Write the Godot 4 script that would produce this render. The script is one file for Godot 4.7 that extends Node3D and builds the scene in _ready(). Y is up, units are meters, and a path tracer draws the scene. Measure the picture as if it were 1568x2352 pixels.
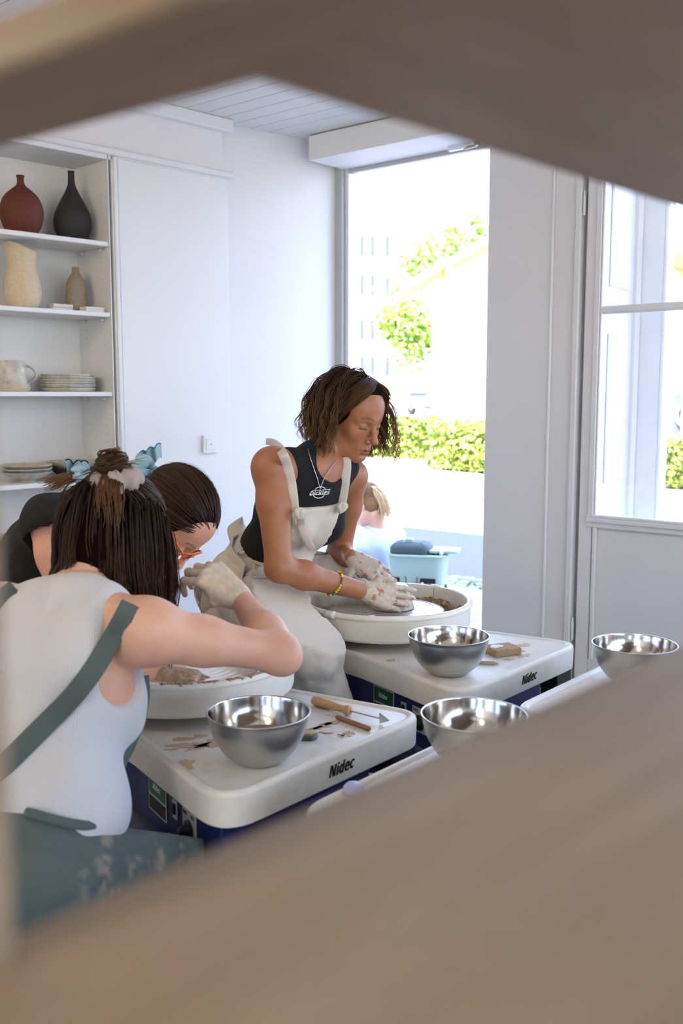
extends Node3D
# A pottery studio seen between the boards of a wooden rack. Units are metres, y is up.

const FPX := 2250.0          # focal length in pixels of the 1568 x 2352 frame
const EYE := 1.22            # height of the camera
const TILT := 271.0 / 2250.0 # tangent of the downward pitch
const TABLE := 0.50          # height of the potter's wheel tables
const CEILING := 2.367
var UU := Vector3(cos(deg_to_rad(50.0)), 0, -sin(deg_to_rad(50.0)))    # across the room, square to the street wall
var VV := Vector3(cos(deg_to_rad(140.0)), 0, -sin(deg_to_rad(140.0)))  # along the street wall
const WALL_U := 3.616        # inner face of the street wall
const OUT_U := 3.93          # its outer face
var UC := Vector3(sqrt(0.5), 0, -sqrt(0.5))    # along the cupboard front
var VC := Vector3(-sqrt(0.5), 0, -sqrt(0.5))   # into the cupboard
const CUP_Q := Vector3(-0.486, 0, -4.3)        # lower right front corner of the cupboard
var M := {}
var taken := {}
var rng := RandomNumberGenerator.new()

func ray(px: float, py: float) -> Vector3:
	var a := atan(TILT)
	var d := Vector3((px - 784.0) / FPX, -(py - 1176.0) / FPX, -1.0)
	return Vector3(d.x, d.y * cos(a) + d.z * sin(a), -d.y * sin(a) + d.z * cos(a))
func P(px: float, py: float, depth: float) -> Vector3:      # the point seen at a pixel, at a distance in front of the camera
	var d := ray(px, py)
	return Vector3(0, EYE, 0) + d * (depth / -d.z)
func G(px: float, py: float, h: float) -> Vector3:          # the point seen at a pixel, on the level h
	var d := ray(px, py)
	return Vector3(0, EYE, 0) + d * ((h - EYE) / d.y)
func R(u: float, v: float, y: float = 0.0) -> Vector3:      # room axes
	return UU * u + VV * v + Vector3(0, y, 0)
func C(s: float, y: float, inward: float = 0.0) -> Vector3: # cupboard axes: s to the left of its right end
	return CUP_Q - UC * s + VC * inward + Vector3(0, y, 0)
func room_basis() -> Basis:                                 # local x along UU, z along -VV
	return Basis(UU, Vector3.UP, -VV)

# ---------------------------------------------------------------- mesh building
class MB:
	var v := PackedVector3Array()
	var n := PackedVector3Array()
	var c := PackedColorArray()
	var t := PackedVector2Array()
	var i := PackedInt32Array()
	var col := Color.WHITE
	var xf := Transform3D.IDENTITY
	func vert(p: Vector3, nn: Vector3, cc: Color, uv: Vector2) -> int:
		v.append(xf * p); n.append((xf.basis * nn).normalized()); c.append(cc); t.append(uv)
		return v.size() - 1
	func face(pts: Array, uvs: Array = []) -> void:         # flat, counter-clockwise seen from outside
		var nn: Vector3 = ((pts[1] - pts[0]) as Vector3).cross(pts[2] - pts[0])
		if nn.length_squared() < 1e-16:
			if pts.size() < 4: return
			nn = ((pts[2] - pts[0]) as Vector3).cross(pts[3] - pts[0])
		nn = nn.normalized()
		var at := v.size()
		for k in pts.size():
			vert(pts[k], nn, col, uvs[k] if uvs.size() else Vector2(pts[k].x + pts[k].z, pts[k].y))
		for k in range(1, pts.size() - 1):
			i.append_array(PackedInt32Array([at, at + k + 1, at + k]))
	func box(center: Vector3, size: Vector3, bev: float = 0.0, bas: Basis = Basis.IDENTITY) -> void:
		var h := size * 0.5
		var keep := xf
		xf = xf * Transform3D(bas, center)
		if bev <= 0.0:
			for ax in 3:
				for s in [-1.0, 1.0]:
					var a := Vector3.ZERO; a[ax] = s * h[ax]
					var b := Vector3.ZERO; b[(ax + 1) % 3] = h[(ax + 1) % 3] * s
					var d := Vector3.ZERO; d[(ax + 2) % 3] = h[(ax + 2) % 3]
					face([a - b - d, a + b - d, a + b + d, a - b + d])
		else:
			bev = minf(bev, minf(h.x, minf(h.y, h.z)) * 0.98)
			for ax in 3:
				for s in [-1.0, 1.0]:
					var a := Vector3.ZERO; a[ax] = s * h[ax]
					var b := Vector3.ZERO; b[(ax + 1) % 3] = (h[(ax + 1) % 3] - bev) * s
					var d := Vector3.ZERO; d[(ax + 2) % 3] = h[(ax + 2) % 3] - bev
					face([a - b - d, a + b - d, a + b + d, a - b + d])
				var o := (ax + 1) % 3
				var q := (ax + 2) % 3
				for s1 in [-1.0, 1.0]:
					for s2 in [-1.0, 1.0]:
						var e1 := Vector3.ZERO; e1[o] = s1 * h[o]; e1[q] = s2 * (h[q] - bev)
						var e2 := Vector3.ZERO; e2[o] = s1 * (h[o] - bev); e2[q] = s2 * h[q]
						var l := Vector3.ZERO; l[ax] = h[ax] - bev
						if s1 * s2 > 0: face([e1 - l, e2 - l, e2 + l, e1 + l])
						else: face([e1 + l, e2 + l, e2 - l, e1 - l])
			for sx in [-1.0, 1.0]:
				for sy in [-1.0, 1.0]:
					for sz in [-1.0, 1.0]:
						var px := Vector3(sx * h.x, sy * (h.y - bev), sz * (h.z - bev))
						var py := Vector3(sx * (h.x - bev), sy * h.y, sz * (h.z - bev))
						var pz := Vector3(sx * (h.x - bev), sy * (h.y - bev), sz * h.z)
						if sx * sy * sz > 0: face([px, py, pz])
						else: face([px, pz, py])
		xf = keep
	# rows of points; outward is (next row) x (next column)
	func grid(rows: Array, wrap: bool, cols: Array = [], flip: bool = false) -> void:
		var nr := rows.size()
		var nc: int = rows[0].size()
		var at := v.size()
		for r in nr:
			var row: PackedVector3Array = rows[r]
			var up: PackedVector3Array = rows[mini(r + 1, nr - 1)]
			var dn: PackedVector3Array = rows[maxi(r - 1, 0)]
			for k in nc:
				var k1 := (k + 1) % nc if wrap else mini(k + 1, nc - 1)
				var k0 := (k - 1 + nc) % nc if wrap else maxi(k - 1, 0)
				var dr := up[k] - dn[k]
				var dc := row[k1] - row[k0]
				if dc.length_squared() < 1e-14:
					dc = (up[k1] - up[k0]) + (dn[k1] - dn[k0])
				var nn := dr.cross(dc)
				if nn.length_squared() < 1e-18: nn = dr
				if flip: nn = -nn
				vert(row[k], nn.normalized(), cols[r] if cols.size() else col, Vector2(float(k) / nc, float(r) / nr))
		var last := nc if wrap else nc - 1
		for r in nr - 1:
			for k in last:
				var k1 := (k + 1) % nc
				var a := at + r * nc + k
				var b := at + r * nc + k1
				var d := a + nc
				var e := b + nc
				if flip: i.append_array(PackedInt32Array([a, d, b, b, d, e]))
				else: i.append_array(PackedInt32Array([a, b, d, b, e, d]))
	func lathe(prof: Array, segs: int, at: Vector3 = Vector3.ZERO, bas: Basis = Basis.IDENTITY, cols: Array = []) -> void:
		var rows := []
		for p in prof:
			var row := PackedVector3Array()
			for k in segs:
				var a := TAU * k / segs
				row.append(at + bas * Vector3(p.x * cos(a), p.y, p.x * sin(a)))
			rows.append(row)
		grid(rows, true, cols)
	func tube(pts: Array, rad, sides: int = 8, squash: float = 1.0, side_hint: Vector3 = Vector3.ZERO, cols: Array = [], caps: bool = true) -> void:
		var rows := []
		var cc := []
		var m := pts.size()
		var N := side_hint
		var T0: Vector3 = (pts[1] - pts[0]).normalized()
		if N == Vector3.ZERO: N = T0.cross(Vector3(0.31, 0.9, 0.27)).normalized()
		for k in m:
			var T: Vector3 = (pts[mini(k + 1, m - 1)] - pts[maxi(k - 1, 0)]).normalized()
			N = (N - T * N.dot(T)).normalized()
			var B := T.cross(N)
			var r: float = rad if (rad is float) else rad[k]
			var row := PackedVector3Array()
			for s in sides:
				var a := TAU * s / sides
				row.append(pts[k] + N * (r * cos(a)) - B * (r * squash * sin(a)))
			if caps and k == 0:
				var r0 := PackedVector3Array(); var r1 := PackedVector3Array()
				for s in sides:
					r0.append(pts[0]); r1.append(pts[0] + (row[s] - pts[0]) * 0.999)
				rows.append(r0); cc.append(cols[0] if cols.size() else col)
			rows.append(row); cc.append(cols[k] if cols.size() else col)
			if caps and k == m - 1:
				var r1 := PackedVector3Array()
				for s in sides: r1.append(pts[k])
				rows.append(r1); cc.append(cols[k] if cols.size() else col)
		grid(rows, true, cc)
	# a prism over an outline in the x z plane; rings are [outward offset, height] from the bottom to the top, both ends closed
	func prism(outline: PackedVector2Array, rings: Array) -> void:
		var cnt := outline.size()
		var nrm := PackedVector2Array()
		for k in cnt:
			var a := outline[(k + cnt - 1) % cnt]; var b := outline[k]; var d := outline[(k + 1) % cnt]
			var e1 := (b - a).normalized(); var e2 := (d - b).normalized()
			var m1 := Vector2(e1.y, -e1.x); var m2 := Vector2(e2.y, -e2.x)
			var s := (m1 + m2).normalized()
			nrm.append(s / maxf(0.4, s.dot(m1)))
		var area := 0.0
		for k in cnt: area += outline[k].cross(outline[(k + 1) % cnt])
		var sg := 1.0 if area > 0 else -1.0     # m points outward for a counter-clockwise outline (x right, z down the page counts as clockwise seen from above)
		var rows := []
		for q in rings:
			var row := PackedVector3Array()
			for k in cnt:
				var p: Vector2 = outline[k] + nrm[k] * (q[0] * sg)
				row.append(Vector3(p.x, q[1], p.y))
			rows.append(row)
		grid(rows, true, [], area < 0)
		var tri := Geometry2D.triangulate_polygon(outline)
		for end in [0, rings.size() - 1]:
			var row: PackedVector3Array = rows[end]
			var at := v.size()
			for k in cnt: vert(row[k], Vector3.UP if end else Vector3.DOWN, col, Vector2(row[k].x, row[k].z))
			for k in range(0, tri.size(), 3):
				var a := at + tri[k]; var b := at + tri[k + 1]; var d := at + tri[k + 2]
				var up := (row[tri[k + 2]] - row[tri[k]]).cross(row[tri[k + 1]] - row[tri[k]]).y > 0     # front faces run clockwise
				if up == (end > 0): i.append_array(PackedInt32Array([a, b, d]))
				else: i.append_array(PackedInt32Array([a, d, b]))
	func mesh() -> ArrayMesh:
		var arr := []
		arr.resize(Mesh.ARRAY_MAX)
		arr[Mesh.ARRAY_VERTEX] = v; arr[Mesh.ARRAY_NORMAL] = n; arr[Mesh.ARRAY_COLOR] = c; arr[Mesh.ARRAY_TEX_UV] = t; arr[Mesh.ARRAY_INDEX] = i
		var am := ArrayMesh.new()
		am.add_surface_from_arrays(Mesh.PRIMITIVE_TRIANGLES, arr)
		return am

func put(mb: MB, called: String, mat: Material, parent: Node = null) -> MeshInstance3D:
	var o := MeshInstance3D.new()
	o.mesh = mb.mesh()
	o.material_override = null
	o.mesh.surface_set_material(0, mat)
	return add(o, called, parent)
func add(o: Node3D, called: String, parent: Node = null):
	if parent == null:
		o.name = numbered(called); add_child(o, true)
	else:
		o.name = called; parent.add_child(o, true)
	return o
func numbered(called: String) -> String:
	if not taken.has(called):
		taken[called] = 0
		return called
	taken[called] += 1
	return "%s_%03d" % [called, taken[called]]
func part(mesh: Mesh, called: String, parent: Node, xf: Transform3D) -> MeshInstance3D:
	var o := MeshInstance3D.new()
	o.mesh = mesh; o.transform = xf
	return add(o, called, parent)
func tag(o: Node, label: String, category: String, group: String = "", kind: String = "") -> Node:
	o.set_meta("label", label); o.set_meta("category", category)
	if group: o.set_meta("group", group)
	if kind: o.set_meta("kind", kind)
	return o
func base(called: String, at: Vector3, bas: Basis = Basis.IDENTITY) -> Node3D:
	var o := Node3D.new()
	o.transform = Transform3D(bas, at)
	return add(o, called)
func shell(o: Node, label: String = "", category: String = "") -> Node:
	o.set_meta("kind", "structure")
	if label: o.set_meta("label", label); o.set_meta("category", category)
	return o

# ---------------------------------------------------------------- materials
func srgb(r: float, g: float, b: float) -> Color:
	return Color(r / 255.0, g / 255.0, b / 255.0)
func lin(r: float, g: float, b: float) -> Color:            # an sRGB colour as a linear vertex colour
	return Color(r / 255.0, g / 255.0, b / 255.0).srgb_to_linear()
func noise_tex(kind: int, freq: float, ramp: Array, size: int = 256, oct: int = 4, seed_: int = 1) -> NoiseTexture2D:
	var f := FastNoiseLite.new()
	f.noise_type = kind; f.frequency = freq; f.fractal_octaves = oct; f.seed = seed_
	var tx := NoiseTexture2D.new()
	tx.width = size; tx.height = size; tx.seamless = true; tx.noise = f
	if ramp.size():
		var g := Gradient.new()
		g.offsets = PackedFloat32Array(ramp[0]); g.colors = PackedColorArray(ramp[1])
		tx.color_ramp = g
	return tx
func mat(called: String, c: Color, rough: float = 0.6, metal: float = 0.0) -> StandardMaterial3D:
	var m := StandardMaterial3D.new()
	m.resource_name = called; m.albedo_color = c; m.roughness = rough; m.metallic = metal
	M[called] = m
	return m
func textured(m: StandardMaterial3D, tx: Texture2D, scale: float, world: bool = true) -> StandardMaterial3D:
	m.albedo_texture = tx; m.uv1_triplanar = true; m.uv1_world_triplanar = world; m.uv1_scale = Vector3.ONE * scale
	return m
func relief(m: StandardMaterial3D, tx: Texture2D, cm: float, scale: float = -1.0, world: bool = true) -> StandardMaterial3D:
	m.heightmap_enabled = true; m.heightmap_texture = tx; m.heightmap_scale = cm
	m.uv1_triplanar = true; m.uv1_world_triplanar = world
	if scale > 0: m.uv1_scale = Vector3.ONE * scale
	return m

func _ready() -> void:
	rng.seed = 7
	setup_camera_and_light()
	make_materials()
	build_room()
	build_cupboard()
	build_street_wall()
	build_rack()
	build_wheels()
	build_pottery()
	build_outdoors()
	build_people()

func setup_camera_and_light() -> void:
	var cam := Camera3D.new()
	cam.name = "camera"
	var at := CameraAttributesPhysical.new()
	at.frustum_focal_length = 24.0 * FPX / 2352.0
	at.frustum_focus_distance = 2.75
	at.exposure_aperture = 2.7
	at.frustum_near = 0.02
	at.frustum_far = 400.0
	cam.attributes = at
	cam.position = Vector3(0, EYE, 0)
	cam.rotation = Vector3(-atan(TILT), 0, 0)
	cam.near = 0.02
	cam.far = 400.0
	add_child(cam)
	cam.current = true
	var env := Environment.new()
	env.background_mode = Environment.BG_SKY
	var sky := Sky.new()
	var sm := ProceduralSkyMaterial.new()
	sm.sky_top_color = Color(0.57, 0.70, 0.93)
	sm.sky_horizon_color = Color(0.90, 0.94, 0.98)
	sm.sky_curve = 0.25
	sm.ground_bottom_color = Color(0.45, 0.44, 0.42)
	sm.ground_horizon_color = Color(0.7, 0.72, 0.74)
	sm.sun_angle_max = 0.5
	sky.sky_material = sm
	env.sky = sky
	env.background_energy_multiplier = 1.0
	env.tonemap_mode = Environment.TONE_MAPPER_LINEAR
	env.tonemap_exposure = 9.0
	env.sdfgi_enabled = true
	env.ssao_enabled = true
	env.ssil_enabled = true
	var we := WorldEnvironment.new()
	we.name = "world_environment"
	we.environment = env
	add_child(we)
	var sun := DirectionalLight3D.new()
	sun.name = "sun"
	sun.light_color = Color(1.0, 0.95, 0.87)
	sun.light_energy = 2.6
	sun.light_angular_distance = 0.53
	sun.shadow_enabled = true
	add_child(sun)
	var go := (UU * 0.50 + VV * 0.10 + Vector3(0, -0.85, 0)).normalized()   # the way the sunlight travels
	sun.look_at_from_position(Vector3(0, 20, 0), Vector3(0, 20, 0) + go, Vector3.FORWARD)

func make_materials() -> void:
	var w := mat("wall_paint", Color(0.90, 0.90, 0.895), 0.62)
	relief(w, noise_tex(FastNoiseLite.TYPE_SIMPLEX, 0.03, [], 512, 4, 3), 0.06, 1.6)
	mat("white_lacquer", Color(0.90, 0.905, 0.90), 0.42)
	var old := mat("old_white_paint", Color(0.87, 0.87, 0.865), 0.40)
	relief(old, noise_tex(FastNoiseLite.TYPE_SIMPLEX, 0.05, [], 512, 4, 5), 0.015, 2.2)
	mat("ceiling_paint", Color(0.885, 0.885, 0.875), 0.6)
	mat("window_grey", Color(0.70, 0.71, 0.70), 0.45)
	mat("hinge_metal", Color(0.55, 0.53, 0.48), 0.4, 0.7)
	var fl := mat("concrete_floor", Color(1, 1, 1), 0.5)
	textured(fl, noise_tex(FastNoiseLite.TYPE_SIMPLEX, 0.01, [[0.0, 0.5, 1.0], [Color(0.47, 0.47, 0.50), Color(0.52, 0.52, 0.55), Color(0.56, 0.56, 0.58)]], 512, 5, 8), 0.8)
	# the rack: beech boards, grain along the local x axis
	var img := Image.create(512, 512, false, Image.FORMAT_RGB8)
	var fn := FastNoiseLite.new()
	fn.seed = 11; fn.frequency = 0.012; fn.fractal_octaves = 4
	for y in 512:
		for x in 512:
			var g := fn.get_noise_2d(x * 0.25, y * 3.0) * 0.5 + 0.5
			var k := fn.get_noise_2d(x * 0.5 + 900.0, y * 0.9) * 0.5 + 0.5
			var cc := Color(0.57, 0.50, 0.405).lerp(Color(0.65, 0.585, 0.49), clampf(g * 1.3 - 0.1, 0, 1)).lerp(Color(0.57, 0.48, 0.405), k * 0.5)
			img.set_pixel(x, y, cc)
	var wood := mat("beech", Color.WHITE, 0.55)
	textured(wood, ImageTexture.create_from_image(img), 1.2, false)
	var pc := mat("window_glass", Color(1, 1, 1, 0.04), 0.0)
	pc.transparency = BaseMaterial3D.TRANSPARENCY_ALPHA
	var lamp := mat("lamp_glow", Color(1, 1, 1), 0.6)
	lamp.emission_enabled = true
	lamp.emission = Color(1.0, 0.90, 0.76)
	lamp.emission_energy_multiplier = 1.0

# ---------------------------------------------------------------- the room
func slab(called: String, u0: float, u1: float, v0: float, v1: float, y0: float, y1: float, m: Material, parent: Node = null, bev: float = 0.0) -> MeshInstance3D:
	var b := MB.new()
	b.box(R((u0 + u1) / 2, (v0 + v1) / 2, (y0 + y1) / 2), Vector3(absf(u1 - u0), absf(y1 - y0), absf(v1 - v0)), bev, room_basis())
	return put(b, called, m, parent)

const U_MIN := -2.6
const V_MIN := -2.4
const V_MAX := 3.75

func build_room() -> void:
	shell(slab("floor", U_MIN - 0.3, OUT_U, V_MIN - 0.3, V_MAX + 0.3, -0.12, 0.0, M.concrete_floor), "grey concrete floor of the studio", "floor")
	# ceiling: boards running along the street wall, narrow joints between them
	var ce := shell(slab("ceiling", U_MIN - 0.3, OUT_U, V_MIN - 0.3, V_MAX + 0.3, CEILING + 0.012, CEILING + 0.2, M.ceiling_paint), "white boarded ceiling with narrow joints", "ceiling")
	var pm := MB.new()
	pm.box(Vector3.ZERO, Vector3(0.092, 0.012, V_MAX - V_MIN), 0.002)
	var mesh := pm.mesh()
	mesh.surface_set_material(0, M.ceiling_paint)
	var u := 3.57
	while u > U_MIN:
		part(mesh, "plank", ce, Transform3D(room_basis(), R(u, (V_MAX + V_MIN) / 2, CEILING + 0.006)))
		u -= 0.096
	# left wall behind the cupboard, and the slanting piece beside the door
	shell(slab("wall_left", U_MIN - 0.3, WALL_U + 0.3, V_MAX, V_MAX + 0.3, 0, CEILING + 0.1, M.wall_paint), "white wall behind the fitted cupboard", "wall")
	var a := R(2.93, 3.20); var c := R(WALL_U + 0.01, 3.062)
	var d := (c - a).normalized()
	var nb := Basis(d, Vector3.UP, d.cross(Vector3.UP))
	var b := MB.new()
	b.box((a + c) / 2 - nb.z * 0.1 + Vector3(0, CEILING / 2 + 0.05, 0), Vector3(a.distance_to(c), CEILING + 0.1, 0.2), 0, nb)
	shell(put(b, "wall_corner", M.wall_paint), "plain white wall between the cupboard and the open doorway", "wall")
	b = MB.new()      # closes the space above and behind the cupboard run
	# rear and right walls with the windows that light the room from behind the camera
	var rear := shell(base("wall_rear", Vector3.ZERO), "white rear wall of the studio with a window", "wall")
	for q in [[V_MIN, -1.3, 0.0, 3.0], [0.1, V_MAX, 0.0, 3.0], [-1.3, 0.1, 0.0, 0.95], [-1.3, 0.1, 2.15, 3.0]]:
		slab("wall_panel", U_MIN - 0.25, U_MIN, q[0], q[1], q[2], minf(q[3], CEILING + 0.1), M.wall_paint, rear)
	slab("added_rear_eaves", U_MIN - 1.35, U_MIN, V_MIN - 1.0, V_MAX + 0.5, 2.50, 2.60, M.wall_paint, rear)  # unseen overhang, added to block direct sun through the rear window
	window_set("window_3", U_MIN - 0.1, true, -1.3, 0.1, 0.95, 2.15, 2)
	var right := shell(base("wall_right", Vector3.ZERO), "white side wall of the studio with a wide window", "wall")
	for q in [[U_MIN, -0.3, 0.0, 3.0], [3.0, OUT_U, 0.0, 3.0], [-0.3, 3.0, 0.0, 0.7], [-0.3, 3.0, 2.2, 3.0]]:
		slab("wall_panel", q[0], q[1], V_MIN - 0.25, V_MIN, q[2], minf(q[3], CEILING + 0.1), M.wall_paint, right)
	window_set("window_4", V_MIN - 0.1, false, -0.3, 3.0, 0.7, 2.2, 3)
	# ceiling lamps behind the camera
	for q in [[0.9, -1.3, "wide side window"], [-1.5, 0.4, "rear window"]]:
		var l := base("ceiling_lamp", R(q[0], q[1], CEILING), room_basis())
		tag(l, "flat round ceiling lamp near the %s" % q[2], "lamp", "ceiling lamps")
		var r := MB.new()
		r.lathe([Vector2(0.0, -0.001), Vector2(0.19, -0.001), Vector2(0.19, -0.05), Vector2(0.175, -0.055)].map(func(p): return Vector2(p.x, p.y)), 32)
		put(r, "housing", M.white_lacquer, l)
		r = MB.new()
		r.lathe([Vector2(0.0, -0.056), Vector2(0.1, -0.056), Vector2(0.175, -0.054)], 32)
		put(r, "diffuser", M.lamp_glow, l)
		var al := AreaLight3D.new()
		al.name = "lamp_light"
		al.light_color = Color(1.0, 0.92, 0.80)
		al.light_energy = 0.35
		al.area_size = Vector2(0.3, 0.3)
		al.area_range = 12.0
		al.shadow_enabled = true
		al.position = Vector3(0, -0.06, 0)
		al.rotation = Vector3(-PI / 2, 0, 0)
		l.add_child(al)

	# a globe lamp hanging over the left side of the room, outside the frame
	var gl := base("pendant_lamp", Vector3(-1.75, CEILING, -1.75))
	tag(gl, "warm white globe pendant lamp over the left side of the studio", "lamp")
	var pb := MB.new()
	pb.lathe([Vector2(0, -0.03), Vector2(0.05, -0.028), Vector2(0.055, 0.0), Vector2(0, 0.0)], 20)
	put(pb, "canopy", M.white_lacquer, gl)
	pb = MB.new()
	pb.tube([Vector3(0, -0.02, 0), Vector3(0, -0.18, 0)], 0.004, 8)
	put(pb, "cable", M.white_lacquer, gl)
	var sp := []
	for k in 15: sp.append(Vector2(maxf(0.0, 0.10 * sin(PI * k / 14.0)), -0.28 - 0.10 * cos(PI * k / 14.0)))
	pb = MB.new()
	pb.lathe(sp, 28)
	put(pb, "globe", M.lamp_glow, gl)
	var om := OmniLight3D.new()
	om.name = "lamp_light"
	om.light_color = Color(1.0, 0.86, 0.66)
	om.light_energy = 0.05
	om.light_size = 0.09
	om.omni_range = 12.0
	om.omni_attenuation = 2.0
	om.shadow_enabled = true
	om.position = Vector3(0, -0.28, 0)
	gl.add_child(om)

func window_set(called: String, at: float, across_v: bool, a: float, b: float, y0: float, y1: float, count: int) -> void:
	var w := shell(base(called, Vector3.ZERO), "white framed window of several panes behind the camera", "window")
	var seg := (b - a) / count
	for k in count + 1:
		var c := a + seg * k
		if across_v: slab("post", at - 0.03, at + 0.03, c - 0.03, c + 0.03, y0, y1, M.white_lacquer, w)
		else: slab("post", c - 0.03, c + 0.03, at - 0.03, at + 0.03, y0, y1, M.white_lacquer, w)
	for y in [y0 + 0.03, lerpf(y0, y1, 0.68), y1 - 0.03]:
		if across_v: slab("rail", at - 0.028, at + 0.028, a, b, y - 0.025, y + 0.025, M.white_lacquer, w)
		else: slab("rail", a, b, at - 0.028, at + 0.028, y - 0.025, y + 0.025, M.white_lacquer, w)
	if across_v: slab("pane", at - 0.003, at + 0.003, a, b, y0, y1, M.window_glass, w)
	else: slab("pane", a, b, at - 0.003, at + 0.003, y0, y1, M.window_glass, w)

# ---------------------------------------------------------------- the fitted cupboard
func cup_basis() -> Basis:
	return Basis(UC, Vector3.UP, -VC)
func cbox(called: String, s0: float, s1: float, y0: float, y1: float, i0: float, i1: float, m: Material, parent: Node, bev: float = 0.002) -> MeshInstance3D:
	var b := MB.new()    # the parent stands at the cupboard's corner, so coordinates are its own
	b.box(Vector3(-(s0 + s1) / 2, (y0 + y1) / 2, -(i0 + i1) / 2), Vector3(absf(s1 - s0), absf(y1 - y0), absf(i1 - i0)), bev)
	return put(b, called, m, parent)
const SHELVES := [1.805, 1.536, 1.229, 0.887, 0.622, 0.34]

func build_cupboard() -> void:
	var c := base("fitted_cupboard", CUP_Q, cup_basis())
	tag(c, "white fitted cupboard with open shelves and one tall closed door", "cupboard")
	cbox("door", 0.0, 0.540, 0.08, 2.125, -0.004, 0.016, M.white_lacquer, c, 0.004)
	cbox("side_panel", -0.004, 0.012, 0.0, 2.13, 0.018, 0.27, M.white_lacquer, c)
	cbox("divider", 0.540, 0.5665, 0.0, 2.13, 0.0, 0.26, M.white_lacquer, c, 0.0)
	perforated_face(c)
	cbox("stile", 0.545, 0.560, 0.0, 2.128, -0.010, 0.012, M.white_lacquer, c, 0.003)
	cbox("plinth", 0.0, 1.9, 0.0, 0.078, 0.02, 0.05, M.white_lacquer, c)
	cbox("back_panel", 0.57, 1.9, 0.0, 2.13, 0.245, 0.26, M.white_lacquer, c)
	cbox("side_panel", 1.88, 1.9, 0.0, 2.13, 0.0, 0.25, M.white_lacquer, c)
	cbox("top_panel", 0.0, 1.9, 2.113, 2.138, 0.0, 0.26, M.white_lacquer, c)
	cbox("top_trim", -0.025, 1.9, 2.130, 2.155, -0.018, 0.02, M.white_lacquer, c, 0.005)
	cbox("top_bulkhead", 0.012, 1.9, 2.15, CEILING - 0.001, 0.012, 0.25, M.wall_paint, c)
	cbox("cornice", -0.018, 1.9, CEILING - 0.052, CEILING - 0.0005, -0.028, 0.02, M.white_lacquer, c, 0.004)
	for y in SHELVES:
		var s := cbox("shelf", 0.5825, 1.88, y - 0.018, y, 0.005, 0.245, M.white_lacquer, c, 0.0025)
		for i_ in [0.055, 0.19]:
			var b := MB.new()
			b.lathe([Vector2(0.0, 0.0), Vector2(0.006, 0.001), Vector2(0.006, 0.012), Vector2(0.0, 0.014)], 8, Vector3(-0.583, y - 0.026, -i_), Basis(Vector3(0, 1, 0), Vector3(-1, 0, 0), Vector3(0, 0, 1)))
			put(b, "shelf_pin", M.white_lacquer, s)
	# the switch on the closed door
	var sw := base("light_switch", C(0.121, 1.006, -0.004), cup_basis())
	tag(sw, "square white light switch on the tall cupboard door", "switch")
	var b := MB.new()
	b.box(Vector3(0, 0, 0.005), Vector3(0.076, 0.080, 0.010), 0.004)
	put(b, "plate", M.white_lacquer, sw)
	b = MB.new()
	b.box(Vector3(0, 0, 0.0105), Vector3(0.046, 0.048, 0.004), 0.0015)
	put(b, "rocker", M.white_lacquer, sw)
	b = MB.new()
	b.lathe([Vector2(0, 0), Vector2(0.0025, 0), Vector2(0.0025, 0.002), Vector2(0, 0.0024)], 10, Vector3(0.002, 0, 0.0122), Basis(Vector3(1, 0, 0), Vector3(0, 0, 1), Vector3(0, -1, 0)))
	put(b, "screw", M.hinge_metal, sw)

# the shelf side of the divider: a thin board with two rows of drilled peg holes
func perforated_face(c: Node) -> void:
	var b := MB.new()
	var x := -0.582
	var q := func(i0: float, i1: float, y0: float, y1: float) -> void:
		b.face([Vector3(x, y0, -i1), Vector3(x, y0, -i0), Vector3(x, y1, -i0), Vector3(x, y1, -i1)])
	var y_lo := 0.66; var step := 0.032; var n := 44
	var y_hi := y_lo + step * n
	q.call(0.0, 0.26, 0.0, y_lo); q.call(0.0, 0.26, y_hi, 2.13)
	q.call(0.0, 0.039, y_lo, y_hi); q.call(0.071, 0.174, y_lo, y_hi); q.call(0.206, 0.26, y_lo, y_hi)
	b.face([Vector3(x, 0, 0), Vector3(-0.578, 0, 0), Vector3(-0.578, 2.13, 0), Vector3(x, 2.13, 0)])
	for k in n:
		for i_ in [0.055, 0.19]:
			var y: float = y_lo + step * (k + 0.5)
			var ring := []; var sq := []; var deep := []
			for s in 16:
				var a := TAU * s / 16
				var cs := cos(a); var sn := sin(a)
				var m := 0.016 / maxf(absf(cs), absf(sn))
				sq.append(Vector3(x, y + sn * m, -i_ + cs * m))
				ring.append(Vector3(x, y + sn * 0.0026, -i_ + cs * 0.0026))
				deep.append(Vector3(x + 0.014, y + sn * 0.0026, -i_ + cs * 0.0026))
			for s in 16:
				var t := (s + 1) % 16
				b.face([sq[s], sq[t], ring[t], ring[s]])
				b.face([ring[s], ring[t], deep[t], deep[s]])
			b.face(deep)
	put(b, "drilled_side", M.white_lacquer, c)

# ---------------------------------------------------------------- the street wall: doorway, casing, glazed door leaf
func wbox(called: String, v0: float, v1: float, y0: float, y1: float, u0: float, u1: float, m: Material, parent: Node, bev: float = 0.0) -> MeshInstance3D:
	return slab(called, u0, u1, v0, v1, y0, y1, m, parent, bev)

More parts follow.
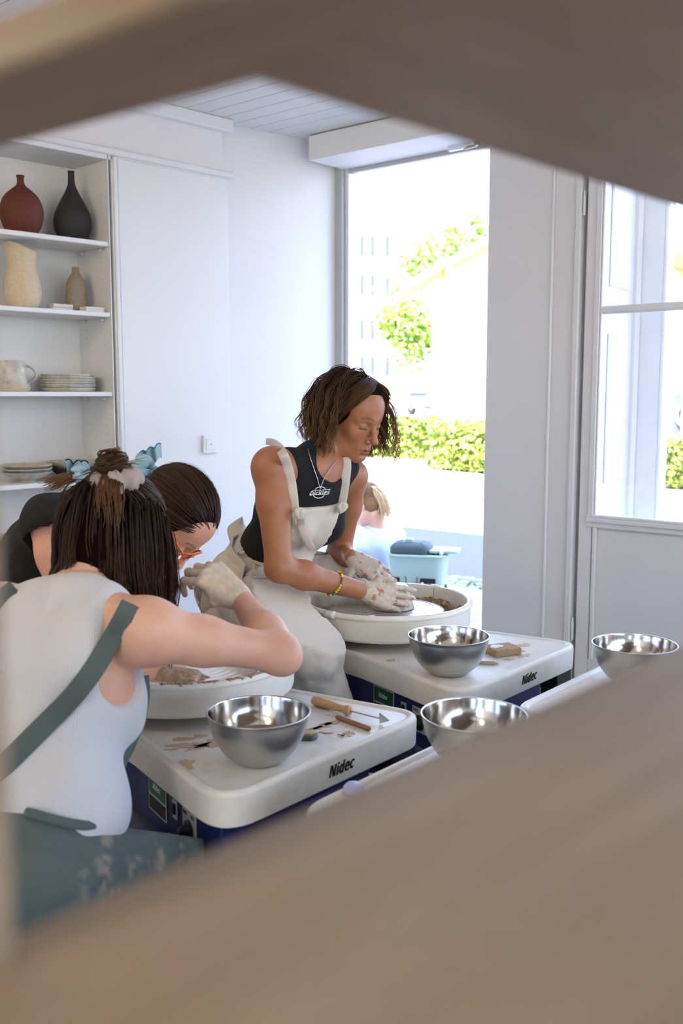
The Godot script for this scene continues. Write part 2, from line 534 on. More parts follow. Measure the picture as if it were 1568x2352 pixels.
func build_street_wall() -> void:
	var w := shell(base("wall_street", Vector3.ZERO), "white street wall of the studio around doorway and glazed door", "wall")
	var ou := OUT_U
	var th := WALL_U + 0.15      # the wall is thinner at the doorway
	wbox("wall_panel", 3.07, V_MAX + 0.3, 0, 5.0, WALL_U, th, M.wall_paint, w)
	wbox("wall_panel", 2.205, 3.07, 2.30, 5.0, WALL_U, th, M.wall_paint, w)
	wbox("wall_panel", 0.55, 2.205, 2.30, 5.0, WALL_U, ou, M.wall_paint, w)
	wbox("wall_panel", 1.78, 2.205, 0, 2.30, WALL_U + 0.03, ou, M.wall_paint, w)
	wbox("wall_panel", 0.30, 0.55, 0, 5.0, WALL_U, ou, M.wall_paint, w)
	wbox("wall_panel", V_MIN - 0.3, 0.30, 2.25, 5.0, WALL_U, ou, M.wall_paint, w)
	wbox("wall_panel", V_MIN - 0.3, 0.30, 0, 0.4, WALL_U, ou, M.wall_paint, w)
	wbox("wall_panel", V_MIN - 0.3, -1.9, 0.4, 2.25, WALL_U, ou, M.wall_paint, w)
	wbox("eaves", V_MIN - 3, V_MAX + 6, 4.95, 5.1, WALL_U - 1.5, ou + 0.40, M.wall_paint, w)
	wbox("upper_wall", V_MAX + 0.3, V_MAX + 6, 0, 5.0, WALL_U, th, M.wall_paint, w)
	window_set("window_2", WALL_U + 0.12, true, -1.9, 0.3, 0.4, 2.25, 3)
	# boxed beam over the doorway
	shell(wbox("beam", 0.3, 3.03, 2.257, CEILING - 0.004, 3.38, WALL_U + 0.01, M.wall_paint, null, 0.004), "white boxed beam under the ceiling above the doorway", "beam")
	# doorway frame
	var d := shell(base("door_1", Vector3.ZERO), "open doorway to the street with a grey metal frame", "door")
	wbox("frame_post", 3.022, 3.068, 0, 2.300, WALL_U - 0.012, WALL_U + 0.05, M.window_grey, d, 0.003)
	wbox("frame_post", 3.000, 3.022, 0, 2.262, WALL_U + 0.01, WALL_U + 0.05, M.white_lacquer, d, 0.002)
	wbox("frame_head", 2.205, 3.068, 2.262, 2.300, WALL_U - 0.012, WALL_U + 0.05, M.window_grey, d, 0.003)
	wbox("frame_head", 2.205, 3.022, 2.238, 2.262, WALL_U + 0.01, WALL_U + 0.045, M.window_grey, d, 0.002)
	wbox("threshold", 2.205, 3.07, 0.0, 0.025, WALL_U - 0.01, OUT_U + 0.04, M.window_grey, d, 0.004)
	# stay arm at the head of the doorway
	var st := base("door_closer", R(WALL_U - 0.012, 2.36, 2.252), room_basis())
	tag(st, "small metal stay arm at the head of the doorway", "door closer")
	var b := MB.new()
	b.box(Vector3(-0.012, 0, 0), Vector3(0.028, 0.024, 0.12), 0.004)
	put(b, "body", M.white_lacquer, st)
	b = MB.new()
	b.tube([Vector3(-0.012, -0.012, 0.02), Vector3(-0.05, -0.018, 0.10), Vector3(-0.12, -0.02, 0.145)], 0.006, 8)
	put(b, "arm", M.hinge_metal, st)
	b = MB.new()
	b.box(Vector3(-0.12, -0.022, 0.15), Vector3(0.02, 0.03, 0.02), 0.003)
	put(b, "arm_end", M.hinge_metal, st)
	# white boarded casing between the doorway and the glazed leaf
	var c := shell(base("trim_1", Vector3.ZERO), "wide white painted casing boards right of the open doorway", "trim")
	wbox("board", 1.928, 2.222, 0, CEILING - 0.115, WALL_U - 0.020, WALL_U + 0.03, M.old_white_paint, c, 0.002)
	wbox("bead", 1.916, 1.930, 0, CEILING - 0.115, WALL_U - 0.028, WALL_U + 0.02, M.old_white_paint, c, 0.005)
	wbox("board", 1.822, 1.917, 0, CEILING - 0.115, WALL_U - 0.018, WALL_U + 0.03, M.old_white_paint, c, 0.002)
	wbox("edge_strip", 1.796, 1.822, 0, CEILING - 0.115, WALL_U - 0.034, WALL_U + 0.03, M.old_white_paint, c, 0.004)
	# the glazed door leaf hinged beside the casing
	var g := shell(base("door_2", Vector3.ZERO), "tall white painted door leaf glazed above a plain panel", "door")
	var u0 := WALL_U - 0.020
	var u1 := WALL_U + 0.022
	wbox("stile", 1.722, 1.778, 0.02, 2.25, u0, u1, M.old_white_paint, g, 0.004)
	wbox("stile", 0.90, 0.96, 0.02, 2.25, u0, u1, M.old_white_paint, g, 0.004)
	wbox("frame_post", 0.55, 0.895, 0.0, 2.25, WALL_U, ou, M.old_white_paint, g, 0.004)
	wbox("bottom_rail", 0.96, 1.722, 0.02, 0.16, u0, u1, M.old_white_paint, g, 0.004)
	wbox("lock_rail", 0.96, 1.722, 0.690, 0.728, u0, u1, M.old_white_paint, g, 0.004)
	wbox("top_rail", 0.96, 1.722, 2.16, 2.25, u0, u1, M.old_white_paint, g, 0.004)
	wbox("panel", 0.955, 1.728, 0.15, 0.70, u0 + 0.014, u1 - 0.012, M.old_white_paint, g, 0.002)
	for q in [[0.715, 0.733, 0.012], [0.733, 0.745, 0.006], [0.694, 0.704, 0.006]]:
		wbox("moulding", 0.955, 1.742, q[0], q[1], u0 - q[2], u0 + 0.01, M.old_white_paint, g, 0.003)
	for q in [[1.712, 1.736, 0.008], [1.704, 1.712, 0.003]]:
		wbox("moulding", q[0], q[1], 0.742, 2.17, u0 - q[2], u0 + 0.01, M.old_white_paint, g, 0.003)
	wbox("moulding", 1.700, 1.716, 0.155, 0.70, u0 - 0.004, u0 + 0.012, M.old_white_paint, g, 0.003)
	wbox("muntin", 0.96, 1.722, 1.527, 1.557, u0 - 0.002, u1, M.old_white_paint, g, 0.008)
	wbox("muntin", 1.30, 1.322, 0.74, 2.17, u0 + 0.002, u1, M.old_white_paint, g, 0.006)
	wbox("pane", 0.96, 1.722, 0.728, 1.53, WALL_U - 0.001, WALL_U + 0.003, M.window_glass, g)
	wbox("pane", 0.96, 1.722, 1.555, 2.17, WALL_U - 0.001, WALL_U + 0.003, M.window_glass, g)
	var hb := MB.new()
	hb.lathe([Vector2(0.0, -0.045), Vector2(0.006, -0.042), Vector2(0.006, 0.03), Vector2(0.003, 0.036), Vector2(0.004, 0.045), Vector2(0.0, 0.052)], 10, R(WALL_U - 0.026, 1.788, 0.27))
	put(hb, "hinge", M.old_white_paint, g)
	hb = MB.new()
	hb.lathe([Vector2(0.0, -0.045), Vector2(0.006, -0.042), Vector2(0.006, 0.03), Vector2(0.003, 0.036), Vector2(0.004, 0.045), Vector2(0.0, 0.052)], 10, R(WALL_U - 0.026, 1.788, 1.95))
	put(hb, "hinge", M.old_white_paint, g)
	# panelled reveal outside the glazed leaf, with an open shutter leaf standing out from the wall
	var rv := shell(base("trim_2", Vector3.ZERO), "white panelled reveal outside the glazed door leaf", "trim")
	wbox("lining", 1.728, 1.78, 0, 2.30, WALL_U + 0.03, OUT_U + 0.02, M.old_white_paint, rv, 0.004)
	for q in [[0.86, 1.46], [1.64, 2.2]]:
		wbox("raised_panel", 1.718, 1.73, q[0], q[1], WALL_U + 0.085, OUT_U - 0.06, M.old_white_paint, rv, 0.009)
	wbox("outer_post", 1.607, 1.78, 0, 2.30, OUT_U + 0.02, OUT_U + 0.08, M.old_white_paint, rv, 0.004)
	wbox("pilaster", 1.700, 1.745, 0, 2.30, OUT_U + 0.0, OUT_U + 0.03, M.old_white_paint, rv, 0.014)
	wbox("edge_bead", 1.590, 1.608, 0, 2.30, OUT_U + 0.012, OUT_U + 0.08, M.old_white_paint, rv, 0.005)

# ---------------------------------------------------------------- the rack in front of the camera
func flat_board(called: String, a: Vector3, along: Vector3, back: Vector3, length: float, width: float, thick: float, below: bool, parent: Node) -> MeshInstance3D:
	# a is one end of the far edge; the board runs along `along` and back towards the camera
	var bas := Basis(along, Vector3.UP, along.cross(Vector3.UP))
	var b := MB.new()
	b.box(Vector3.ZERO, Vector3(length, thick, width), 0.003)
	var o := put(b, called, M.beech, parent)
	o.transform = Transform3D(bas, a + along * length / 2 + back * width / 2 + Vector3(0, -thick / 2 if below else thick / 2, 0))
	return o

func build_rack() -> void:
	var r := base("wooden_rack", Vector3(0, 0, 0))
	tag(r, "blurred pale wooden rack whose boards frame the view", "rack")
	var lo := EYE - 0.165
	var hi := EYE + 0.135
	# lower board: its far edge runs from the lower left of the picture up to the right
	var a := G(0, 2150, lo); var c := G(1568, 1478, lo)
	var d := (c - a).normalized()
	var back := Vector3.UP.cross(d).normalized()
	if back.z < 0: back = -back
	flat_board("shelf_board", a - d * 0.10, d, back, 1.7, 0.95, 0.022, true, r)
	# upper board and the cross board at its left end
	var e := G(590, 187, hi); var f := G(1568, 482, hi)
	var d2 := (f - e).normalized()
	var back2 := Vector3.UP.cross(d2).normalized()
	if back2.z < 0: back2 = -back2
	flat_board("shelf_board", e - d2 * 0.02, d2, back2, 1.6, 0.95, 0.022, false, r)
	var g := G(0, 342, hi)
	var d3 := (g - e).normalized()
	var side := Vector3.UP.cross(d3).normalized()
	if side.z < 0: side = -side
	flat_board("cross_board", e - d3 * 0.5, d3, side, 1.3, 0.077, 0.022, false, r)
	# the post at the left
	var p := MB.new()
	p.box(Vector3.ZERO, Vector3(0.045, 2.0, 0.045), 0.003)
	var po := put(p, "post", M.beech, r)
	var q := P(24, 1900, 0.27)
	po.transform = Transform3D(Basis(Vector3.UP, deg_to_rad(48)), Vector3(q.x - 0.031, 1.0, q.z))

# ---------------------------------------------------------------- potter's wheels
func round_poly(pts: Array, radii: Array, steps: int = 6) -> PackedVector2Array:
	var out := PackedVector2Array()
	var m := pts.size()
	for k in m:
		var a: Vector2 = pts[(k + m - 1) % m]; var b: Vector2 = pts[k]; var d: Vector2 = pts[(k + 1) % m]
		var r: float = radii[k]
		var e1 := (a - b).normalized(); var e2 := (d - b).normalized()
		var p1 := b + e1 * r; var p2 := b + e2 * r
		for s in steps + 1:
			var f := float(s) / steps
			out.append(p1.lerp(b, f).lerp(b.lerp(p2, f), f))
	return out
func blob(r: float, wob: float, cnt: int, seed_: int, stretch: float = 1.0, turn: float = 0.0) -> PackedVector2Array:
	var g := RandomNumberGenerator.new()
	g.seed = seed_
	var ph := [g.randf() * TAU, g.randf() * TAU, g.randf() * TAU]
	var out := PackedVector2Array()
	for k in cnt:
		var a := TAU * k / cnt
		var q := r * (1.0 + wob * (0.5 * sin(2 * a + ph[0]) + 0.35 * sin(3 * a + ph[1]) + 0.3 * sin(7 * a + ph[2]) + g.randf_range(-0.2, 0.2)))
		out.append((Vector2(cos(a) * stretch, sin(a)) * q).rotated(turn))
	return out
func wheel_materials() -> void:
	var ab := mat("wheel_plastic", Color(0.915, 0.905, 0.875), 0.38)
	ab.albedo_texture = noise_tex(FastNoiseLite.TYPE_SIMPLEX, 0.012, [[0.0, 0.55, 0.8, 1.0], [Color(0.97, 0.955, 0.90), Color(1, 1, 1), Color(0.985, 0.98, 0.96), Color(0.95, 0.92, 0.84)]], 512, 5, 21)
	ab.uv1_triplanar = true; ab.uv1_scale = Vector3.ONE * 1.6
	mat("wheel_blue", Color(0.035, 0.11, 0.34), 0.38)
	mat("wheel_black", Color(0.02, 0.02, 0.022), 0.45)
	mat("print_black", Color(0.03, 0.03, 0.035), 0.5)
	mat("print_white", Color(0.9, 0.92, 0.9), 0.5)
	mat("label_green", Color(0.03, 0.38, 0.24), 0.4)
	mat("label_grey", Color(0.72, 0.74, 0.74), 0.45)
	mat("aluminium", Color(0.80, 0.81, 0.82), 0.30, 1.0)
	var wet := mat("wet_clay_film", Color(0.84, 0.82, 0.79), 0.16)
	wet.metallic = 0.35
	wet.clearcoat_enabled = true; wet.clearcoat = 0.8; wet.clearcoat_roughness = 0.08
	var cl := mat("clay_tan", Color.WHITE, 0.5)
	textured(cl, noise_tex(FastNoiseLite.TYPE_SIMPLEX, 0.05, [[0.0, 0.5, 1.0], [Color(0.70, 0.59, 0.45), Color(0.80, 0.70, 0.56), Color(0.87, 0.79, 0.68)]], 256, 4, 31), 9.0)
	var sp := mat("clay_splatter", Color.WHITE, 0.4)
	textured(sp, noise_tex(FastNoiseLite.TYPE_CELLULAR, 0.035, [[0.0, 0.35, 0.55, 1.0], [Color(0.42, 0.31, 0.21), Color(0.55, 0.43, 0.30), Color(0.74, 0.65, 0.52), Color(0.85, 0.79, 0.69)]], 512, 3, 33), 5.0)
	relief(sp, noise_tex(FastNoiseLite.TYPE_SIMPLEX, 0.06, [], 256, 3, 34), 0.3)
	mat("steel_outside", Color(0.76, 0.76, 0.75), 0.36, 1.0)
	mat("steel_inside", Color(0.82, 0.82, 0.81), 0.13, 1.0)
	mat("slip_water", Color(0.66, 0.59, 0.53), 0.12)
	mat("cloudy_water", Color(0.60, 0.60, 0.58), 0.10)
	var lw := mat("tool_wood", Color.WHITE, 0.55)
	textured(lw, noise_tex(FastNoiseLite.TYPE_SIMPLEX, 0.03, [[0.0, 1.0], [Color(0.74, 0.58, 0.38), Color(0.87, 0.74, 0.55)]], 256, 3, 35), 14.0)
	var dw := mat("tool_wood_dark", Color.WHITE, 0.6)
	textured(dw, noise_tex(FastNoiseLite.TYPE_SIMPLEX, 0.03, [[0.0, 1.0], [Color(0.50, 0.35, 0.22), Color(0.64, 0.48, 0.33)]], 256, 3, 36), 14.0)
	mat("rubber_grey", Color(0.32, 0.36, 0.37), 0.35)
	var so := mat("sponge", Color.WHITE, 0.95)
	textured(so, noise_tex(FastNoiseLite.TYPE_CELLULAR, 0.09, [[0.0, 0.3, 0.7, 1.0], [Color(0.50, 0.40, 0.29), Color(0.66, 0.55, 0.42), Color(0.78, 0.69, 0.56), Color(0.86, 0.79, 0.68)]], 256, 2, 37), 12.0)
	relief(so, noise_tex(FastNoiseLite.TYPE_CELLULAR, 0.09, [], 256, 2, 37), 0.25, 12.0)

func word(text: String, height: float, m: Material, parent: Node, xf: Transform3D, called: String, wide: float = 1.0, slant: float = 0.0, bold: int = 900) -> void:
	var tm := TextMesh.new()
	var f := SystemFont.new()
	f.font_names = PackedStringArray(["Droid Sans"])
	f.font_weight = bold
	tm.font = f
	tm.text = text
	tm.font_size = 64
	tm.pixel_size = height / 46.0
	tm.depth = 0.0008
	tm.curve_step = 1.0
	tm.material = m
	var o := MeshInstance3D.new()
	o.mesh = tm
	o.transform = xf * Transform3D(Basis(Vector3(wide, 0, 0), Vector3(slant, 1, 0), Vector3(0, 0, 1)), Vector3.ZERO)
	add(o, called, parent)

const SIDE_A := Vector2(-0.325, 0.0)    # the slanting control side of a wheel table, in the table's own x z plane
const SIDE_B := Vector2(-0.190, -0.45)

func make_wheel(front: Vector3, turned: bool, label: String, plain: bool) -> Node3D:
	var bas := room_basis() if not turned else room_basis() * Basis(Vector3.UP, PI)
	var w := base("pottery_wheel", Vector3(front.x, 0, front.z), bas)
	tag(w, label, "pottery wheel", "pottery wheels")
	var flip := -1.0 if turned else 1.0
	var outline := round_poly([Vector2(-0.325, 0), Vector2(0.325, 0), Vector2(0.250, -0.44), Vector2(0.250, -0.765), Vector2(-0.19, -0.765), Vector2(-0.19, -0.45)], [0.105, 0.085, 0.06, 0.16, 0.16, 0.06], 9)
	var b := MB.new()
	b.prism(outline, [[-0.014, TABLE - 0.070], [-0.004, TABLE - 0.070], [-0.0015, TABLE - 0.066], [0.0, TABLE - 0.012], [-0.002, TABLE - 0.005], [-0.006, TABLE - 0.0012], [-0.011, TABLE], [-0.015, TABLE - 0.0004], [-0.021, TABLE - 0.004], [-0.0235, TABLE - 0.005]])
	put(b, "table_top", M.wheel_plastic, w)
	# blue housing under the table, black corner legs
	b = MB.new()
	b.prism(round_poly([Vector2(-0.283, -0.045), Vector2(0.165, -0.045), Vector2(0.15, -0.74), Vector2(-0.155, -0.74), Vector2(-0.158, -0.44)], [0.012, 0.012, 0.05, 0.05, 0.03], 4), [[-0.003, 0.298], [0.0, 0.301], [0.0, TABLE - 0.0705]])
	put(b, "housing", M.wheel_blue, w)
	b = MB.new()
	b.lathe([Vector2(0.0, 0.12), Vector2(0.15, 0.12), Vector2(0.155, 0.125), Vector2(0.155, 0.295), Vector2(0.0, 0.297)], 28, Vector3(0.03, 0, -0.50))
	put(b, "motor_cover", M.wheel_blue, w)
	for q in [[-0.235, -0.075], [0.262, -0.060], [0.19, -0.70], [-0.135, -0.68]]:
		b = MB.new()
		b.box(Vector3(q[0], 0.225, q[1]), Vector3(0.055, 0.41, 0.055), 0.004)
		var leg := put(b, "leg", M.wheel_black, w)
		b = MB.new()
		b.lathe([Vector2(0, 0), Vector2(0.024, 0), Vector2(0.026, 0.003), Vector2(0.022, 0.02), Vector2(0, 0.021)], 14, Vector3(q[0], 0, q[1]))
		put(b, "foot", M.wheel_black, leg)
	b = MB.new()
	b.box(Vector3(0.262, 0.40, -0.06), Vector3(0.09, 0.055, 0.07), 0.004)
	put(b, "leg_bracket", M.wheel_black, w)
	# controls on the slanting side
	var along := Vector2(0.125, -0.395).normalized()
	var sx := Vector3(-along.x, 0, -along.y)         # towards the front
	var out := Vector3(along.y, 0, -along.x)
	if out.x > 0: out = -out
	sx = Vector3.UP.cross(out)
	var ctl := func(z: float, y: float) -> Transform3D:
		var f := (z + 0.045) / -0.395
		var p := Vector2(-0.283, -0.045).lerp(Vector2(-0.158, -0.44), f)
		return Transform3D(Basis(sx, Vector3.UP, out), Vector3(p.x, y, p.y) + out * 0.0004)
	if not plain:
		var nm := Transform3D(Basis.IDENTITY, Vector3(0.012, TABLE - 0.036, 0.0006))
		if turned: nm.origin.x *= 1.0
		word("Nidec", 0.024, M.print_black, w, nm, "maker_name", 0.86, 0.28)
		var keep := Transform3D.IDENTITY
		b = MB.new()
		b.xf = ctl.call(-0.335, 0.375)
		b.box(Vector3(0, 0, 0.001), Vector3(0.098, 0.082, 0.003), 0.001)
		var plate := put(b, "rating_plate", M.label_grey, w)
		b = MB.new()
		b.xf = ctl.call(-0.335, 0.375)
		b.box(Vector3(0, 0.018, 0.0022), Vector3(0.090, 0.040, 0.0016), 0.0005)
		put(b, "green_band", M.label_green, plate)
		b = MB.new()
		b.xf = ctl.call(-0.335, 0.375)
		b.box(Vector3(0, -0.022, 0.0022), Vector3(0.090, 0.030, 0.0016), 0.0005)
		put(b, "black_band", M.print_black, plate)
		word("Nidec", 0.013, M.print_white, plate, ctl.call(-0.335, 0.394) * Transform3D(Basis.IDENTITY, Vector3(0, 0, 0.0036)), "maker_name", 0.86, 0.28)
		b = MB.new()
		b.xf = ctl.call(-0.246, 0.382)
		b.box(Vector3(0, 0, 0.001), Vector3(0.024, 0.040, 0.003), 0.001)
		var sw := put(b, "power_switch", M.label_grey, w)
		b = MB.new()
		b.xf = ctl.call(-0.246, 0.382)
		b.box(Vector3(0, 0.002, 0.004), Vector3(0.012, 0.022, 0.006), 0.0015)
		put(b, "rocker", M.wheel_black, sw)
		b = MB.new()
		b.xf = ctl.call(-0.178, 0.372)
		b.box(Vector3(0, 0, 0.001), Vector3(0.064, 0.066, 0.003), 0.001)
		var kp := put(b, "direction_plate", M.label_grey, w)
		word("FWD", 0.008, M.print_black, kp, ctl.call(-0.178, 0.397) * Transform3D(Basis.IDENTITY, Vector3(-0.018, 0, 0.0026)), "lettering", 0.9, 0.0, 500)
		word("REV", 0.008, M.print_black, kp, ctl.call(-0.178, 0.397) * Transform3D(Basis.IDENTITY, Vector3(0.018, 0, 0.0026)), "lettering", 0.9, 0.0, 500)
		b = MB.new()
		var kx: Transform3D = ctl.call(-0.178, 0.366)
		b.lathe([Vector2(0, 0.002), Vector2(0.021, 0.002), Vector2(0.020, 0.006), Vector2(0.013, 0.008), Vector2(0.012, 0.024), Vector2(0, 0.026)], 20, kx.origin, Basis(kx.basis.x, kx.basis.z, -kx.basis.y))
		var knob := put(b, "knob", M.wheel_black, kp)
	# splash pan in two halves and the wheel head
	var pc := Vector3(0.055, 0, -0.517)
	for half in 2:
		var seam := deg_to_rad(181.0) if half == 0 else deg_to_rad(1.0)   # the seam runs across the table
		var lift := 0.0 if half == 0 else 0.022
		var ro := 0.250 if half == 0 else 0.2535
		var prof := [Vector2(0.10, TABLE + 0.003 + lift), Vector2(ro - 0.012, TABLE + 0.001 + lift), Vector2(ro - 0.003, TABLE + 0.004 + lift), Vector2(ro, TABLE + 0.012 + lift), Vector2(ro + 0.001, TABLE + 0.088), Vector2(ro + 0.006, TABLE + 0.090), Vector2(ro + 0.008, TABLE + 0.096), Vector2(ro + 0.006, TABLE + 0.102), Vector2(ro, TABLE + 0.105), Vector2(ro - 0.008, TABLE + 0.104), Vector2(ro - 0.011, TABLE + 0.098), Vector2(ro - 0.012, TABLE + 0.03), Vector2(ro - 0.02, TABLE + 0.026), Vector2(0.10, TABLE + 0.026)]
		var rows := []
		for p in prof:
			var row := PackedVector3Array()
			for k in 49:
				var a := seam + PI * k / 48.0 * 1.004
				row.append(pc + Vector3(p.x * cos(a), p.y, p.x * sin(a)))
			rows.append(row)
		b = MB.new()
		b.grid(rows, false)
		put(b, "splash_pan", M.wheel_plastic, w)
		if half == 1:     # the overlapping tab at the seam
			for e in [0.0, PI]:
				b = MB.new()
				var t := []
				for k in 5: t.append(pc + Vector3((ro + 0.004) * cos(seam + e + (k - 2) * 0.035), TABLE + 0.097, (ro + 0.004) * sin(seam + e + (k - 2) * 0.035)))
				b.tube(t, 0.011, 8)
				put(b, "pan_clip", M.wheel_plastic, w)
	# clay slurry thrown on the inside of the pan: a ragged band of wet clay
	b = MB.new()
	var rows := []
	var fn := FastNoiseLite.new()
	fn.seed = 5; fn.frequency = 3.0
	for r in 9:
		var row := PackedVector3Array()
		for k in 120:
			var a := TAU * k / 120
			var top := 0.062 + 0.022 * fn.get_noise_2d(cos(a) * 2.0, sin(a) * 2.0) + 0.012 * fn.get_noise_2d(cos(a) * 9.0, sin(a) * 9.0 + 7.0)
			var f := r / 8.0
			var y := TABLE + 0.030 + (top - 0.030) * f
			var rr := 0.2375 - (0.004 if r < 7 else 0.0) - 0.03 * maxf(0, 0.25 - f) + 0.0015 * fn.get_noise_3d(a * 3.0, f * 4.0, 2.0)
			row.append(pc + Vector3(rr * cos(a), y, rr * sin(a)))
		rows.append(row)
	b.grid(rows, true, [], true)
	put(b, "clay_slurry", M.clay_splatter, w).set_meta("kind", "stuff")
	b = MB.new()
	b.lathe([Vector2(0.24, TABLE + 0.031), Vector2(0.12, TABLE + 0.034), Vector2(0.02, TABLE + 0.034)], 48, pc, Basis.IDENTITY)
	put(b, "slurry_floor", M.clay_splatter, w)
	b = MB.new()
	b.lathe([Vector2(0.0, TABLE + 0.052), Vector2(0.165, TABLE + 0.052), Vector2(0.175, TABLE + 0.056), Vector2(0.1775, TABLE + 0.060), Vector2(0.1775, TABLE + 0.068), Vector2(0.175, TABLE + 0.0705), Vector2(0.171, TABLE + 0.0712), Vector2(0.0, TABLE + 0.0716)], 72, pc)
	put(b, "wheel_head", M.aluminium, w)
	b = MB.new()
	b.lathe([Vector2(0.030, 0.10), Vector2(0.030, TABLE + 0.055)], 20, pc)
	put(b, "shaft", M.aluminium, w)
	# film of wet clay on the wheel head, with the rings the fingers left
	b = MB.new()
	var prof2 := []
	for k in 26:
		var r := 0.172 - k * 0.0068
		prof2.append(Vector2(maxf(r, 0.0), TABLE + 0.0722 + 0.0007 * sin(k * 2.1) + 0.0003))
	prof2[0].y = TABLE + 0.0712
	b.lathe(prof2, 64, pc)
	put(b, "clay_film", M.wet_clay_film, w)
	return w

func smear(parent: Node3D, world: Vector3, r: float, wob: float, seed_: int, stretch: float, turn: float, thick: float, m: Material, called: String) -> void:
	var p := parent.transform.affine_inverse() * world
	var b := MB.new()
	b.prism(blob(r, wob, 28, seed_, stretch, turn), [[0.0, -0.0003], [0.0, thick * 0.4], [-r * 0.10, thick]])
	var o := put(b, called, m, parent)
	o.position = Vector3(p.x, TABLE - 0.0049, p.z)

func build_wheels() -> void:
	wheel_materials()
	var a := make_wheel(Vector3(-0.007, 0, -1.914), false, "white topped blue wheel with pan where the person in white tank top trims", false)
	var b := make_wheel(Vector3(0.497, 0, -2.55), false, "white topped blue wheel where the person in cream overalls throws clay", false)
	make_wheel(Vector3(0.115, 0, -1.875), true, "cream wheel table behind the wooden rack, its front set against the stained wheel", true)
	make_wheel(Vector3(0.590, 0, -2.440), true, "cream wheel table behind the wooden rack, nearest the glazed door", true)
	# dried clay on the two tables
	var marks := [[420, 1698, 0.012, 0.3, 1, 1.7, 0.1], [460, 1691, 0.009, 0.4, 2, 1.8, 0.4], [492, 1706, 0.026, 0.6, 3, 1.7, -0.3], [425, 1712, 0.013, 0.7, 4, 2.6, -0.4], [460, 1716, 0.011, 0.7, 5, 2.6, -0.4], [424, 1757, 0.021, 0.5, 6, 1.2, 0.6], [738, 1669, 0.012, 0.7, 7, 2.9, -0.5], [722, 1675, 0.010, 0.7, 8, 2.2, -0.4], [757, 1663, 0.009, 0.6, 9, 2.4, -0.5], [795, 1688, 0.011, 0.9, 10, 1.5, -0.3], [786, 1690, 0.006, 0.9, 11, 1.5, 0.4], [806, 1684, 0.006, 0.9, 12, 1.5, 0.8], [748, 1684, 0.006, 0.8, 13, 1.9, 0.2], [390, 1722, 0.006, 0.8, 14, 2.0, -0.4]]
	for q in marks:
		smear(a, G(q[0], q[1], TABLE - 0.005), q[2], q[3], q[4], q[5], q[6] + 0.75, 0.0014, M.clay_tan, "clay_smear")
	for q in [[1195, 1482, 0.016, 0.7, 21, 1.9, 0.2], [1200, 1506, 0.014, 0.6, 22, 1.7, -0.4], [1170, 1515, 0.009, 0.6, 23, 1.5, 0.1], [898, 1517, 0.010, 0.4, 24, 1.6, 0.0], [1190, 1496, 0.010, 0.6, 25, 2.0, 0.9]]:
		smear(b, G(q[0], q[1], TABLE - 0.005), q[2], q[3], q[4], q[5], q[6], 0.0012, M.clay_tan, "clay_smear")
	# drips of clay on the rim of the nearer pan
	var dr := MB.new()
	var pcw := a.transform * Vector3(0.055, 0, -0.517)
	var fn := FastNoiseLite.new(); fn.seed = 77; fn.frequency = 1.0
	var k := 0.05
	while k < 0.99:
		var ang := lerpf(0.15, 2.9, k)
		var s := 0.006 + 0.007 * absf(fn.get_noise_1d(k * 40.0))
		if fn.get_noise_1d(k * 23.0 + 5.0) > -0.15:
			var p := pcw + Vector3(0.2505 * cos(ang), TABLE + 0.1035, 0.2505 * sin(ang))
			dr.xf = a.transform.affine_inverse() * Transform3D(Basis(Vector3.UP, -ang), p)
			dr.lathe([Vector2(s * 1.1, -0.003), Vector2(s * 0.8, 0.002), Vector2(0, 0.0032)], 7)
		k += 0.008
	put(dr, "rim_clay", M.clay_splatter, a).set_meta("kind", "stuff")
	# bowls of water
	bowl(Vector3(-0.164, 0, -1.876), 0.1000, "steel bowl of brown slip on the wheel table with trimming tools", 0.046, M.slip_water)
	bowl(Vector3(0.279, 0, -2.492), 0.1040, "steel water bowl on the wheel table beside the sponge", 0.030, M.cloudy_water)
	bowl(Vector3(0.260, 0, -1.860), 0.1020, "steel bowl of cloudy water on the cream table against the trimming wheel", 0.038, M.cloudy_water)
	bowl(Vector3(0.737, 0, -2.407), 0.1020, "steel bowl on the cream wheel table in front of the glazed door leaf", 0.030, M.cloudy_water)
	build_tools()

func bowl(at: Vector3, r: float, label: String, fill: float, water: Material) -> void:
	var o := base("steel_bowl", Vector3(at.x, TABLE - 0.0049, at.z))
	tag(o, label, "bowl", "steel bowls")
	var h := 0.100
	var outer := []
	var inner := []
	outer.append(Vector2(0.0, 0.0))
	for k in 15:
		var f := k / 14.0
		var a := lerpf(0.42, 1.5, f)
		outer.append(Vector2(r * sin(a) / sin(1.5), h * (1.0 - (cos(a) - cos(1.5)) / (cos(0.42) - cos(1.5)))))
	outer.append(Vector2(r + 0.003, h + 0.0004)); outer.append(Vector2(r + 0.0036, h + 0.002)); outer.append(Vector2(r + 0.002, h + 0.0034)); outer.append(Vector2(r - 0.0005, h + 0.0025))
	for k in 15:
		var p: Vector2 = outer[15 - k]
		inner.append(Vector2(maxf(p.x - 0.0011, 0.0), p.y + 0.0011))
	inner.append(Vector2(0.0, 0.0011))
	var b := MB.new()
	b.lathe(outer, 72)
	put(b, "outer_wall", M.steel_outside, o)
	b = MB.new()
	inner.push_front(Vector2(r - 0.0005, h + 0.0025))
	b.lathe(inner, 72)
	put(b, "inner_wall", M.steel_inside, o)
	var wr := 0.0
	for k in inner.size() - 1:
		if inner[k].y >= fill and inner[k + 1].y < fill:
			wr = lerpf(inner[k + 1].x, inner[k].x, (fill - inner[k + 1].y) / (inner[k].y - inner[k + 1].y))
	b = MB.new()
	b.lathe([Vector2(wr - 0.0004, fill), Vector2(wr * 0.5, fill), Vector2(0.0, fill)], 48)
	put(b, "water", water, o)

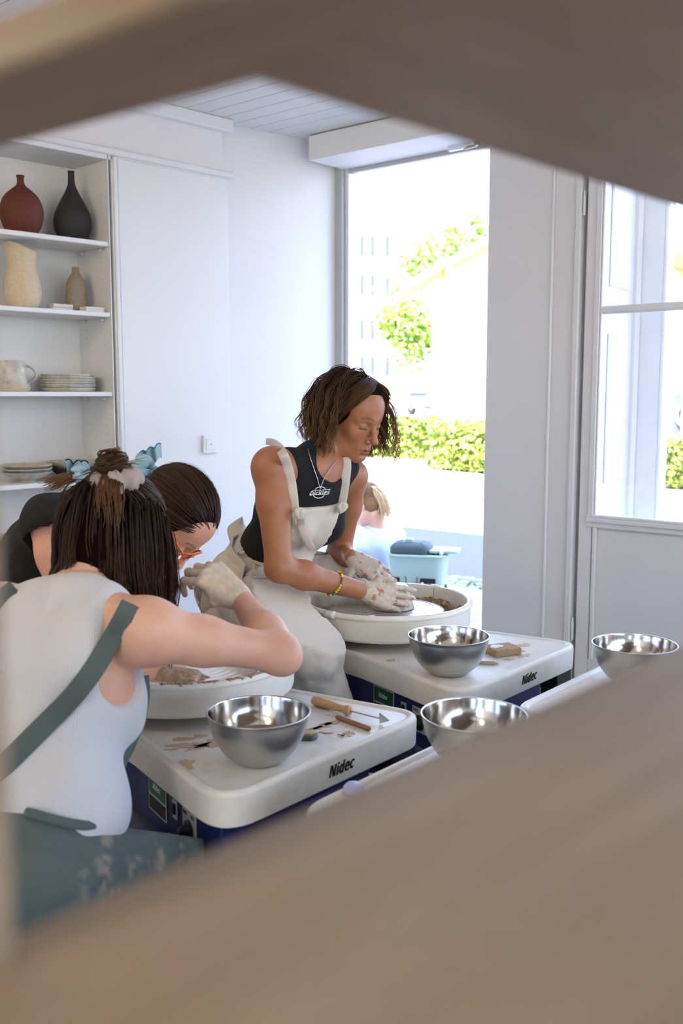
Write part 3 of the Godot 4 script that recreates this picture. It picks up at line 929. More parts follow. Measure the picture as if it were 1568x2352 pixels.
func build_tools() -> void:
	var y := TABLE - 0.0049
	# trimming tool: turned wooden handle, steel shaft, folded triangular blade
	var a := Vector3(-0.067, y + 0.0125, -2.229); var c := Vector3(0.021, y + 0.0115, -2.150); var e := Vector3(0.086, y + 0.012, -2.098)
	var t := base("trimming_tool", Vector3.ZERO)
	tag(t, "trimming tool with pale turned wooden handle and triangular steel blade", "pottery tool")
	var b := MB.new()
	var pts := []; var rad := []
	for q in [[0.0, 0.004], [0.02, 0.0095], [0.12, 0.0122], [0.35, 0.0118], [0.6, 0.0092], [0.8, 0.0082], [0.88, 0.0105], [0.93, 0.0112], [0.97, 0.0104], [1.0, 0.006]]:
		pts.append(a.lerp(c, q[0])); rad.append(q[1])
	b.tube(pts, rad, 16)
	put(b, "handle", M.tool_wood, t)
	b = MB.new()
	b.tube([c, e], 0.0022, 8)
	put(b, "shaft", M.aluminium, t)
	b = MB.new()
	var d := (e - c).normalized(); var s := d.cross(Vector3.UP).normalized()
	var p0 := e + Vector3(0, 0.014, 0) + s * 0.004; var p1 := e - Vector3(0, 0.011, 0) + s * 0.002; var p2 := e + d * 0.024 - Vector3(0, 0.001, 0) - s * 0.002
	for sd in [1.0, -1.0]:
		var off: Vector3 = s * (0.0007 * sd)
		if sd > 0: b.face([p0 + off, p1 + off, p2 + off])
		else: b.face([p0 + off, p2 + off, p1 + off])
	put(b, "blade", M.aluminium, t)
	# needle tool
	var n := base("needle_tool", Vector3.ZERO)
	tag(n, "thin needle tool with dark wooden handle beside the trimming tool", "pottery tool")
	b = MB.new()
	var n1 := Vector3(-0.012, y + 0.0058, -2.128); var n2 := Vector3(0.062, y + 0.0055, -2.047)
	b.tube([n1, n1.lerp(n2, 0.05), n1.lerp(n2, 0.5), n1.lerp(n2, 0.97), n2], [0.003, 0.0052, 0.0056, 0.0054, 0.004], 12)
	put(b, "handle", M.tool_wood_dark, n)
	b = MB.new()
	b.tube([n1, Vector3(-0.036, y + 0.003, -2.152)], [0.0014, 0.0006], 6)
	put(b, "needle", M.aluminium, n)
	# rubber kidney
	var k := base("rubber_kidney", G(703, 1695, y))
	tag(k, "grey rubber kidney scraper beside the bowl of slip", "pottery tool")
	b = MB.new()
	b.prism(round_poly([Vector2(-0.030, 0.004), Vector2(-0.012, -0.019), Vector2(0.018, -0.021), Vector2(0.027, 0.002), Vector2(0.016, 0.021), Vector2(-0.012, 0.020)], [0.008, 0.01, 0.01, 0.01, 0.009, 0.01], 4), [[-0.001, 0.0], [0.0, 0.002], [0.0, 0.008], [-0.004, 0.010]])
	put(b, "body", M.rubber_grey, k)
	b = MB.new()
	b.prism(blob(0.012, 0.5, 20, 51, 1.6, 0.5), [[0.0, 0.0], [-0.002, 0.0022]])
	put(b, "clay_smear", M.clay_tan, k).position = Vector3(0.006, 0.0099, -0.004)
	# sponge and stick on the farther table
	var sp := base("sponge", Vector3(0.452, y, -2.69), Basis(Vector3.UP, deg_to_rad(22)))
	tag(sp, "flat brown sponge with a dab of slip on the wheel table", "sponge")
	b = MB.new()
	b.box(Vector3(0, 0.0105, 0), Vector3(0.085, 0.021, 0.070), 0.003)
	put(b, "block", M.sponge, sp)
	b = MB.new()
	b.prism(blob(0.014, 0.4, 20, 52, 1.6, 0.2), [[0.0, 0.0], [-0.002, 0.0015]])
	put(b, "slip_patch", M.print_white, sp).position = Vector3(-0.016, 0.0209, -0.006)
	b = MB.new()
	b.tube([Vector3(0.35, y + 0.005, -2.583), Vector3(0.356, y + 0.005, -2.582), Vector3(0.410, y + 0.005, -2.573), Vector3(0.426, y + 0.003, -2.570)], [0.003, 0.0058, 0.0058, 0.001], 10, 0.8)
	tag(put(b, "wooden_stick", M.tool_wood), "small pale wooden modelling stick in front of the sponge", "pottery tool")
	# a pale knob on the third table, mostly behind the rack
	b = MB.new()
	b.lathe([Vector2(0, 0), Vector2(0.017, 0), Vector2(0.020, 0.006), Vector2(0.019, 0.013), Vector2(0.013, 0.019), Vector2(0.0, 0.021)], 24, Vector3(0.0, 0, 0.0))
	mat("lavender_plastic", Color(0.74, 0.77, 0.93), 0.3)
	var kn := put(b, "plastic_ball", M.lavender_plastic)
	kn.position = G(812, 1822, y)
	tag(kn, "small pale lavender plastic ball on the cream table edge", "ball")

# ---------------------------------------------------------------- pottery on the shelves
func build_pottery() -> void:
	var cer := func(called: String, cols: Array, rough: float, freq: float, scale: float, seed_: int) -> StandardMaterial3D:
		var m := mat(called, Color.WHITE, rough)
		textured(m, noise_tex(FastNoiseLite.TYPE_SIMPLEX, freq, [[0.0, 0.5, 1.0], cols], 256, 5, seed_), scale)
		return m
	cer.call("red_clay", [Color(0.33, 0.16, 0.105), Color(0.385, 0.19, 0.13), Color(0.43, 0.225, 0.16)], 0.75, 0.06, 6.0, 41)
	cer.call("black_clay", [Color(0.135, 0.13, 0.13), Color(0.165, 0.16, 0.16), Color(0.20, 0.19, 0.19)], 0.7, 0.06, 6.0, 42)
	cer.call("cream_clay", [Color(0.78, 0.71, 0.58), Color(0.82, 0.76, 0.64), Color(0.86, 0.80, 0.69)], 0.75, 0.03, 5.0, 43)
	cer.call("taupe_clay", [Color(0.54, 0.49, 0.42), Color(0.59, 0.54, 0.47), Color(0.64, 0.59, 0.52)], 0.8, 0.05, 6.0, 44)
	cer.call("stone_glaze", [Color(0.62, 0.60, 0.54), Color(0.76, 0.75, 0.70), Color(0.83, 0.82, 0.78)], 0.35, 0.02, 4.0, 45)
	cer.call("beige_glaze", [Color(0.70, 0.64, 0.55), Color(0.76, 0.71, 0.62), Color(0.80, 0.75, 0.67)], 0.45, 0.03, 4.0, 46)
	relief(M.red_clay, noise_tex(FastNoiseLite.TYPE_SIMPLEX, 0.09, [], 256, 3, 47), 0.08)
	mat("card_white", Color(0.86, 0.85, 0.82), 0.7)
	var y1: float = SHELVES[0]; var y2: float = SHELVES[1]; var y3: float = SHELVES[2]; var y4: float = SHELVES[3]; var y5: float = SHELVES[4]
	var o := lathe_thing("vase", C(0.880, y1, 0.12), [Vector2(0.0, 0), Vector2(0.040, 0), Vector2(0.052, 0.008), Vector2(0.070, 0.038), Vector2(0.0795, 0.075), Vector2(0.077, 0.108), Vector2(0.063, 0.142), Vector2(0.040, 0.166), Vector2(0.020, 0.182), Vector2(0.0135, 0.194), Vector2(0.0125, 0.208), Vector2(0.0155, 0.220), Vector2(0.0125, 0.2195), Vector2(0.010, 0.205), Vector2(0.009, 0.16)], M.red_clay)
	tag(o, "round rust red vase with narrow neck on the top shelf", "vase")
	o = lathe_thing("vase", C(0.669, y1, 0.12), [Vector2(0, 0), Vector2(0.040, 0), Vector2(0.050, 0.008), Vector2(0.067, 0.040), Vector2(0.0725, 0.072), Vector2(0.068, 0.105), Vector2(0.050, 0.145), Vector2(0.030, 0.182), Vector2(0.018, 0.208), Vector2(0.0135, 0.225), Vector2(0.012, 0.262), Vector2(0.0145, 0.268), Vector2(0.011, 0.267), Vector2(0.009, 0.25), Vector2(0.009, 0.2)], M.black_clay)
	tag(o, "tall black teardrop bottle vase with slim neck on the top shelf", "vase")
	# jug: lathe with its lip pulled to a spout, and a handle
	var j := base("jug", C(0.887, y2, 0.12), cup_basis())
	tag(j, "tall cream unglazed jug with wavy spout on the second shelf", "jug")
	var prof := [Vector2(0.0, 0), Vector2(0.046, 0), Vector2(0.056, 0.012), Vector2(0.067, 0.045), Vector2(0.068, 0.075), Vector2(0.061, 0.115), Vector2(0.053, 0.150), Vector2(0.051, 0.180), Vector2(0.053, 0.206), Vector2(0.056, 0.222), Vector2(0.0525, 0.2215), Vector2(0.049, 0.200), Vector2(0.047, 0.15)]
	var rows := []
	for k in prof.size():
		var row := PackedVector3Array()
		for s in 48:
			var a := TAU * s / 48
			var f: float = clampf((prof[k].y - 0.17) / 0.05, 0, 1)
			var sp := pow(maxf(0.0, cos(a - PI)), 6.0)
			var r: float = prof[k].x + 0.016 * f * sp
			row.append(Vector3(r * cos(a), prof[k].y + f * (0.018 * cos(a - PI) + 0.004 * sin(3.0 * a)), r * sin(a)))
		rows.append(row)
	var b := MB.new()
	b.grid(rows, true)
	put(b, "body", M.cream_clay, j)
	b = MB.new()
	b.tube([Vector3(0.045, 0.165, -0.02), Vector3(0.066, 0.168, -0.035), Vector3(0.076, 0.150, -0.042), Vector3(0.074, 0.115, -0.040), Vector3(0.058, 0.085, -0.030)], [0.009, 0.008, 0.0075, 0.008, 0.010], 10, 1.6)
	put(b, "handle", M.cream_clay, j)
	o = lathe_thing("bottle", C(0.657, y2, 0.13), [Vector2(0, 0), Vector2(0.034, 0), Vector2(0.039, 0.006), Vector2(0.0405, 0.05), Vector2(0.039, 0.105), Vector2(0.034, 0.125), Vector2(0.022, 0.145), Vector2(0.0145, 0.157), Vector2(0.0135, 0.172), Vector2(0.0145, 0.176), Vector2(0.011, 0.1755), Vector2(0.009, 0.16)], M.taupe_clay)
	tag(o, "small taupe clay bottle on the second shelf", "bottle")
	for q in [[0.748, 0.10, 0.086, 0.013, 0.0, "lower"], [0.746, 0.10, 0.082, 0.013, 0.0135, "upper"]]:
		b = MB.new()
		b.box(Vector3(0, q[3] / 2, 0), Vector3(q[2], q[3], 0.055), 0.001)
		var bx := put(b, "white_box", M.card_white)
		bx.transform = Transform3D(cup_basis(), C(q[0], y2 + q[4], q[1]))
		tag(bx, "flat white card box left of the taupe bottle, %s of two" % q[5], "box")
	b = MB.new()
	b.box(Vector3(0, 0.0095, 0), Vector3(0.080, 0.019, 0.05), 0.001)
	var bx2 := put(b, "white_box", M.card_white)
	bx2.transform = Transform3D(cup_basis(), C(0.640, y2, 0.045))
	tag(bx2, "flat white card box in front of the taupe bottle", "box")
	# mug on two saucers
	for k in 2:
		o = lathe_thing("saucer", C(0.955, y3 + 0.0125 * k, 0.11), [Vector2(0, 0), Vector2(0.062, 0), Vector2(0.068, 0.005), Vector2(0.072 - 0.002 * k, 0.014), Vector2(0.069, 0.0142), Vector2(0.062, 0.008), Vector2(0.0, 0.007)], M.beige_glaze)
		tag(o, ["lower of two beige saucers under the stoneware mug", "upper of two beige saucers under the stoneware mug"][k], "saucer")
	var mg := base("mug", C(0.955, y3 + 0.0205, 0.11), cup_basis())
	tag(mg, "large grey stoneware mug with round handle on stacked saucers", "mug")
	b = MB.new()
	b.lathe([Vector2(0, 0), Vector2(0.056, 0), Vector2(0.0605, 0.004), Vector2(0.061, 0.065), Vector2(0.059, 0.074), Vector2(0.053, 0.083), Vector2(0.052, 0.092), Vector2(0.055, 0.0945), Vector2(0.0505, 0.0945), Vector2(0.049, 0.085), Vector2(0.056, 0.07), Vector2(0.056, 0.01), Vector2(0, 0.008)], 40)
	put(b, "body", M.stone_glaze, mg)
	b = MB.new()
	var hp := []
	for k in 13:
		var a := lerpf(1.45, -1.55, k / 12.0)
		hp.append(Vector3(0.058 + 0.046 * cos(a), 0.043 + 0.034 * sin(a), 0))
	b.tube(hp, 0.0062, 10, 0.75)
	put(b, "handle", M.stone_glaze, mg)
	# plates
	var names := ["lowest", "second", "third", "fourth", "fifth", "topmost"]
	for k in 6:
		var r := 0.106 - 0.0012 * absf(k - 1.5) + (0.001 if k % 2 else 0.0)
		o = lathe_thing("plate", C(0.710 + 0.001 * (k % 3), y3 + 0.0098 * k + (0.004 if k else 0.0), 0.12), [Vector2(0, 0.0), Vector2(r - 0.02, 0.0), Vector2(r - 0.007, 0.003), Vector2(r, 0.012), Vector2(r - 0.001, 0.0145), Vector2(r - 0.004, 0.014), Vector2(r - 0.012, 0.008), Vector2(0, 0.006)], M.stone_glaze)
		tag(o, "pale grey stoneware plate, %s in the stack beside the mug" % names[k], "plate", "plates stacked beside the mug")
	for k in 3:
		var r := 0.094
		o = lathe_thing("shallow_bowl", C(0.905, y4 + 0.014 * k, 0.11), [Vector2(0, 0.0), Vector2(0.03, 0.0), Vector2(0.032, 0.006), Vector2(0.06, 0.016), Vector2(r, 0.036 if k == 0 else 0.034), Vector2(r - 0.003, 0.0375), Vector2(0.06, 0.022), Vector2(0, 0.012)], M.beige_glaze if k == 2 else M.stone_glaze)
		tag(o, ["lowest footed shallow bowl of the stack of three on the shelf", "middle shallow bowl of the stack of three on the shelf", "topmost beige shallow bowl of the stack of three"][k], "bowl")
	o = lathe_thing("dark_bowl", C(0.690, y4, 0.13), [Vector2(0, 0), Vector2(0.04, 0), Vector2(0.075, 0.02), Vector2(0.092, 0.042), Vector2(0.089, 0.042), Vector2(0.07, 0.022), Vector2(0, 0.008)], M.black_clay)
	tag(o, "black bowl under the wide pale bowl on the shelf", "bowl")
	o = lathe_thing("wide_bowl", C(0.690, y4 + 0.030, 0.13), [Vector2(0, 0), Vector2(0.045, 0), Vector2(0.07, 0.01), Vector2(0.105, 0.036), Vector2(0.102, 0.037), Vector2(0.07, 0.016), Vector2(0, 0.007)], M.stone_glaze)
	tag(o, "wide pale speckled bowl stacked on a black bowl", "bowl")
	for k in 3:
		o = lathe_thing("small_bowl", C(1.045, y5 + 0.019 * k, 0.08), [Vector2(0, 0), Vector2(0.035, 0), Vector2(0.05, 0.01), Vector2(0.068, 0.032), Vector2(0.065, 0.033), Vector2(0.04, 0.01), Vector2(0, 0.006)], M.stone_glaze)
		tag(o, ["lowest of three small bowls stacked behind the person in black", "middle of three small bowls stacked behind the person in black", "topmost of three small bowls stacked behind the person in black"][k], "bowl")
	for k in 3:
		o = lathe_thing("small_plate", C(0.955, y5 + 0.012 * k, 0.19), [Vector2(0, 0), Vector2(0.05, 0), Vector2(0.062, 0.011), Vector2(0.06, 0.0125), Vector2(0.045, 0.004), Vector2(0, 0.004)], M.beige_glaze)
		tag(o, ["lowest of three small beige plates at the back of the lower shelf", "middle of three small beige plates at the back of the lower shelf", "topmost of three small beige plates at the back of the lower shelf"][k], "plate")

func lathe_thing(called: String, at: Vector3, prof: Array, m: Material) -> MeshInstance3D:
	var smooth := []
	for k in prof.size() - 1:         # Catmull-Rom between the given points
		var p0: Vector2 = prof[maxi(k - 1, 0)]; var p1: Vector2 = prof[k]; var p2: Vector2 = prof[k + 1]; var p3: Vector2 = prof[mini(k + 2, prof.size() - 1)]
		for s in 3:
			var q := p1.cubic_interpolate(p2, p0, p3, s / 3.0)
			smooth.append(Vector2(maxf(q.x, 0.0), q.y))
	smooth.append(prof[-1])
	var b := MB.new()
	b.lathe(smooth, 40)
	var o := put(b, called, m)
	o.transform = Transform3D(cup_basis(), at)
	return o

# ---------------------------------------------------------------- smooth bodies: distance fields meshed as surface nets
class Field:
	var o: Vector3
	var h: float
	var nx: int
	var ny: int
	var nz: int
	var d := PackedFloat32Array()
	func _init(lo: Vector3, hi: Vector3, cell: float) -> void:
		o = lo; h = cell
		nx = int(ceil((hi.x - lo.x) / cell)) + 1
		ny = int(ceil((hi.y - lo.y) / cell)) + 1
		nz = int(ceil((hi.z - lo.z) / cell)) + 1
		d.resize(nx * ny * nz)
		d.fill(1.0)
	func span(lo: Vector3, hi: Vector3) -> PackedInt32Array:
		return PackedInt32Array([
			clampi(int(floor((lo.x - o.x) / h)), 0, nx), clampi(int(ceil((hi.x - o.x) / h)) + 1, 0, nx),
			clampi(int(floor((lo.y - o.y) / h)), 0, ny), clampi(int(ceil((hi.y - o.y) / h)) + 1, 0, ny),
			clampi(int(floor((lo.z - o.z) / h)), 0, nz), clampi(int(ceil((hi.z - o.z) / h)) + 1, 0, nz)])
	# tapered capsule; sub carves it away
	func cap(a: Vector3, b: Vector3, ra: float, rb: float, k: float = 0.02, sub: bool = false) -> void:
		var m := maxf(ra, rb) + k + 2.5 * h
		var e := Vector3(m, m, m)
		var s := span(a.min(b) - e, a.max(b) + e)
		var ab := b - a
		var inv := 1.0 / maxf(ab.length_squared(), 1e-9)
		for z in range(s[4], s[5]):
			for y in range(s[2], s[3]):
				var at := (z * ny + y) * nx
				var p := Vector3(o.x + s[0] * h, o.y + y * h, o.z + z * h) - a
				for x in range(s[0], s[1]):
					var t := clampf(p.dot(ab) * inv, 0.0, 1.0)
					var q := (p - ab * t).length() - (ra + (rb - ra) * t)
					p.x += h
					var c := d[at + x]
					if sub:
						q = -q
						var f := maxf(k - absf(c - q), 0.0)
						d[at + x] = maxf(c, q) + f * f * 0.25 / k
					else:
						var f := maxf(k - absf(c - q), 0.0)
						d[at + x] = minf(c, q) - f * f * 0.25 / k
	func ell(c0: Vector3, r: Vector3, k: float = 0.02, bas: Basis = Basis.IDENTITY, sub: bool = false) -> void:
		var m := maxf(r.x, maxf(r.y, r.z)) + k + 2.5 * h
		var e := Vector3(m, m, m)
		var s := span(c0 - e, c0 + e)
		var iv := Vector3(1.0 / r.x, 1.0 / r.y, 1.0 / r.z)
		var tb := bas.transposed()
		var step := tb * Vector3(h, 0, 0)
		for z in range(s[4], s[5]):
			for y in range(s[2], s[3]):
				var at := (z * ny + y) * nx
				var p := tb * (Vector3(o.x + s[0] * h, o.y + y * h, o.z + z * h) - c0)
				for x in range(s[0], s[1]):
					var w := p * iv
					var k0 := w.length()
					var k1 := (w * iv).length()
					var q := k0 * (k0 - 1.0) / maxf(k1, 1e-5)
					p += step
					var c := d[at + x]
					if sub:
						q = -q
						var f := maxf(k - absf(c - q), 0.0)
						d[at + x] = maxf(c, q) + f * f * 0.25 / k
					else:
						var f := maxf(k - absf(c - q), 0.0)
						d[at + x] = minf(c, q) - f * f * 0.25 / k
	func chain(pts: Array, rad: Array, k: float = 0.02) -> void:
		for i in pts.size() - 1: cap(pts[i], pts[i + 1], rad[i], rad[i + 1], k)
	# keep only the side of a plane that n points away from
	func clip(p0: Vector3, n: Vector3) -> void:
		for z in nz:
			for y in ny:
				var at := (z * ny + y) * nx
				var q := (Vector3(o.x, o.y + y * h, o.z + z * h) - p0).dot(n)
				var st := n.x * h
				for x in nx:
					if q > d[at + x]: d[at + x] = q
					q += st
	func ripple(noise: FastNoiseLite, amp: float, within: float = 0.03) -> void:
		for z in nz:
			for y in ny:
				var at := (z * ny + y) * nx
				for x in nx:
					var c := d[at + x]
					if c < within and c > -within:
						d[at + x] = c + amp * noise.get_noise_3d(o.x + x * h, o.y + y * h, o.z + z * h)
	func sample(p: Vector3) -> float:
		var q := (p - o) / h
		var x := clampi(int(q.x), 0, nx - 2); var y := clampi(int(q.y), 0, ny - 2); var z := clampi(int(q.z), 0, nz - 2)
		var f := Vector3(clampf(q.x - x, 0, 1), clampf(q.y - y, 0, 1), clampf(q.z - z, 0, 1))
		var i := (z * ny + y) * nx + x
		var a := lerpf(lerpf(d[i], d[i + 1], f.x), lerpf(d[i + nx], d[i + nx + 1], f.x), f.y)
		i += nx * ny
		var b := lerpf(lerpf(d[i], d[i + 1], f.x), lerpf(d[i + nx], d[i + nx + 1], f.x), f.y)
		return lerpf(a, b, f.z)
	# the point of the ray p + n t where the field equals lift, coming from outside
	func land(p: Vector3, n: Vector3, lift: float) -> Vector3:
		var q := p
		for i in 60:
			var s := sample(q) - lift
			if s < 0.0004: break
			q += n * minf(maxf(s * 0.8, 0.0008), 0.02)
		return q
	func nets(mb: MB, paint = null) -> void:
		var id := {}
		var nxy := nx * ny
		var lim := 2.2 * h
		var off := [0, 1, nx, nx + 1, nxy, nxy + 1, nxy + nx, nxy + nx + 1]
		var cells := []
		for z in nz - 1:
			for y in ny - 1:
				var at := (z * ny + y) * nx
				for x in nx - 1:
					var c := d[at + x]
					if c > lim or c < -lim: continue
					var i := at + x
					var v0 := c; var v1 := d[i + 1]; var v2 := d[i + nx]; var v3 := d[i + nx + 1]
					var v4 := d[i + nxy]; var v5 := d[i + nxy + 1]; var v6 := d[i + nxy + nx]; var v7 := d[i + nxy + nx + 1]
					var neg := int(v0 < 0) + int(v1 < 0) + int(v2 < 0) + int(v3 < 0) + int(v4 < 0) + int(v5 < 0) + int(v6 < 0) + int(v7 < 0)
					if neg == 0 or neg == 8: continue
					var sum := Vector3.ZERO
					var cnt := 0
					if (v0 < 0) != (v1 < 0): sum += Vector3(v0 / (v0 - v1), 0, 0); cnt += 1
					if (v2 < 0) != (v3 < 0): sum += Vector3(v2 / (v2 - v3), 1, 0); cnt += 1
					if (v4 < 0) != (v5 < 0): sum += Vector3(v4 / (v4 - v5), 0, 1); cnt += 1
					if (v6 < 0) != (v7 < 0): sum += Vector3(v6 / (v6 - v7), 1, 1); cnt += 1
					if (v0 < 0) != (v2 < 0): sum += Vector3(0, v0 / (v0 - v2), 0); cnt += 1
					if (v1 < 0) != (v3 < 0): sum += Vector3(1, v1 / (v1 - v3), 0); cnt += 1
					if (v4 < 0) != (v6 < 0): sum += Vector3(0, v4 / (v4 - v6), 1); cnt += 1
					if (v5 < 0) != (v7 < 0): sum += Vector3(1, v5 / (v5 - v7), 1); cnt += 1
					if (v0 < 0) != (v4 < 0): sum += Vector3(0, 0, v0 / (v0 - v4)); cnt += 1
					if (v1 < 0) != (v5 < 0): sum += Vector3(1, 0, v1 / (v1 - v5)); cnt += 1
					if (v2 < 0) != (v6 < 0): sum += Vector3(0, 1, v2 / (v2 - v6)); cnt += 1
					if (v3 < 0) != (v7 < 0): sum += Vector3(1, 1, v3 / (v3 - v7)); cnt += 1
					var f := sum / cnt
					var p := o + (Vector3(x, y, z) + f) * h
					var g := Vector3((v1 - v0) + (v3 - v2) + (v5 - v4) + (v7 - v6), (v2 - v0) + (v3 - v1) + (v6 - v4) + (v7 - v5), (v4 - v0) + (v5 - v1) + (v6 - v2) + (v7 - v3))
					id[i] = mb.vert(p, g.normalized(), paint.call(p) if paint != null else mb.col, Vector2.ZERO)
					cells.append(i)
		for i in cells:
			var c: float = d[i]
			for ax in 3:
				var st: int = [1, nx, nxy][ax]
				if (c < 0) == (d[i + st] < 0): continue
				var s1: int = [nx, nxy, 1][ax]
				var s2: int = [nxy, 1, nx][ax]
				if not (id.has(i - s1) and id.has(i - s2) and id.has(i - s1 - s2)): continue
				var a: int = id[i]; var b: int = id[i - s1]; var e: int = id[i - s1 - s2]; var f2: int = id[i - s2]
				if c < 0: mb.i.append_array(PackedInt32Array([a, e, b, a, f2, e]))
				else: mb.i.append_array(PackedInt32Array([a, b, e, a, e, f2]))

# a head in its own axes: x to the person's left, y up, z forwards; eyes at y = 0
func head_field(cell: float, detail: bool, neck: Vector3 = Vector3(0, -0.19, -0.055)) -> Field:
	var f := Field.new(Vector3(-0.10, -0.20, -0.18), Vector3(0.10, 0.135, 0.135), cell)
	f.ell(Vector3(0, 0.030, -0.014), Vector3(0.072, 0.080, 0.092), 0.01)
	f.ell(Vector3(0, -0.030, 0.030), Vector3(0.056, 0.078, 0.054), 0.03)
	f.ell(Vector3(0, 0.040, 0.046), Vector3(0.056, 0.046, 0.036), 0.03)
	var n0 := Vector3(0, -0.045, -0.030)
	f.cap(n0, n0 + (neck - n0).limit_length(0.095), 0.047, 0.048, 0.035)
	for s in [-1.0, 1.0]:
		f.cap(Vector3(s * 0.050, -0.050, 0.008), Vector3(s * 0.014, -0.094, 0.062), 0.015, 0.014, 0.028)
		f.ell(Vector3(s * 0.036, -0.028, 0.056), Vector3(0.023, 0.021, 0.021), 0.022)
		f.cap(Vector3(s * 0.010, 0.017, 0.080), Vector3(s * 0.043, 0.013, 0.062), 0.0075, 0.006, 0.016)
	f.ell(Vector3(0, -0.096, 0.066), Vector3(0.019, 0.016, 0.016), 0.022)
	f.ell(Vector3(0, -0.066, 0.074), Vector3(0.026, 0.020, 0.016), 0.02)
	if detail:
		for s in [-1.0, 1.0]:
			f.ell(Vector3(s * 0.031, 0.001, 0.092), Vector3(0.017, 0.0095, 0.0125), 0.010, Basis.IDENTITY, true)
			f.ell(Vector3(s * 0.031, -0.0015, 0.0705), Vector3(0.0145, 0.0115, 0.0125), 0.003)
			f.cap(Vector3(s * 0.018, -0.0085, 0.0815), Vector3(s * 0.043, -0.0095, 0.0745), 0.0012, 0.0012, 0.0016, true)
	f.cap(Vector3(0, 0.010, 0.082), Vector3(0, -0.033, 0.1075), 0.0068, 0.0085, 0.009)
	f.ell(Vector3(0, -0.0370, 0.1075), Vector3(0.0092, 0.0086, 0.0092), 0.006)
	if detail:
		for s in [-1.0, 1.0]:
			f.ell(Vector3(s * 0.0115, -0.0415, 0.0925), Vector3(0.0062, 0.0062, 0.0085), 0.005)
			f.ell(Vector3(s * 0.006, -0.0475, 0.0965), Vector3(0.0034, 0.0025, 0.0046), 0.002, Basis.IDENTITY, true)
		# lips
		for s in [-1.0, 1.0]:
			f.chain([Vector3(0, -0.0665, 0.0925), Vector3(s * 0.007, -0.0645, 0.0925), Vector3(s * 0.0215, -0.0705, 0.0805)], [0.0042, 0.0046, 0.0018], 0.004)
			f.chain([Vector3(0, -0.0770, 0.0905), Vector3(s * 0.010, -0.0760, 0.0885), Vector3(s * 0.0210, -0.0715, 0.0805)], [0.0056, 0.0052, 0.0018], 0.004)
			f.cap(Vector3(0, -0.0708, 0.0975), Vector3(s * 0.022, -0.0712, 0.0825), 0.0016, 0.0012, 0.002, true)
		f.ell(Vector3(0, -0.0865, 0.089), Vector3(0.014, 0.0045, 0.006), 0.008, Basis.IDENTITY, true)
	for s in [-1.0, 1.0]:
		f.ell(Vector3(s * 0.0735, -0.010, -0.012), Vector3(0.0075, 0.029, 0.018), 0.006, Basis(Vector3.UP, s * -0.35))
		f.ell(Vector3(s * 0.0815, -0.008, -0.008), Vector3(0.005, 0.018, 0.010), 0.004, Basis(Vector3.UP, s * -0.35), true)
	return f

# fingers and palm in a hand's own axes: y along the fingers, z out of the back of the hand, x towards the thumb times side
# curl: for index, middle, ring, little: [knuckle, middle joint, end joint, spread]; thumb: list of four points
func hand_points(curls: Array, side: float) -> Array:
	var bases := [Vector3(0.030, 0.086, 0.000), Vector3(0.008, 0.090, 0.003), Vector3(-0.014, 0.086, 0.001), Vector3(-0.033, 0.077, -0.003)]
	var lens := [[0.042, 0.025, 0.021], [0.046, 0.028, 0.022], [0.042, 0.026, 0.021], [0.033, 0.020, 0.018]]
	var out := []
	for k in 4:
		var p: Vector3 = bases[k]
		var c: Array = curls[k]
		var a := 0.0
		var pts := [p]
		for j in 3:
			a += c[j]
			var dir := Vector3(sin(c[3]), cos(a) * cos(c[3]), -sin(a)).normalized()
			p += dir * lens[k][j]
			pts.append(p)
		for j in pts.size(): pts[j].x *= side
		out.append(pts)
	return out
func add_hand(mb: MB, xf: Transform3D, side: float, curls: Array, thumb: Array, paint: Callable, cell: float = 0.003, size: float = 1.0, wrist_r: float = 0.026) -> void:
	var f := Field.new(Vector3(-0.085, -0.075, -0.10), Vector3(0.085, 0.20, 0.06), cell)
	var fing := hand_points(curls, side)
	f.cap(Vector3(0, -0.020, 0), Vector3(0, 0.008, 0), wrist_r * 0.96, wrist_r * 0.92, 0.012)
	for k in 4:
		var kn: Vector3 = fing[k][0]
		f.cap(Vector3(kn.x * 0.45, 0.004, 0), kn, 0.0165, 0.0120, 0.014)
	f.cap(Vector3(0.016 * side, 0.018, -0.008), Vector3(0.030 * side, 0.050, -0.012), 0.017, 0.013, 0.014)
	f.cap(Vector3(-0.018 * side, 0.02, -0.006), Vector3(-0.028 * side, 0.062, -0.008), 0.014, 0.012, 0.014)
	for k in 4:
		var r: float = [0.0092, 0.0095, 0.0090, 0.0078][k]
		f.chain(fing[k], [r * 1.06, r * 0.98, r * 0.90, r * 0.76], 0.0035)
		f.ell(fing[k][1], Vector3(r, r, r) * 1.02, 0.003)
	var th := []
	for q in thumb: th.append(Vector3(q.x * side, q.y, q.z))
	f.chain(th, [0.0155, 0.0125, 0.0108, 0.0085], 0.006)
	var g := MB.new()
	var keep := mb.xf
	mb.xf = keep * xf * Transform3D(Basis.from_scale(Vector3.ONE * size), Vector3.ZERO)
	f.nets(mb, paint)
	mb.xf = keep

func frame(origin: Vector3, fwd: Vector3, up: Vector3) -> Transform3D:      # x left, y up, z forwards, keeping fwd
	var z := fwd.normalized()
	var x := up.cross(z).normalized()
	return Transform3D(Basis(x, z.cross(x), z), origin)
func frame_up(origin: Vector3, up: Vector3, left: Vector3) -> Transform3D:  # keeping up
	var y := up.normalized()
	var z := left.cross(y).normalized()
	return Transform3D(Basis(y.cross(z), y, z), origin)

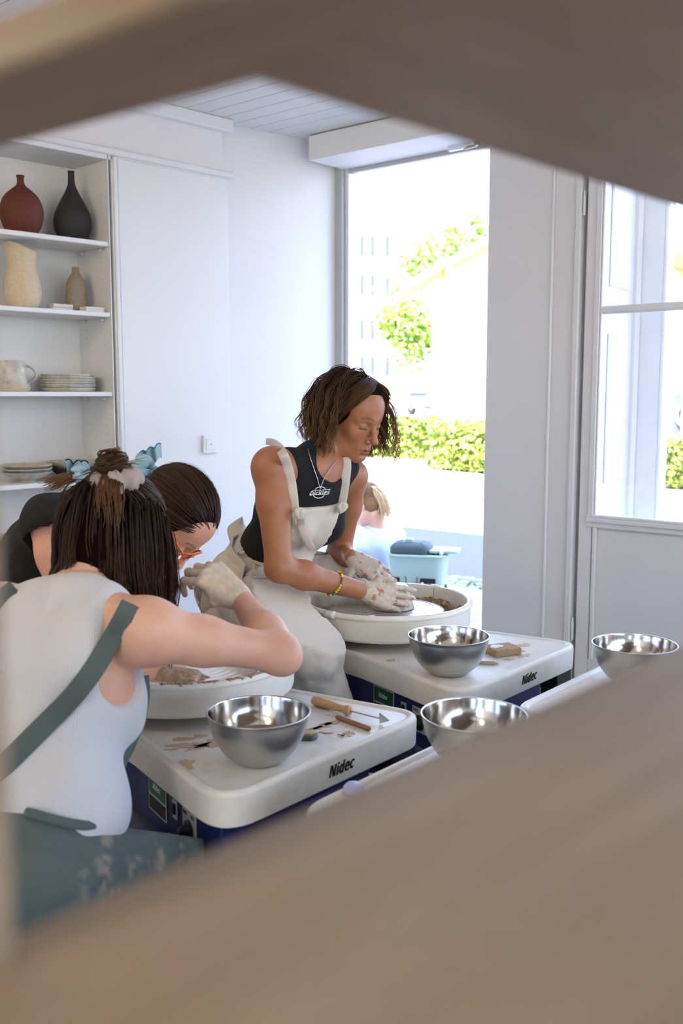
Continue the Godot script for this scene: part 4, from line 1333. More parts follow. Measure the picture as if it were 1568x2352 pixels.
# one lock of hair: a thin tapering tube
func lock(mb: MB, pts: Array, r: float, c0: Color, c1: Color) -> void:
	var m := pts.size()
	var rad := []; var cols := []
	for k in m:
		var f := float(k) / (m - 1)
		rad.append(r * (1.0 - 0.75 * f * f))
		cols.append(c0.lerp(c1, f))
	mb.tube(pts, rad, 3, 1.0, Vector3.ZERO, cols, false)
# hair falling from a root: combed along dir, pulled by gravity, kept outside the ellipsoids [centre, radii]
func fall(root: Vector3, dir: Vector3, grav: Vector3, length: float, step: float, pull: float, solids: Array) -> Array:
	var pts := [root]
	var p := root
	var d := dir.normalized()
	var n := int(length / step)
	for k in n:
		d = (d + grav * pull).normalized()
		p += d * step
		for s in solids:
			var w: Vector3 = (p - s[0]) / s[1]
			var l := w.length()
			if l < 1.0:
				var q: Vector3 = s[0] + (w / maxf(l, 1e-4)) * s[1]
				d = (d + (q - p) / step * 0.6).normalized()
				p = q
		pts.append(p)
	return pts
func wave(pts: Array, g: RandomNumberGenerator, amp: float, turns: float, start: float) -> Array:
	var out := []
	var ph := g.randf() * TAU
	var m := pts.size()
	for k in m:
		var f := float(k) / (m - 1)
		var t: Vector3 = (pts[mini(k + 1, m - 1)] - pts[maxi(k - 1, 0)]).normalized()
		var s := t.cross(Vector3(0.3, 0.2, 0.93)).normalized()
		var u := t.cross(s)
		var a := amp * clampf((f - start) / (1.0 - start), 0, 1)
		out.append(pts[k] + s * (a * sin(ph + f * turns * TAU)) + u * (a * cos(ph + f * turns * TAU)))
	return out
func bezier(ctrl: Array, n: int) -> Array:        # a smooth line through the given points
	var out := []
	var m := ctrl.size() - 1
	for k in n + 1:
		var t := float(k) / n * m
		var i := mini(int(t), m - 1)
		var a: Vector3 = ctrl[maxi(i - 1, 0)]; var b: Vector3 = ctrl[i]; var c: Vector3 = ctrl[i + 1]; var d: Vector3 = ctrl[mini(i + 2, m)]
		out.append(b.cubic_interpolate(c, a, d, t - i))
	return out
# a flat strap through the given points; outs are the directions it faces
func strap(mb: MB, pts: Array, outs: Array, width, thick: float) -> void:
	var rows := []
	var m := pts.size()
	for k in m:
		var t: Vector3 = (pts[mini(k + 1, m - 1)] - pts[maxi(k - 1, 0)]).normalized()
		var nn: Vector3 = (outs[k] - t * outs[k].dot(t)).normalized()
		var s := t.cross(nn)
		var w: float = (width if width is float else width[k]) * 0.5
		var p: Vector3 = pts[k]
		var row := PackedVector3Array()
		var e := thick * 0.5
		for q in [[-1.0, 0.0], [-0.94, 1.0], [-0.5, 1.25], [0.0, 1.3], [0.5, 1.25], [0.94, 1.0], [1.0, 0.0], [0.94, -1.0], [0.0, -1.0], [-0.94, -1.0]]:
			row.append(p + s * (w * q[0]) + nn * (e * q[1]))
		rows.append(row)
	for end in 2:
		var c := PackedVector3Array()
		for q in 10: c.append(pts[0] if end == 0 else pts[m - 1])
		if end == 0: rows.push_front(c)
		else: rows.append(c)
	mb.grid(rows, true, [], true)

func cloth(called: String, c: Color, rough: float, weave: float, cm: float, seed_: int, sheen: float = 0.2) -> StandardMaterial3D:
	var m := mat(called, c, rough)
	relief(m, noise_tex(FastNoiseLite.TYPE_SIMPLEX, 0.12, [], 256, 3, seed_), cm, weave)
	m.rim_enabled = sheen > 0; m.rim = sheen; m.rim_tint = 0.6
	m.vertex_color_use_as_albedo = true
	return m
func people_materials() -> void:
	var sk := mat("skin", Color.WHITE, 0.48)
	sk.vertex_color_use_as_albedo = true
	var hr := mat("hair", Color.WHITE, 0.42)
	hr.vertex_color_use_as_albedo = true
	hr.metallic_specular = 0.35
	var hu := mat("hair_under", Color.WHITE, 0.95)
	hu.vertex_color_use_as_albedo = true
	hu.metallic_specular = 0.1
	mat("muddy_wood", Color(0.56, 0.49, 0.40), 0.6)
	cloth("black_jersey", Color(0.035, 0.036, 0.042), 0.85, 60.0, 0.03, 61, 0.1)
	cloth("cream_denim", Color(0.86, 0.83, 0.775), 0.85, 45.0, 0.05, 62, 0.25)
	cloth("white_rib", Color(0.76, 0.775, 0.80), 0.85, 50.0, 0.03, 63, 0.2)
	var ri := Image.create(64, 16, false, Image.FORMAT_RGB8)
	for x in 64:
		var v := 0.5 + 0.5 * sin(TAU * x / 8.0)
		ri.fill_rect(Rect2i(x, 0, 1, 16), Color(v, v, v))
	relief(M.white_rib, ImageTexture.create_from_image(ri), 0.07, 29.0)
	cloth("green_denim", Color(0.315, 0.37, 0.362), 0.85, 40.0, 0.05, 64, 0.25)
	cloth("stained_denim", Color.WHITE, 0.85, 40.0, 0.05, 64, 0.2)
	cloth("grey_linen", Color(0.60, 0.575, 0.54), 0.9, 40.0, 0.05, 65, 0.25)
	cloth("lavender_jersey", Color(0.76, 0.79, 0.88), 0.85, 50.0, 0.03, 66, 0.2)
	cloth("scrunchie_grey", Color(0.66, 0.62, 0.59), 0.9, 40.0, 0.06, 67, 0.3)
	cloth("scrunchie_blue", Color(0.60, 0.74, 0.80), 0.75, 40.0, 0.05, 68, 0.3)
	cloth("trim_dark", Color(0.05, 0.06, 0.09), 0.7, 40.0, 0.0, 69, 0.0)
	cloth("trim_blue", Color(0.30, 0.50, 0.66), 0.7, 40.0, 0.0, 70, 0.0)
	mat("silver", Color(0.80, 0.79, 0.77), 0.25, 1.0)
	var ts := mat("tortoiseshell", Color.WHITE, 0.15)
	textured(ts, noise_tex(FastNoiseLite.TYPE_SIMPLEX, 0.05, [[0.0, 0.5, 1.0], [Color(0.55, 0.20, 0.06), Color(0.85, 0.38, 0.12), Color(1.0, 0.60, 0.25)]], 128, 3, 71), 20.0)
	var lens := mat("lens_glass", Color(1, 1, 1, 0.05), 0.0)
	lens.transparency = BaseMaterial3D.TRANSPARENCY_ALPHA
	var cl := mat("wet_clay", Color.WHITE, 0.35)
	textured(cl, noise_tex(FastNoiseLite.TYPE_SIMPLEX, 0.04, [[0.0, 0.5, 1.0], [Color(0.66, 0.60, 0.53), Color(0.76, 0.71, 0.65), Color(0.84, 0.80, 0.75)]], 256, 4, 72), 10.0)

# skin colour with slight mottling; clay where the noise and a plane along the arm say so
func skin_paint(tone: Color, seed_: int) -> Callable:
	var n := FastNoiseLite.new()
	n.seed = seed_; n.frequency = 22.0; n.fractal_octaves = 3
	var red := Color(tone.r * 0.95, tone.g * 0.84, tone.b * 0.82)
	return func(p: Vector3) -> Color:
		return tone.lerp(red, clampf(n.get_noise_3dv(p) * 0.7 + 0.3, 0, 1))
func clay_paint(tone: Color, clay: Color, seed_: int, share: float) -> Callable:
	var n := FastNoiseLite.new()
	n.seed = seed_; n.frequency = 30.0; n.fractal_octaves = 3
	var pale := clay.lerp(Color(1, 1, 1), 0.18)
	return func(p: Vector3) -> Color:
		var a := n.get_noise_3dv(p)
		var c := clay.lerp(pale, clampf(n.get_noise_3dv(p * 2.3 + Vector3(4, 1, 2)) * 1.5 + 0.2, 0, 1))
		return c.lerp(tone, smoothstep(share, share + 0.12, a - maxf(0.0, 0.01 - p.y) * -9.0))
func face_paint(tone: Color, seed_: int, brow: Color) -> Callable:
	var n := FastNoiseLite.new()
	n.seed = seed_; n.frequency = 26.0; n.fractal_octaves = 3
	var red := Color(tone.r * 0.98, tone.g * 0.80, tone.b * 0.76)
	var lip := Color(tone.r * 0.82, tone.g * 0.50, tone.b * 0.52)
	return func(p: Vector3) -> Color:
		var c := tone.lerp(red, clampf(n.get_noise_3dv(p) * 0.6 + 0.25, 0, 1))
		var ax := absf(p.x)
		c = c.lerp(red, 0.6 * smoothstep(0.020, 0.006, Vector2(ax - 0.038, p.y + 0.030).length() - 0.004) * float(p.z > 0.03))
		if p.z > 0.07 and ax < 0.0225:
			var half := 0.0075 * (1.0 - pow(ax / 0.0235, 2.0)) + 0.001
			c = c.lerp(lip, smoothstep(half + 0.0022, half - 0.0008, absf(p.y + 0.0712)))
		if p.z > 0.055:
			var by := 0.0205 + 0.0045 * sin(clampf((ax - 0.012) / 0.036, 0, 1) * PI) - 0.05 * maxf(0.0, ax - 0.042)
			if ax > 0.011 and ax < 0.050: c = c.lerp(brow, 0.75 * smoothstep(0.0036, 0.0012, absf(p.y - by)) * clampf(n.get_noise_3dv(p * 14.0) * 1.4 + 0.75, 0, 1))
			var ly := -0.0088 - 0.0012 * cos((ax - 0.031) / 0.014)
			if ax > 0.016 and ax < 0.0455: c = c.lerp(Color(0.035, 0.022, 0.018), smoothstep(0.0019, 0.0007, absf(p.y - ly)))
		return c

func build_people() -> void:
	people_materials()
	person_a()
	person_b()
	person_c()
	person_d()

func bent_head(mb: MB, f: Field, xf: Transform3D, paint: Callable) -> void:
	var keep := mb.xf
	mb.xf = xf
	f.nets(mb, paint)
	mb.xf = keep

func person_a() -> void:
	var pel := P(592, 1356, 2.98)
	var rs := P(624, 1076, 2.745); var ls := P(806, 1096, 3.00)
	var mid := (rs + ls) / 2
	var tf := frame_up(mid, mid - pel, ls - rs)
	var L := tf.basis.x; var Up := tf.basis.y; var Fw := tf.basis.z
	var re := P(640, 1305, 2.665); var rw := P(830, 1357, 2.80)
	var le := P(776, 1280, 3.13); var lw := P(806, 1280, 2.985)
	var hf := frame(P(806, 954, 2.92), Vector3(0.755 * 0.93, -0.37, 0.655 * 0.93), Vector3.UP)
	hf.basis = hf.basis * Basis(Vector3(0, 0, 1), deg_to_rad(-2.0)) * Basis.from_scale(Vector3.ONE * 1.05)
	var root := base("person", Vector3(pel.x, 0, pel.z))
	tag(root, "person in black top and cream overalls centring clay with both hands", "person")
	var inv := root.transform.affine_inverse()
	var tone := lin(168, 113, 79)
	# ---- skin
	var mb := MB.new()
	mb.xf = inv
	var lo := Vector3(-0.55, 0.52, -3.30); var hi := Vector3(0.22, 1.16, -2.55)
	var torso := func(f: Field, g: float) -> void:
		f.ell(mid - Up * 0.095, Vector3(0.140 + g, 0.165 + g, 0.098 + g), 0.03, tf.basis)
		f.ell(mid - Up * 0.030, Vector3(0.145 + g, 0.052 + g, 0.062 + g), 0.04, tf.basis)
		for s in [-1.0, 1.0]: f.ell(mid - Up * 0.135 + L * (0.070 * s) + Fw * 0.066, Vector3(0.056 + g, 0.058 + g, 0.050 + g), 0.04, tf.basis)
		f.ell(mid - Up * 0.27, Vector3(0.120 + g, 0.13 + g, 0.088 + g), 0.05, tf.basis)
	var f := Field.new(lo, hi, 0.0075)
	torso.call(f, 0.0)
	f.ell(pel + Up * 0.02, Vector3(0.150, 0.12, 0.11), 0.05, tf.basis)
	var nb := hf * Vector3(0, -0.185, -0.055)
	f.cap(hf * Vector3(0, -0.075, -0.034), mid + Up * 0.01 - Fw * 0.005, 0.049, 0.058, 0.05)
	f.cap(mid + Up * 0.03 + L * 0.03, ls + Up * 0.012, 0.040, 0.040, 0.04)
	f.cap(mid + Up * 0.03 - L * 0.03, rs + Up * 0.012, 0.040, 0.040, 0.04)
	f.chain([rs, rs.lerp(re, 0.35), re, re.lerp(rw, 0.3), rw], [0.052, 0.047, 0.036, 0.038, 0.0265], 0.025)
	f.ell(rs + Up * 0.004, Vector3(0.056, 0.054, 0.052), 0.03, tf.basis)
	f.chain([ls, ls.lerp(le, 0.35), le, le.lerp(lw, 0.3), lw], [0.050, 0.045, 0.037, 0.038, 0.0265], 0.025)
	f.nets(mb, skin_paint(tone, 1))
	var hd := head_field(0.003, true, hf.affine_inverse() * (mid + Up * 0.02))
	bent_head(mb, hd, inv * hf, face_paint(tone, 2, lin(70, 48, 34)))
	var clay := lin(190, 176, 157)
	# right hand: back to the viewer, thumb up, fingers cupped round the clay
	var ry := (P(938, 1376, 2.83) - rw).normalized()
	var rz := Vector3(0.0, 0.30, 0.95); rz = (rz - ry * ry.dot(rz)).normalized()
	var rx := Transform3D(Basis(ry.cross(rz), ry, rz), rw + ry * 0.012)
	add_hand(mb, rx, -1.0, [[0.12, 0.28, 0.2, 0.03], [0.22, 0.38, 0.25, 0.01], [0.28, 0.45, 0.3, -0.02], [0.30, 0.45, 0.3, -0.05]], [Vector3(0.020, 0.020, -0.004), Vector3(0.044, 0.036, 0.0), Vector3(0.053, 0.062, 0.0), Vector3(0.050, 0.090, -0.004)], clay_paint(tone, clay, 5, 0.24), 0.003, 0.94)
	# left hand: over the right one, thumb down, fingers draped
	var ly := (P(905, 1338, 2.93) - lw).normalized()
	var lz := Vector3(0.25, 0.62, 0.72); lz = (lz - ly * ly.dot(lz)).normalized()
	var lx := Transform3D(Basis(ly.cross(lz), ly, lz), lw + ly * 0.008)
	add_hand(mb, lx, 1.0, [[0.25, 0.55, 0.3, 0.10], [0.30, 0.50, 0.3, 0.04], [0.32, 0.50, 0.3, -0.02], [0.35, 0.5, 0.3, -0.08]], [Vector3(0.018, 0.016, -0.004), Vector3(0.046, 0.022, -0.010), Vector3(0.074, 0.030, -0.014), Vector3(0.100, 0.034, -0.010)], clay_paint(tone, clay, 9, 0.30), 0.003, 0.96)
	put(mb, "body", M.skin, root)
	# ---- black top
	var t := Field.new(Vector3(-0.45, 0.60, -3.20), Vector3(0.15, 1.14, -2.60), 0.007)
	torso.call(t, 0.007)
	t.cap(mid + Up * 0.035, mid + Up * 0.02, 0.068, 0.075, 0.03)
	t.cap(mid + Up * 0.030 + L * 0.02, mid + L * 0.115 + Up * 0.026, 0.049, 0.046, 0.03)
	t.cap(mid + Up * 0.030 - L * 0.02, mid - L * 0.115 + Up * 0.026, 0.049, 0.046, 0.03)
	var n := FastNoiseLite.new(); n.seed = 3; n.frequency = 9.0; n.fractal_octaves = 2
	t.ripple(n, 0.006)
	var tc := MB.new(); tc.xf = inv
	# arm holes, neck hole, hem
	t.cap(rs - L * 0.035 + Up * 0.12, rs - L * 0.014 - Up * 0.085 - Fw * 0.01, 0.055, 0.060, 0.006, true)
	t.cap(ls + L * 0.035 + Up * 0.12, ls + L * 0.014 - Up * 0.085 - Fw * 0.01, 0.055, 0.060, 0.006, true)
	t.cap(hf * Vector3(0, -0.09, -0.02), mid + Up * 0.062 + Fw * 0.042, 0.062, 0.058, 0.006, true)
	t.clip(mid - Up * 0.285, (-Up - Fw * 0.12).normalized())
	t.nets(tc)
	put(tc, "black_top", M.black_jersey, root)
	var shirt := t
	var cast := func(px: float, py: float, lift: float) -> Vector3:
		var dr := ray(px, py).normalized()
		var q := Vector3(0, EYE, 0) + dr * 2.45
		for k in 80:
			var s := minf(shirt.sample(q), f.sample(q)) - lift
			if s < 0.0004: break
			q += dr * minf(maxf(s * 0.8, 0.0008), 0.02)
		return q
	# the white print on the chest
	var pc: Vector3 = cast.call(733, 1130, 0.0012)
	var pn := (-ray(733, 1130)).normalized()
	var pf := inv * Transform3D(Basis(L.lerp(Vector3.RIGHT, 0.6).normalized(), Up, Fw).orthonormalized(), pc + Fw * 0.001)
	var em := Node3D.new()
	add(em, "chest_print", root)
	em.transform = pf
	word("Dickies", 0.0135, M.print_white, em, Transform3D(Basis(Vector3(0, 0, 1), 0.12), Vector3(0, 0, 0.004)), "lettering", 0.92, 0.3, 800)
	var pb := MB.new()
	var ol := [Vector3(-0.030, -0.006, 0.004), Vector3(-0.024, 0.007, 0.005), Vector3(0.030, 0.012, 0.004), Vector3(0.025, -0.004, 0.005), Vector3(-0.030, -0.006, 0.004)]
	pb.tube(ol, 0.0009, 6)
	var arc := []
	for k in 9: arc.append(Vector3(0.015 * cos(PI * k / 8.0), 0.010 + 0.009 * sin(PI * k / 8.0), 0.004))
	pb.tube(arc, 0.0012, 6)
	arc = []
	for k in 9: arc.append(Vector3(-0.002 + 0.016 * cos(PI + PI * k / 8.0), -0.007 + 0.010 * sin(PI + PI * k / 8.0), 0.004))
	pb.tube(arc, 0.0014, 6)
	put(pb, "emblem", M.print_white, em)
	# ---- overalls: seat and legs
	var p := Field.new(Vector3(-0.62, 0.05, -3.45), Vector3(0.18, 0.90, -2.30), 0.0095)
	p.ell(pel + Up * 0.015, Vector3(0.168, 0.125, 0.135), 0.04, tf.basis)
	p.ell(pel + Up * 0.10, Vector3(0.138, 0.09, 0.112), 0.05, tf.basis)
	p.ell(pel - Up * 0.055 - Fw * 0.05, Vector3(0.165, 0.085, 0.125), 0.05, tf.basis)
	var rk := P(708, 1412, 2.55); var ra := P(722, 1640, 2.62)
	p.chain([pel - L * 0.085 - Up * 0.02, (pel - L * 0.09).lerp(rk, 0.5) - Vector3(0, 0.01, 0), rk, rk.lerp(ra, 0.35), ra], [0.105, 0.100, 0.080, 0.088, 0.108], 0.035)
	var lk := P(846, 1352, 3.06); var la := P(860, 1560, 3.12)
	p.chain([pel + L * 0.085 - Up * 0.02, (pel + L * 0.09).lerp(lk, 0.5), lk, la], [0.100, 0.094, 0.075, 0.085], 0.035)
	var fold := FastNoiseLite.new(); fold.seed = 14; fold.frequency = 5.5; fold.fractal_octaves = 3; fold.noise_type = FastNoiseLite.TYPE_SIMPLEX
	p.ripple(fold, 0.022)
	p.clip(pel + Up * 0.158, Up)
	p.clip(Vector3(0, 0.13, 0), Vector3(0, -1, 0))
	var pm := MB.new(); pm.xf = inv
	p.nets(pm)
	put(pm, "overall_trousers", M.cream_denim, root)
	for line in [[[536, 1302], [552, 1316], [580, 1325], [615, 1326], [648, 1321]], [[582, 1290], [612, 1302], [650, 1307]], [[585, 1292], [583, 1306], [586, 1320]]]:
		var lp := []; var lo2 := []
		for q in line:
			lp.append(p.land(P(q[0], q[1], 2.2), ray(q[0], q[1]).normalized(), 0.0012)); lo2.append(-ray(q[0], q[1]).normalized())
		var sl := MB.new(); sl.xf = inv
		strap(sl, bezier(lp, 16), bezier(lo2, 16), 0.005, 0.003)
		put(sl, "seam", M.cream_denim, root)
	# waistband
	var wb := MB.new(); wb.xf = inv
	var ring := []; var ro := []
	for k in 41:
		var a := TAU * k / 40
		var dirn := L * cos(a) + Fw * sin(a)
		var wp := p.land(pel + Up * 0.118 + dirn * 0.30, -dirn, 0.002)
		ring.append(wp); ro.append(dirn)
	strap(wb, ring, ro, 0.040, 0.005)
	put(wb, "waistband", M.cream_denim, root)
	# bib: a sheet standing a little off the chest
	var bf := Field.new(Vector3(-0.40, 0.62, -3.15), Vector3(0.15, 1.05, -2.60), 0.007)
	torso.call(bf, 0.017)
	bf.ell(pel + Up * 0.10, Vector3(0.145, 0.11, 0.122), 0.05, tf.basis)
	var n2 := FastNoiseLite.new(); n2.seed = 23; n2.frequency = 8.0; n2.fractal_octaves = 2
	bf.ripple(n2, 0.009)
	var b0 := shirt.land(P(672, 1168, 2.5), ray(672, 1168).normalized(), 0.012); var b1 := shirt.land(P(786, 1158, 2.5), ray(786, 1158).normalized(), 0.012)
	var b2 := shirt.land(P(654, 1255, 2.5), ray(654, 1255).normalized(), 0.012); var b3 := shirt.land(P(748, 1250, 2.5), ray(748, 1250).normalized(), 0.012)
	var look := (b0 + b1 + b2 + b3) / 4 - Vector3(0, EYE, 0)
	var pick := func(a: Vector3, b: Vector3, inside: Vector3) -> Vector3:   # plane through a and b, square to the chest, facing away from inside
		var q: Vector3 = (b - a).cross(Fw + (-look.normalized()) * 0.8).normalized()
		return -q if q.dot(inside - a) > 0 else q
	var ctr := (b0 + b1 + b2 + b3) / 4
	bf.clip(b0, pick.call(b0, b1, ctr)); bf.clip(b0, pick.call(b0, b2, ctr)); bf.clip(b1, pick.call(b1, b3, ctr)); bf.clip(pel + Up * 0.10, -Up)
	bf.clip(ctr - Fw * 0.05, -Fw)
	var bm := MB.new(); bm.xf = inv
	bf.nets(bm)
	put(bm, "bib", M.cream_denim, root)
	# straps and their knots
	for q in [[[676, 1176], [673, 1140], [668, 1105], [659, 1068], [646, 1036], [628, 1017], [612, 1014]], [[783, 1166], [788, 1135], [793, 1102], [796, 1072], [794, 1050]]]:
		var sp := []; var so := []
		for k in q.size():
			sp.append(cast.call(q[k][0], q[k][1], 0.006))
			so.append(-ray(q[k][0], q[k][1]).normalized())
		var sb := MB.new(); sb.xf = inv
		strap(sb, bezier(sp, 24), bezier(so, 24), 0.027, 0.005)
		put(sb, "strap", M.cream_denim, root)
	for q in [[688, 1179, 1.0], [785, 1165, -1.0]]:
		var kc: Vector3 = cast.call(q[0], q[1], 0.026)
		var kb := MB.new(); kb.xf = inv
		var loop := []
		for k in 15:
			var a := TAU * k / 14.0 * 1.15
			loop.append(kc + L * (0.011 * cos(a)) + Up * (0.010 * sin(a)) + Fw * (0.004 * sin(a * 2.0)))
		kb.tube(loop, 0.0085, 8)
		kb.tube(bezier([kc + Up * 0.012, kc + Fw * 0.006, kc - Up * 0.014 + L * (0.006 * q[2])], 8), 0.010, 8)
		put(kb, "strap_knot", M.cream_denim, root)
	var tail := []; var to := []
	for q in [[690, 1186], [692, 1205], [698, 1225], [706, 1243], [716, 1262]]:
		tail.append(cast.call(q[0], q[1], 0.026)); to.append(-ray(q[0], q[1]).normalized())
	var tb := MB.new(); tb.xf = inv
	strap(tb, bezier(tail, 16), bezier(to, 16), 0.022, 0.004)
	put(tb, "strap_end", M.cream_denim, root)
	# the loose side panel standing away from her back
	var rows := []
	for k in 9:
		var g := k / 8.0
		var oa := bezier([P(556, 1186, 3.01), P(534, 1200, 3.01), P(521, 1216, 3.00), P(530, 1252, 2.97), P(541, 1296, 2.93)], 12)
		var ia := bezier([P(560, 1200, 3.03), P(566, 1215, 3.00), P(572, 1235, 2.95), P(570, 1265, 2.90), P(580, 1300, 2.85)], 12)
		var row := PackedVector3Array()
		for j in 13: row.append((oa[j] as Vector3).lerp(ia[j], g) - ray(550, 1240).normalized() * (0.012 * sin(g * PI)))
		rows.append(row)
	var sm := MB.new(); sm.xf = inv
	sm.grid(rows, false)
	var under := []
	for r in rows:
		var q := PackedVector3Array()
		for v in r: q.append(v + ray(550, 1240).normalized() * 0.004)
		under.append(q)
	sm.grid(under, false, [], true)
	put(sm, "side_panel", M.cream_denim, root)
	var bt := MB.new(); bt.xf = inv
	var bp := P(552, 1268, 2.86)
	bp = p.land(P(553, 1268, 2.6), ray(553, 1268).normalized(), 0.010)
	var bb := frame(bp, -ray(552, 1268), Vector3.UP)
	bt.lathe([Vector2(0, 0), Vector2(0.0095, 0), Vector2(0.0095, 0.002), Vector2(0.0070, 0.0034), Vector2(0.0030, 0.0026), Vector2(0, 0.003)], 18, bp, Basis(bb.basis.x, bb.basis.z, -bb.basis.y))
	put(bt, "button", M.silver, root)
	# ---- jewellery
	var nk := MB.new(); nk.xf = inv
	var npts := []
	for q in [[707, 1030], [712, 1050], [720, 1075], [728, 1098], [735, 1118], [744, 1100], [756, 1080], [766, 1066], [771, 1058]]:
		npts.append(cast.call(q[0], q[1], 0.0035))
	nk.tube(bezier(npts, 40), 0.0011, 6)
	var neck := put(nk, "necklace", M.silver, root)
	nk = MB.new(); nk.xf = inv
	nk.lathe([Vector2(0, -0.005), Vector2(0.0025, -0.003), Vector2(0.003, 0.0), Vector2(0, 0.004)], 10, npts[4] - Vector3(0, 0.003, 0))
	put(nk, "pendant", M.silver, neck)
	var cb := Node3D.new()
	add(cb, "bracelet", root)
	var bc := re.lerp(rw, 0.66)
	var bax := (rw - re).normalized()
	var bx := bax.cross(Vector3.UP).normalized(); var by := bx.cross(bax)
	var beads := [srgb(226, 72, 36), srgb(38, 160, 84), srgb(120, 90, 160), srgb(235, 225, 215), srgb(230, 170, 40), srgb(190, 40, 25), srgb(225, 210, 30), srgb(225, 210, 30)]
	var bmesh := []
	for c in beads:
		var s := SphereMesh.new(); s.radius = 0.0036; s.height = 0.0072; s.radial_segments = 10; s.rings = 6
		var m := StandardMaterial3D.new(); m.albedo_color = c; m.roughness = 0.2
		s.material = m
		bmesh.append(s)
	for k in 30:
		var a := TAU * k / 30.0
		var dirn := bx * cos(a) + by * sin(a)
		var q := f.land(bc + bax * 0.006 * sin(a) + dirn * 0.08, -dirn, 0.0028)
		part(bmesh[(k * 7 + 3) % 8] if k % 9 else bmesh[6], "bead", cb, Transform3D(Basis.IDENTITY, inv * q))
	var nr := MB.new(); nr.xf = inv * hf
	var rp := []
	for k in 11: rp.append(Vector3(-0.0145 - 0.0028 * sin(TAU * k / 10.0) * 0.4, -0.0440 + 0.0042 * cos(TAU * k / 10.0), 0.0945 + 0.0035 * sin(TAU * k / 10.0)))
	nr.tube(rp, 0.0005, 6)
	put(nr, "nose_ring", M.silver, root)
	# ---- hair: dark wavy bob with sun-lightened ends
	var hairs := Node3D.new()
	add(hairs, "hair", root)
	var gl := (hf.basis.orthonormalized().transposed() * Vector3(0, -1, 0))
	var cap := Field.new(Vector3(-0.11, -0.13, -0.15), Vector3(0.11, 0.14, 0.12), 0.005)
	cap.ell(Vector3(0, 0.034, -0.016), Vector3(0.080, 0.087, 0.101), 0.01)
	cap.ell(Vector3(0, -0.040, -0.040), Vector3(0.078, 0.070, 0.068), 0.04)
	cap.ell(Vector3(0, -0.030, 0.100), Vector3(0.066, 0.093, 0.082), 0.012, Basis.IDENTITY, true)
	cap.clip(gl * 0.085 + Vector3(0, -0.02, -0.03), gl)
	var hb := MB.new(); hb.xf = inv * hf
	hb.col = lin(38, 27, 20)
	cap.nets(hb)
	put(hb, "hair_mass", M.hair_under, hairs)
	var g := RandomNumberGenerator.new(); g.seed = 100
	var solids := [[Vector3(0, 0.030, -0.014), Vector3(0.079, 0.087, 0.099)], [Vector3(0, -0.03, 0.030), Vector3(0.064, 0.084, 0.062)], [Vector3(0, -0.12, -0.045), Vector3(0.060, 0.08, 0.060)]]
	var lm := MB.new(); lm.xf = inv * hf
	var n_clump := 0
	while n_clump < 190:
		# roots spread over the scalp, parted a little to her left
		var az := g.randf_range(-PI, PI); var el := acos(g.randf_range(0.05, 1.0))
		var dirv := Vector3(sin(el) * sin(az), cos(el), sin(el) * cos(az))
		var rootp := Vector3(0, 0.030, -0.014) + dirv * Vector3(0.080, 0.088, 0.100)
		if rootp.z > 0.052 and rootp.y < 0.092: continue
		if rootp.z > 0.02 and rootp.y < 0.045: continue
		if rootp.y < -0.02: continue
		n_clump += 1
		var side := signf(rootp.x - 0.018)
		if side == 0: side = 1.0
		var comb := Vector3(side * 1.0, -0.05, (rootp.z + 0.02) * -3.0 - 0.25).normalized()
		comb = (comb - dirv * comb.dot(dirv) * 0.9).normalized()
		var len := 0.12 + 0.125 * clampf((rootp.y + 0.03) / 0.14, 0, 1) + g.randf_range(-0.012, 0.02)
		var amp := g.randf_range(0.004, 0.010); var turns := len / g.randf_range(0.050, 0.075)
		var layer := 1.0 + g.randf_range(0.0, 0.10)
		var sol2 := []
		for s in solids: sol2.append([s[0], s[1] * layer])
		var guide := fall(rootp, comb, gl, len, 0.0095, 0.16, sol2)
		var bad := false
		for q in guide:
			if q.z > 0.032 and q.y < 0.036 and q.z - 0.9 * absf(q.x) > -0.030: bad = true
		if bad: continue
		var ph := g.randi()
		var shade := g.randf()
		for k in 9:
			var gg := RandomNumberGenerator.new(); gg.seed = ph
			var off := Vector3(g.randf_range(-1, 1), g.randf_range(-1, 1), g.randf_range(-1, 1)) * 0.0065
			var pts := []
			for j in guide.size():
				var fr := float(j) / (guide.size() - 1)
				pts.append(guide[j] + off * (1.15 - 0.55 * fr))
			pts = wave(pts, gg, amp * g.randf_range(0.8, 1.25), turns * g.randf_range(0.96, 1.04), 0.12)
			var dark := lin(40, 28, 19).lerp(lin(74, 51, 34), shade * g.randf())
			lock(lm, pts, g.randf_range(0.0007, 0.0013), dark, lin(98, 69, 44).lerp(lin(160, 118, 74), g.randf() * g.randf() * 1.2))
	# locks swept from the parting round the face
	for k in 210:
		var sd := -1.0 if k % 3 else 1.0
		var j := Vector3(g.randf_range(-0.006, 0.006), g.randf_range(-0.018, 0.005), g.randf_range(-0.004, 0.008))
		var jz := g.randf_range(-0.034, 0.006)
		var ctl := [Vector3(0.016, 0.112, 0.024 + jz) + j, Vector3(sd * 0.030, 0.105, 0.054 + jz) + j, Vector3(sd * 0.062, 0.080, 0.052 + jz) + j, Vector3(sd * 0.079, 0.035, 0.030 + jz) + j, Vector3(sd * 0.084, -0.010, 0.008 + jz * 0.6) + j]
		var line := bezier(ctl, 12)
		line.append_array(fall(ctl[4], (ctl[4] - ctl[3]).normalized(), gl, g.randf_range(0.085, 0.125), 0.009, 0.2, [solids[1], solids[2]]).slice(1))
		var ph2 := 700 + k / 4
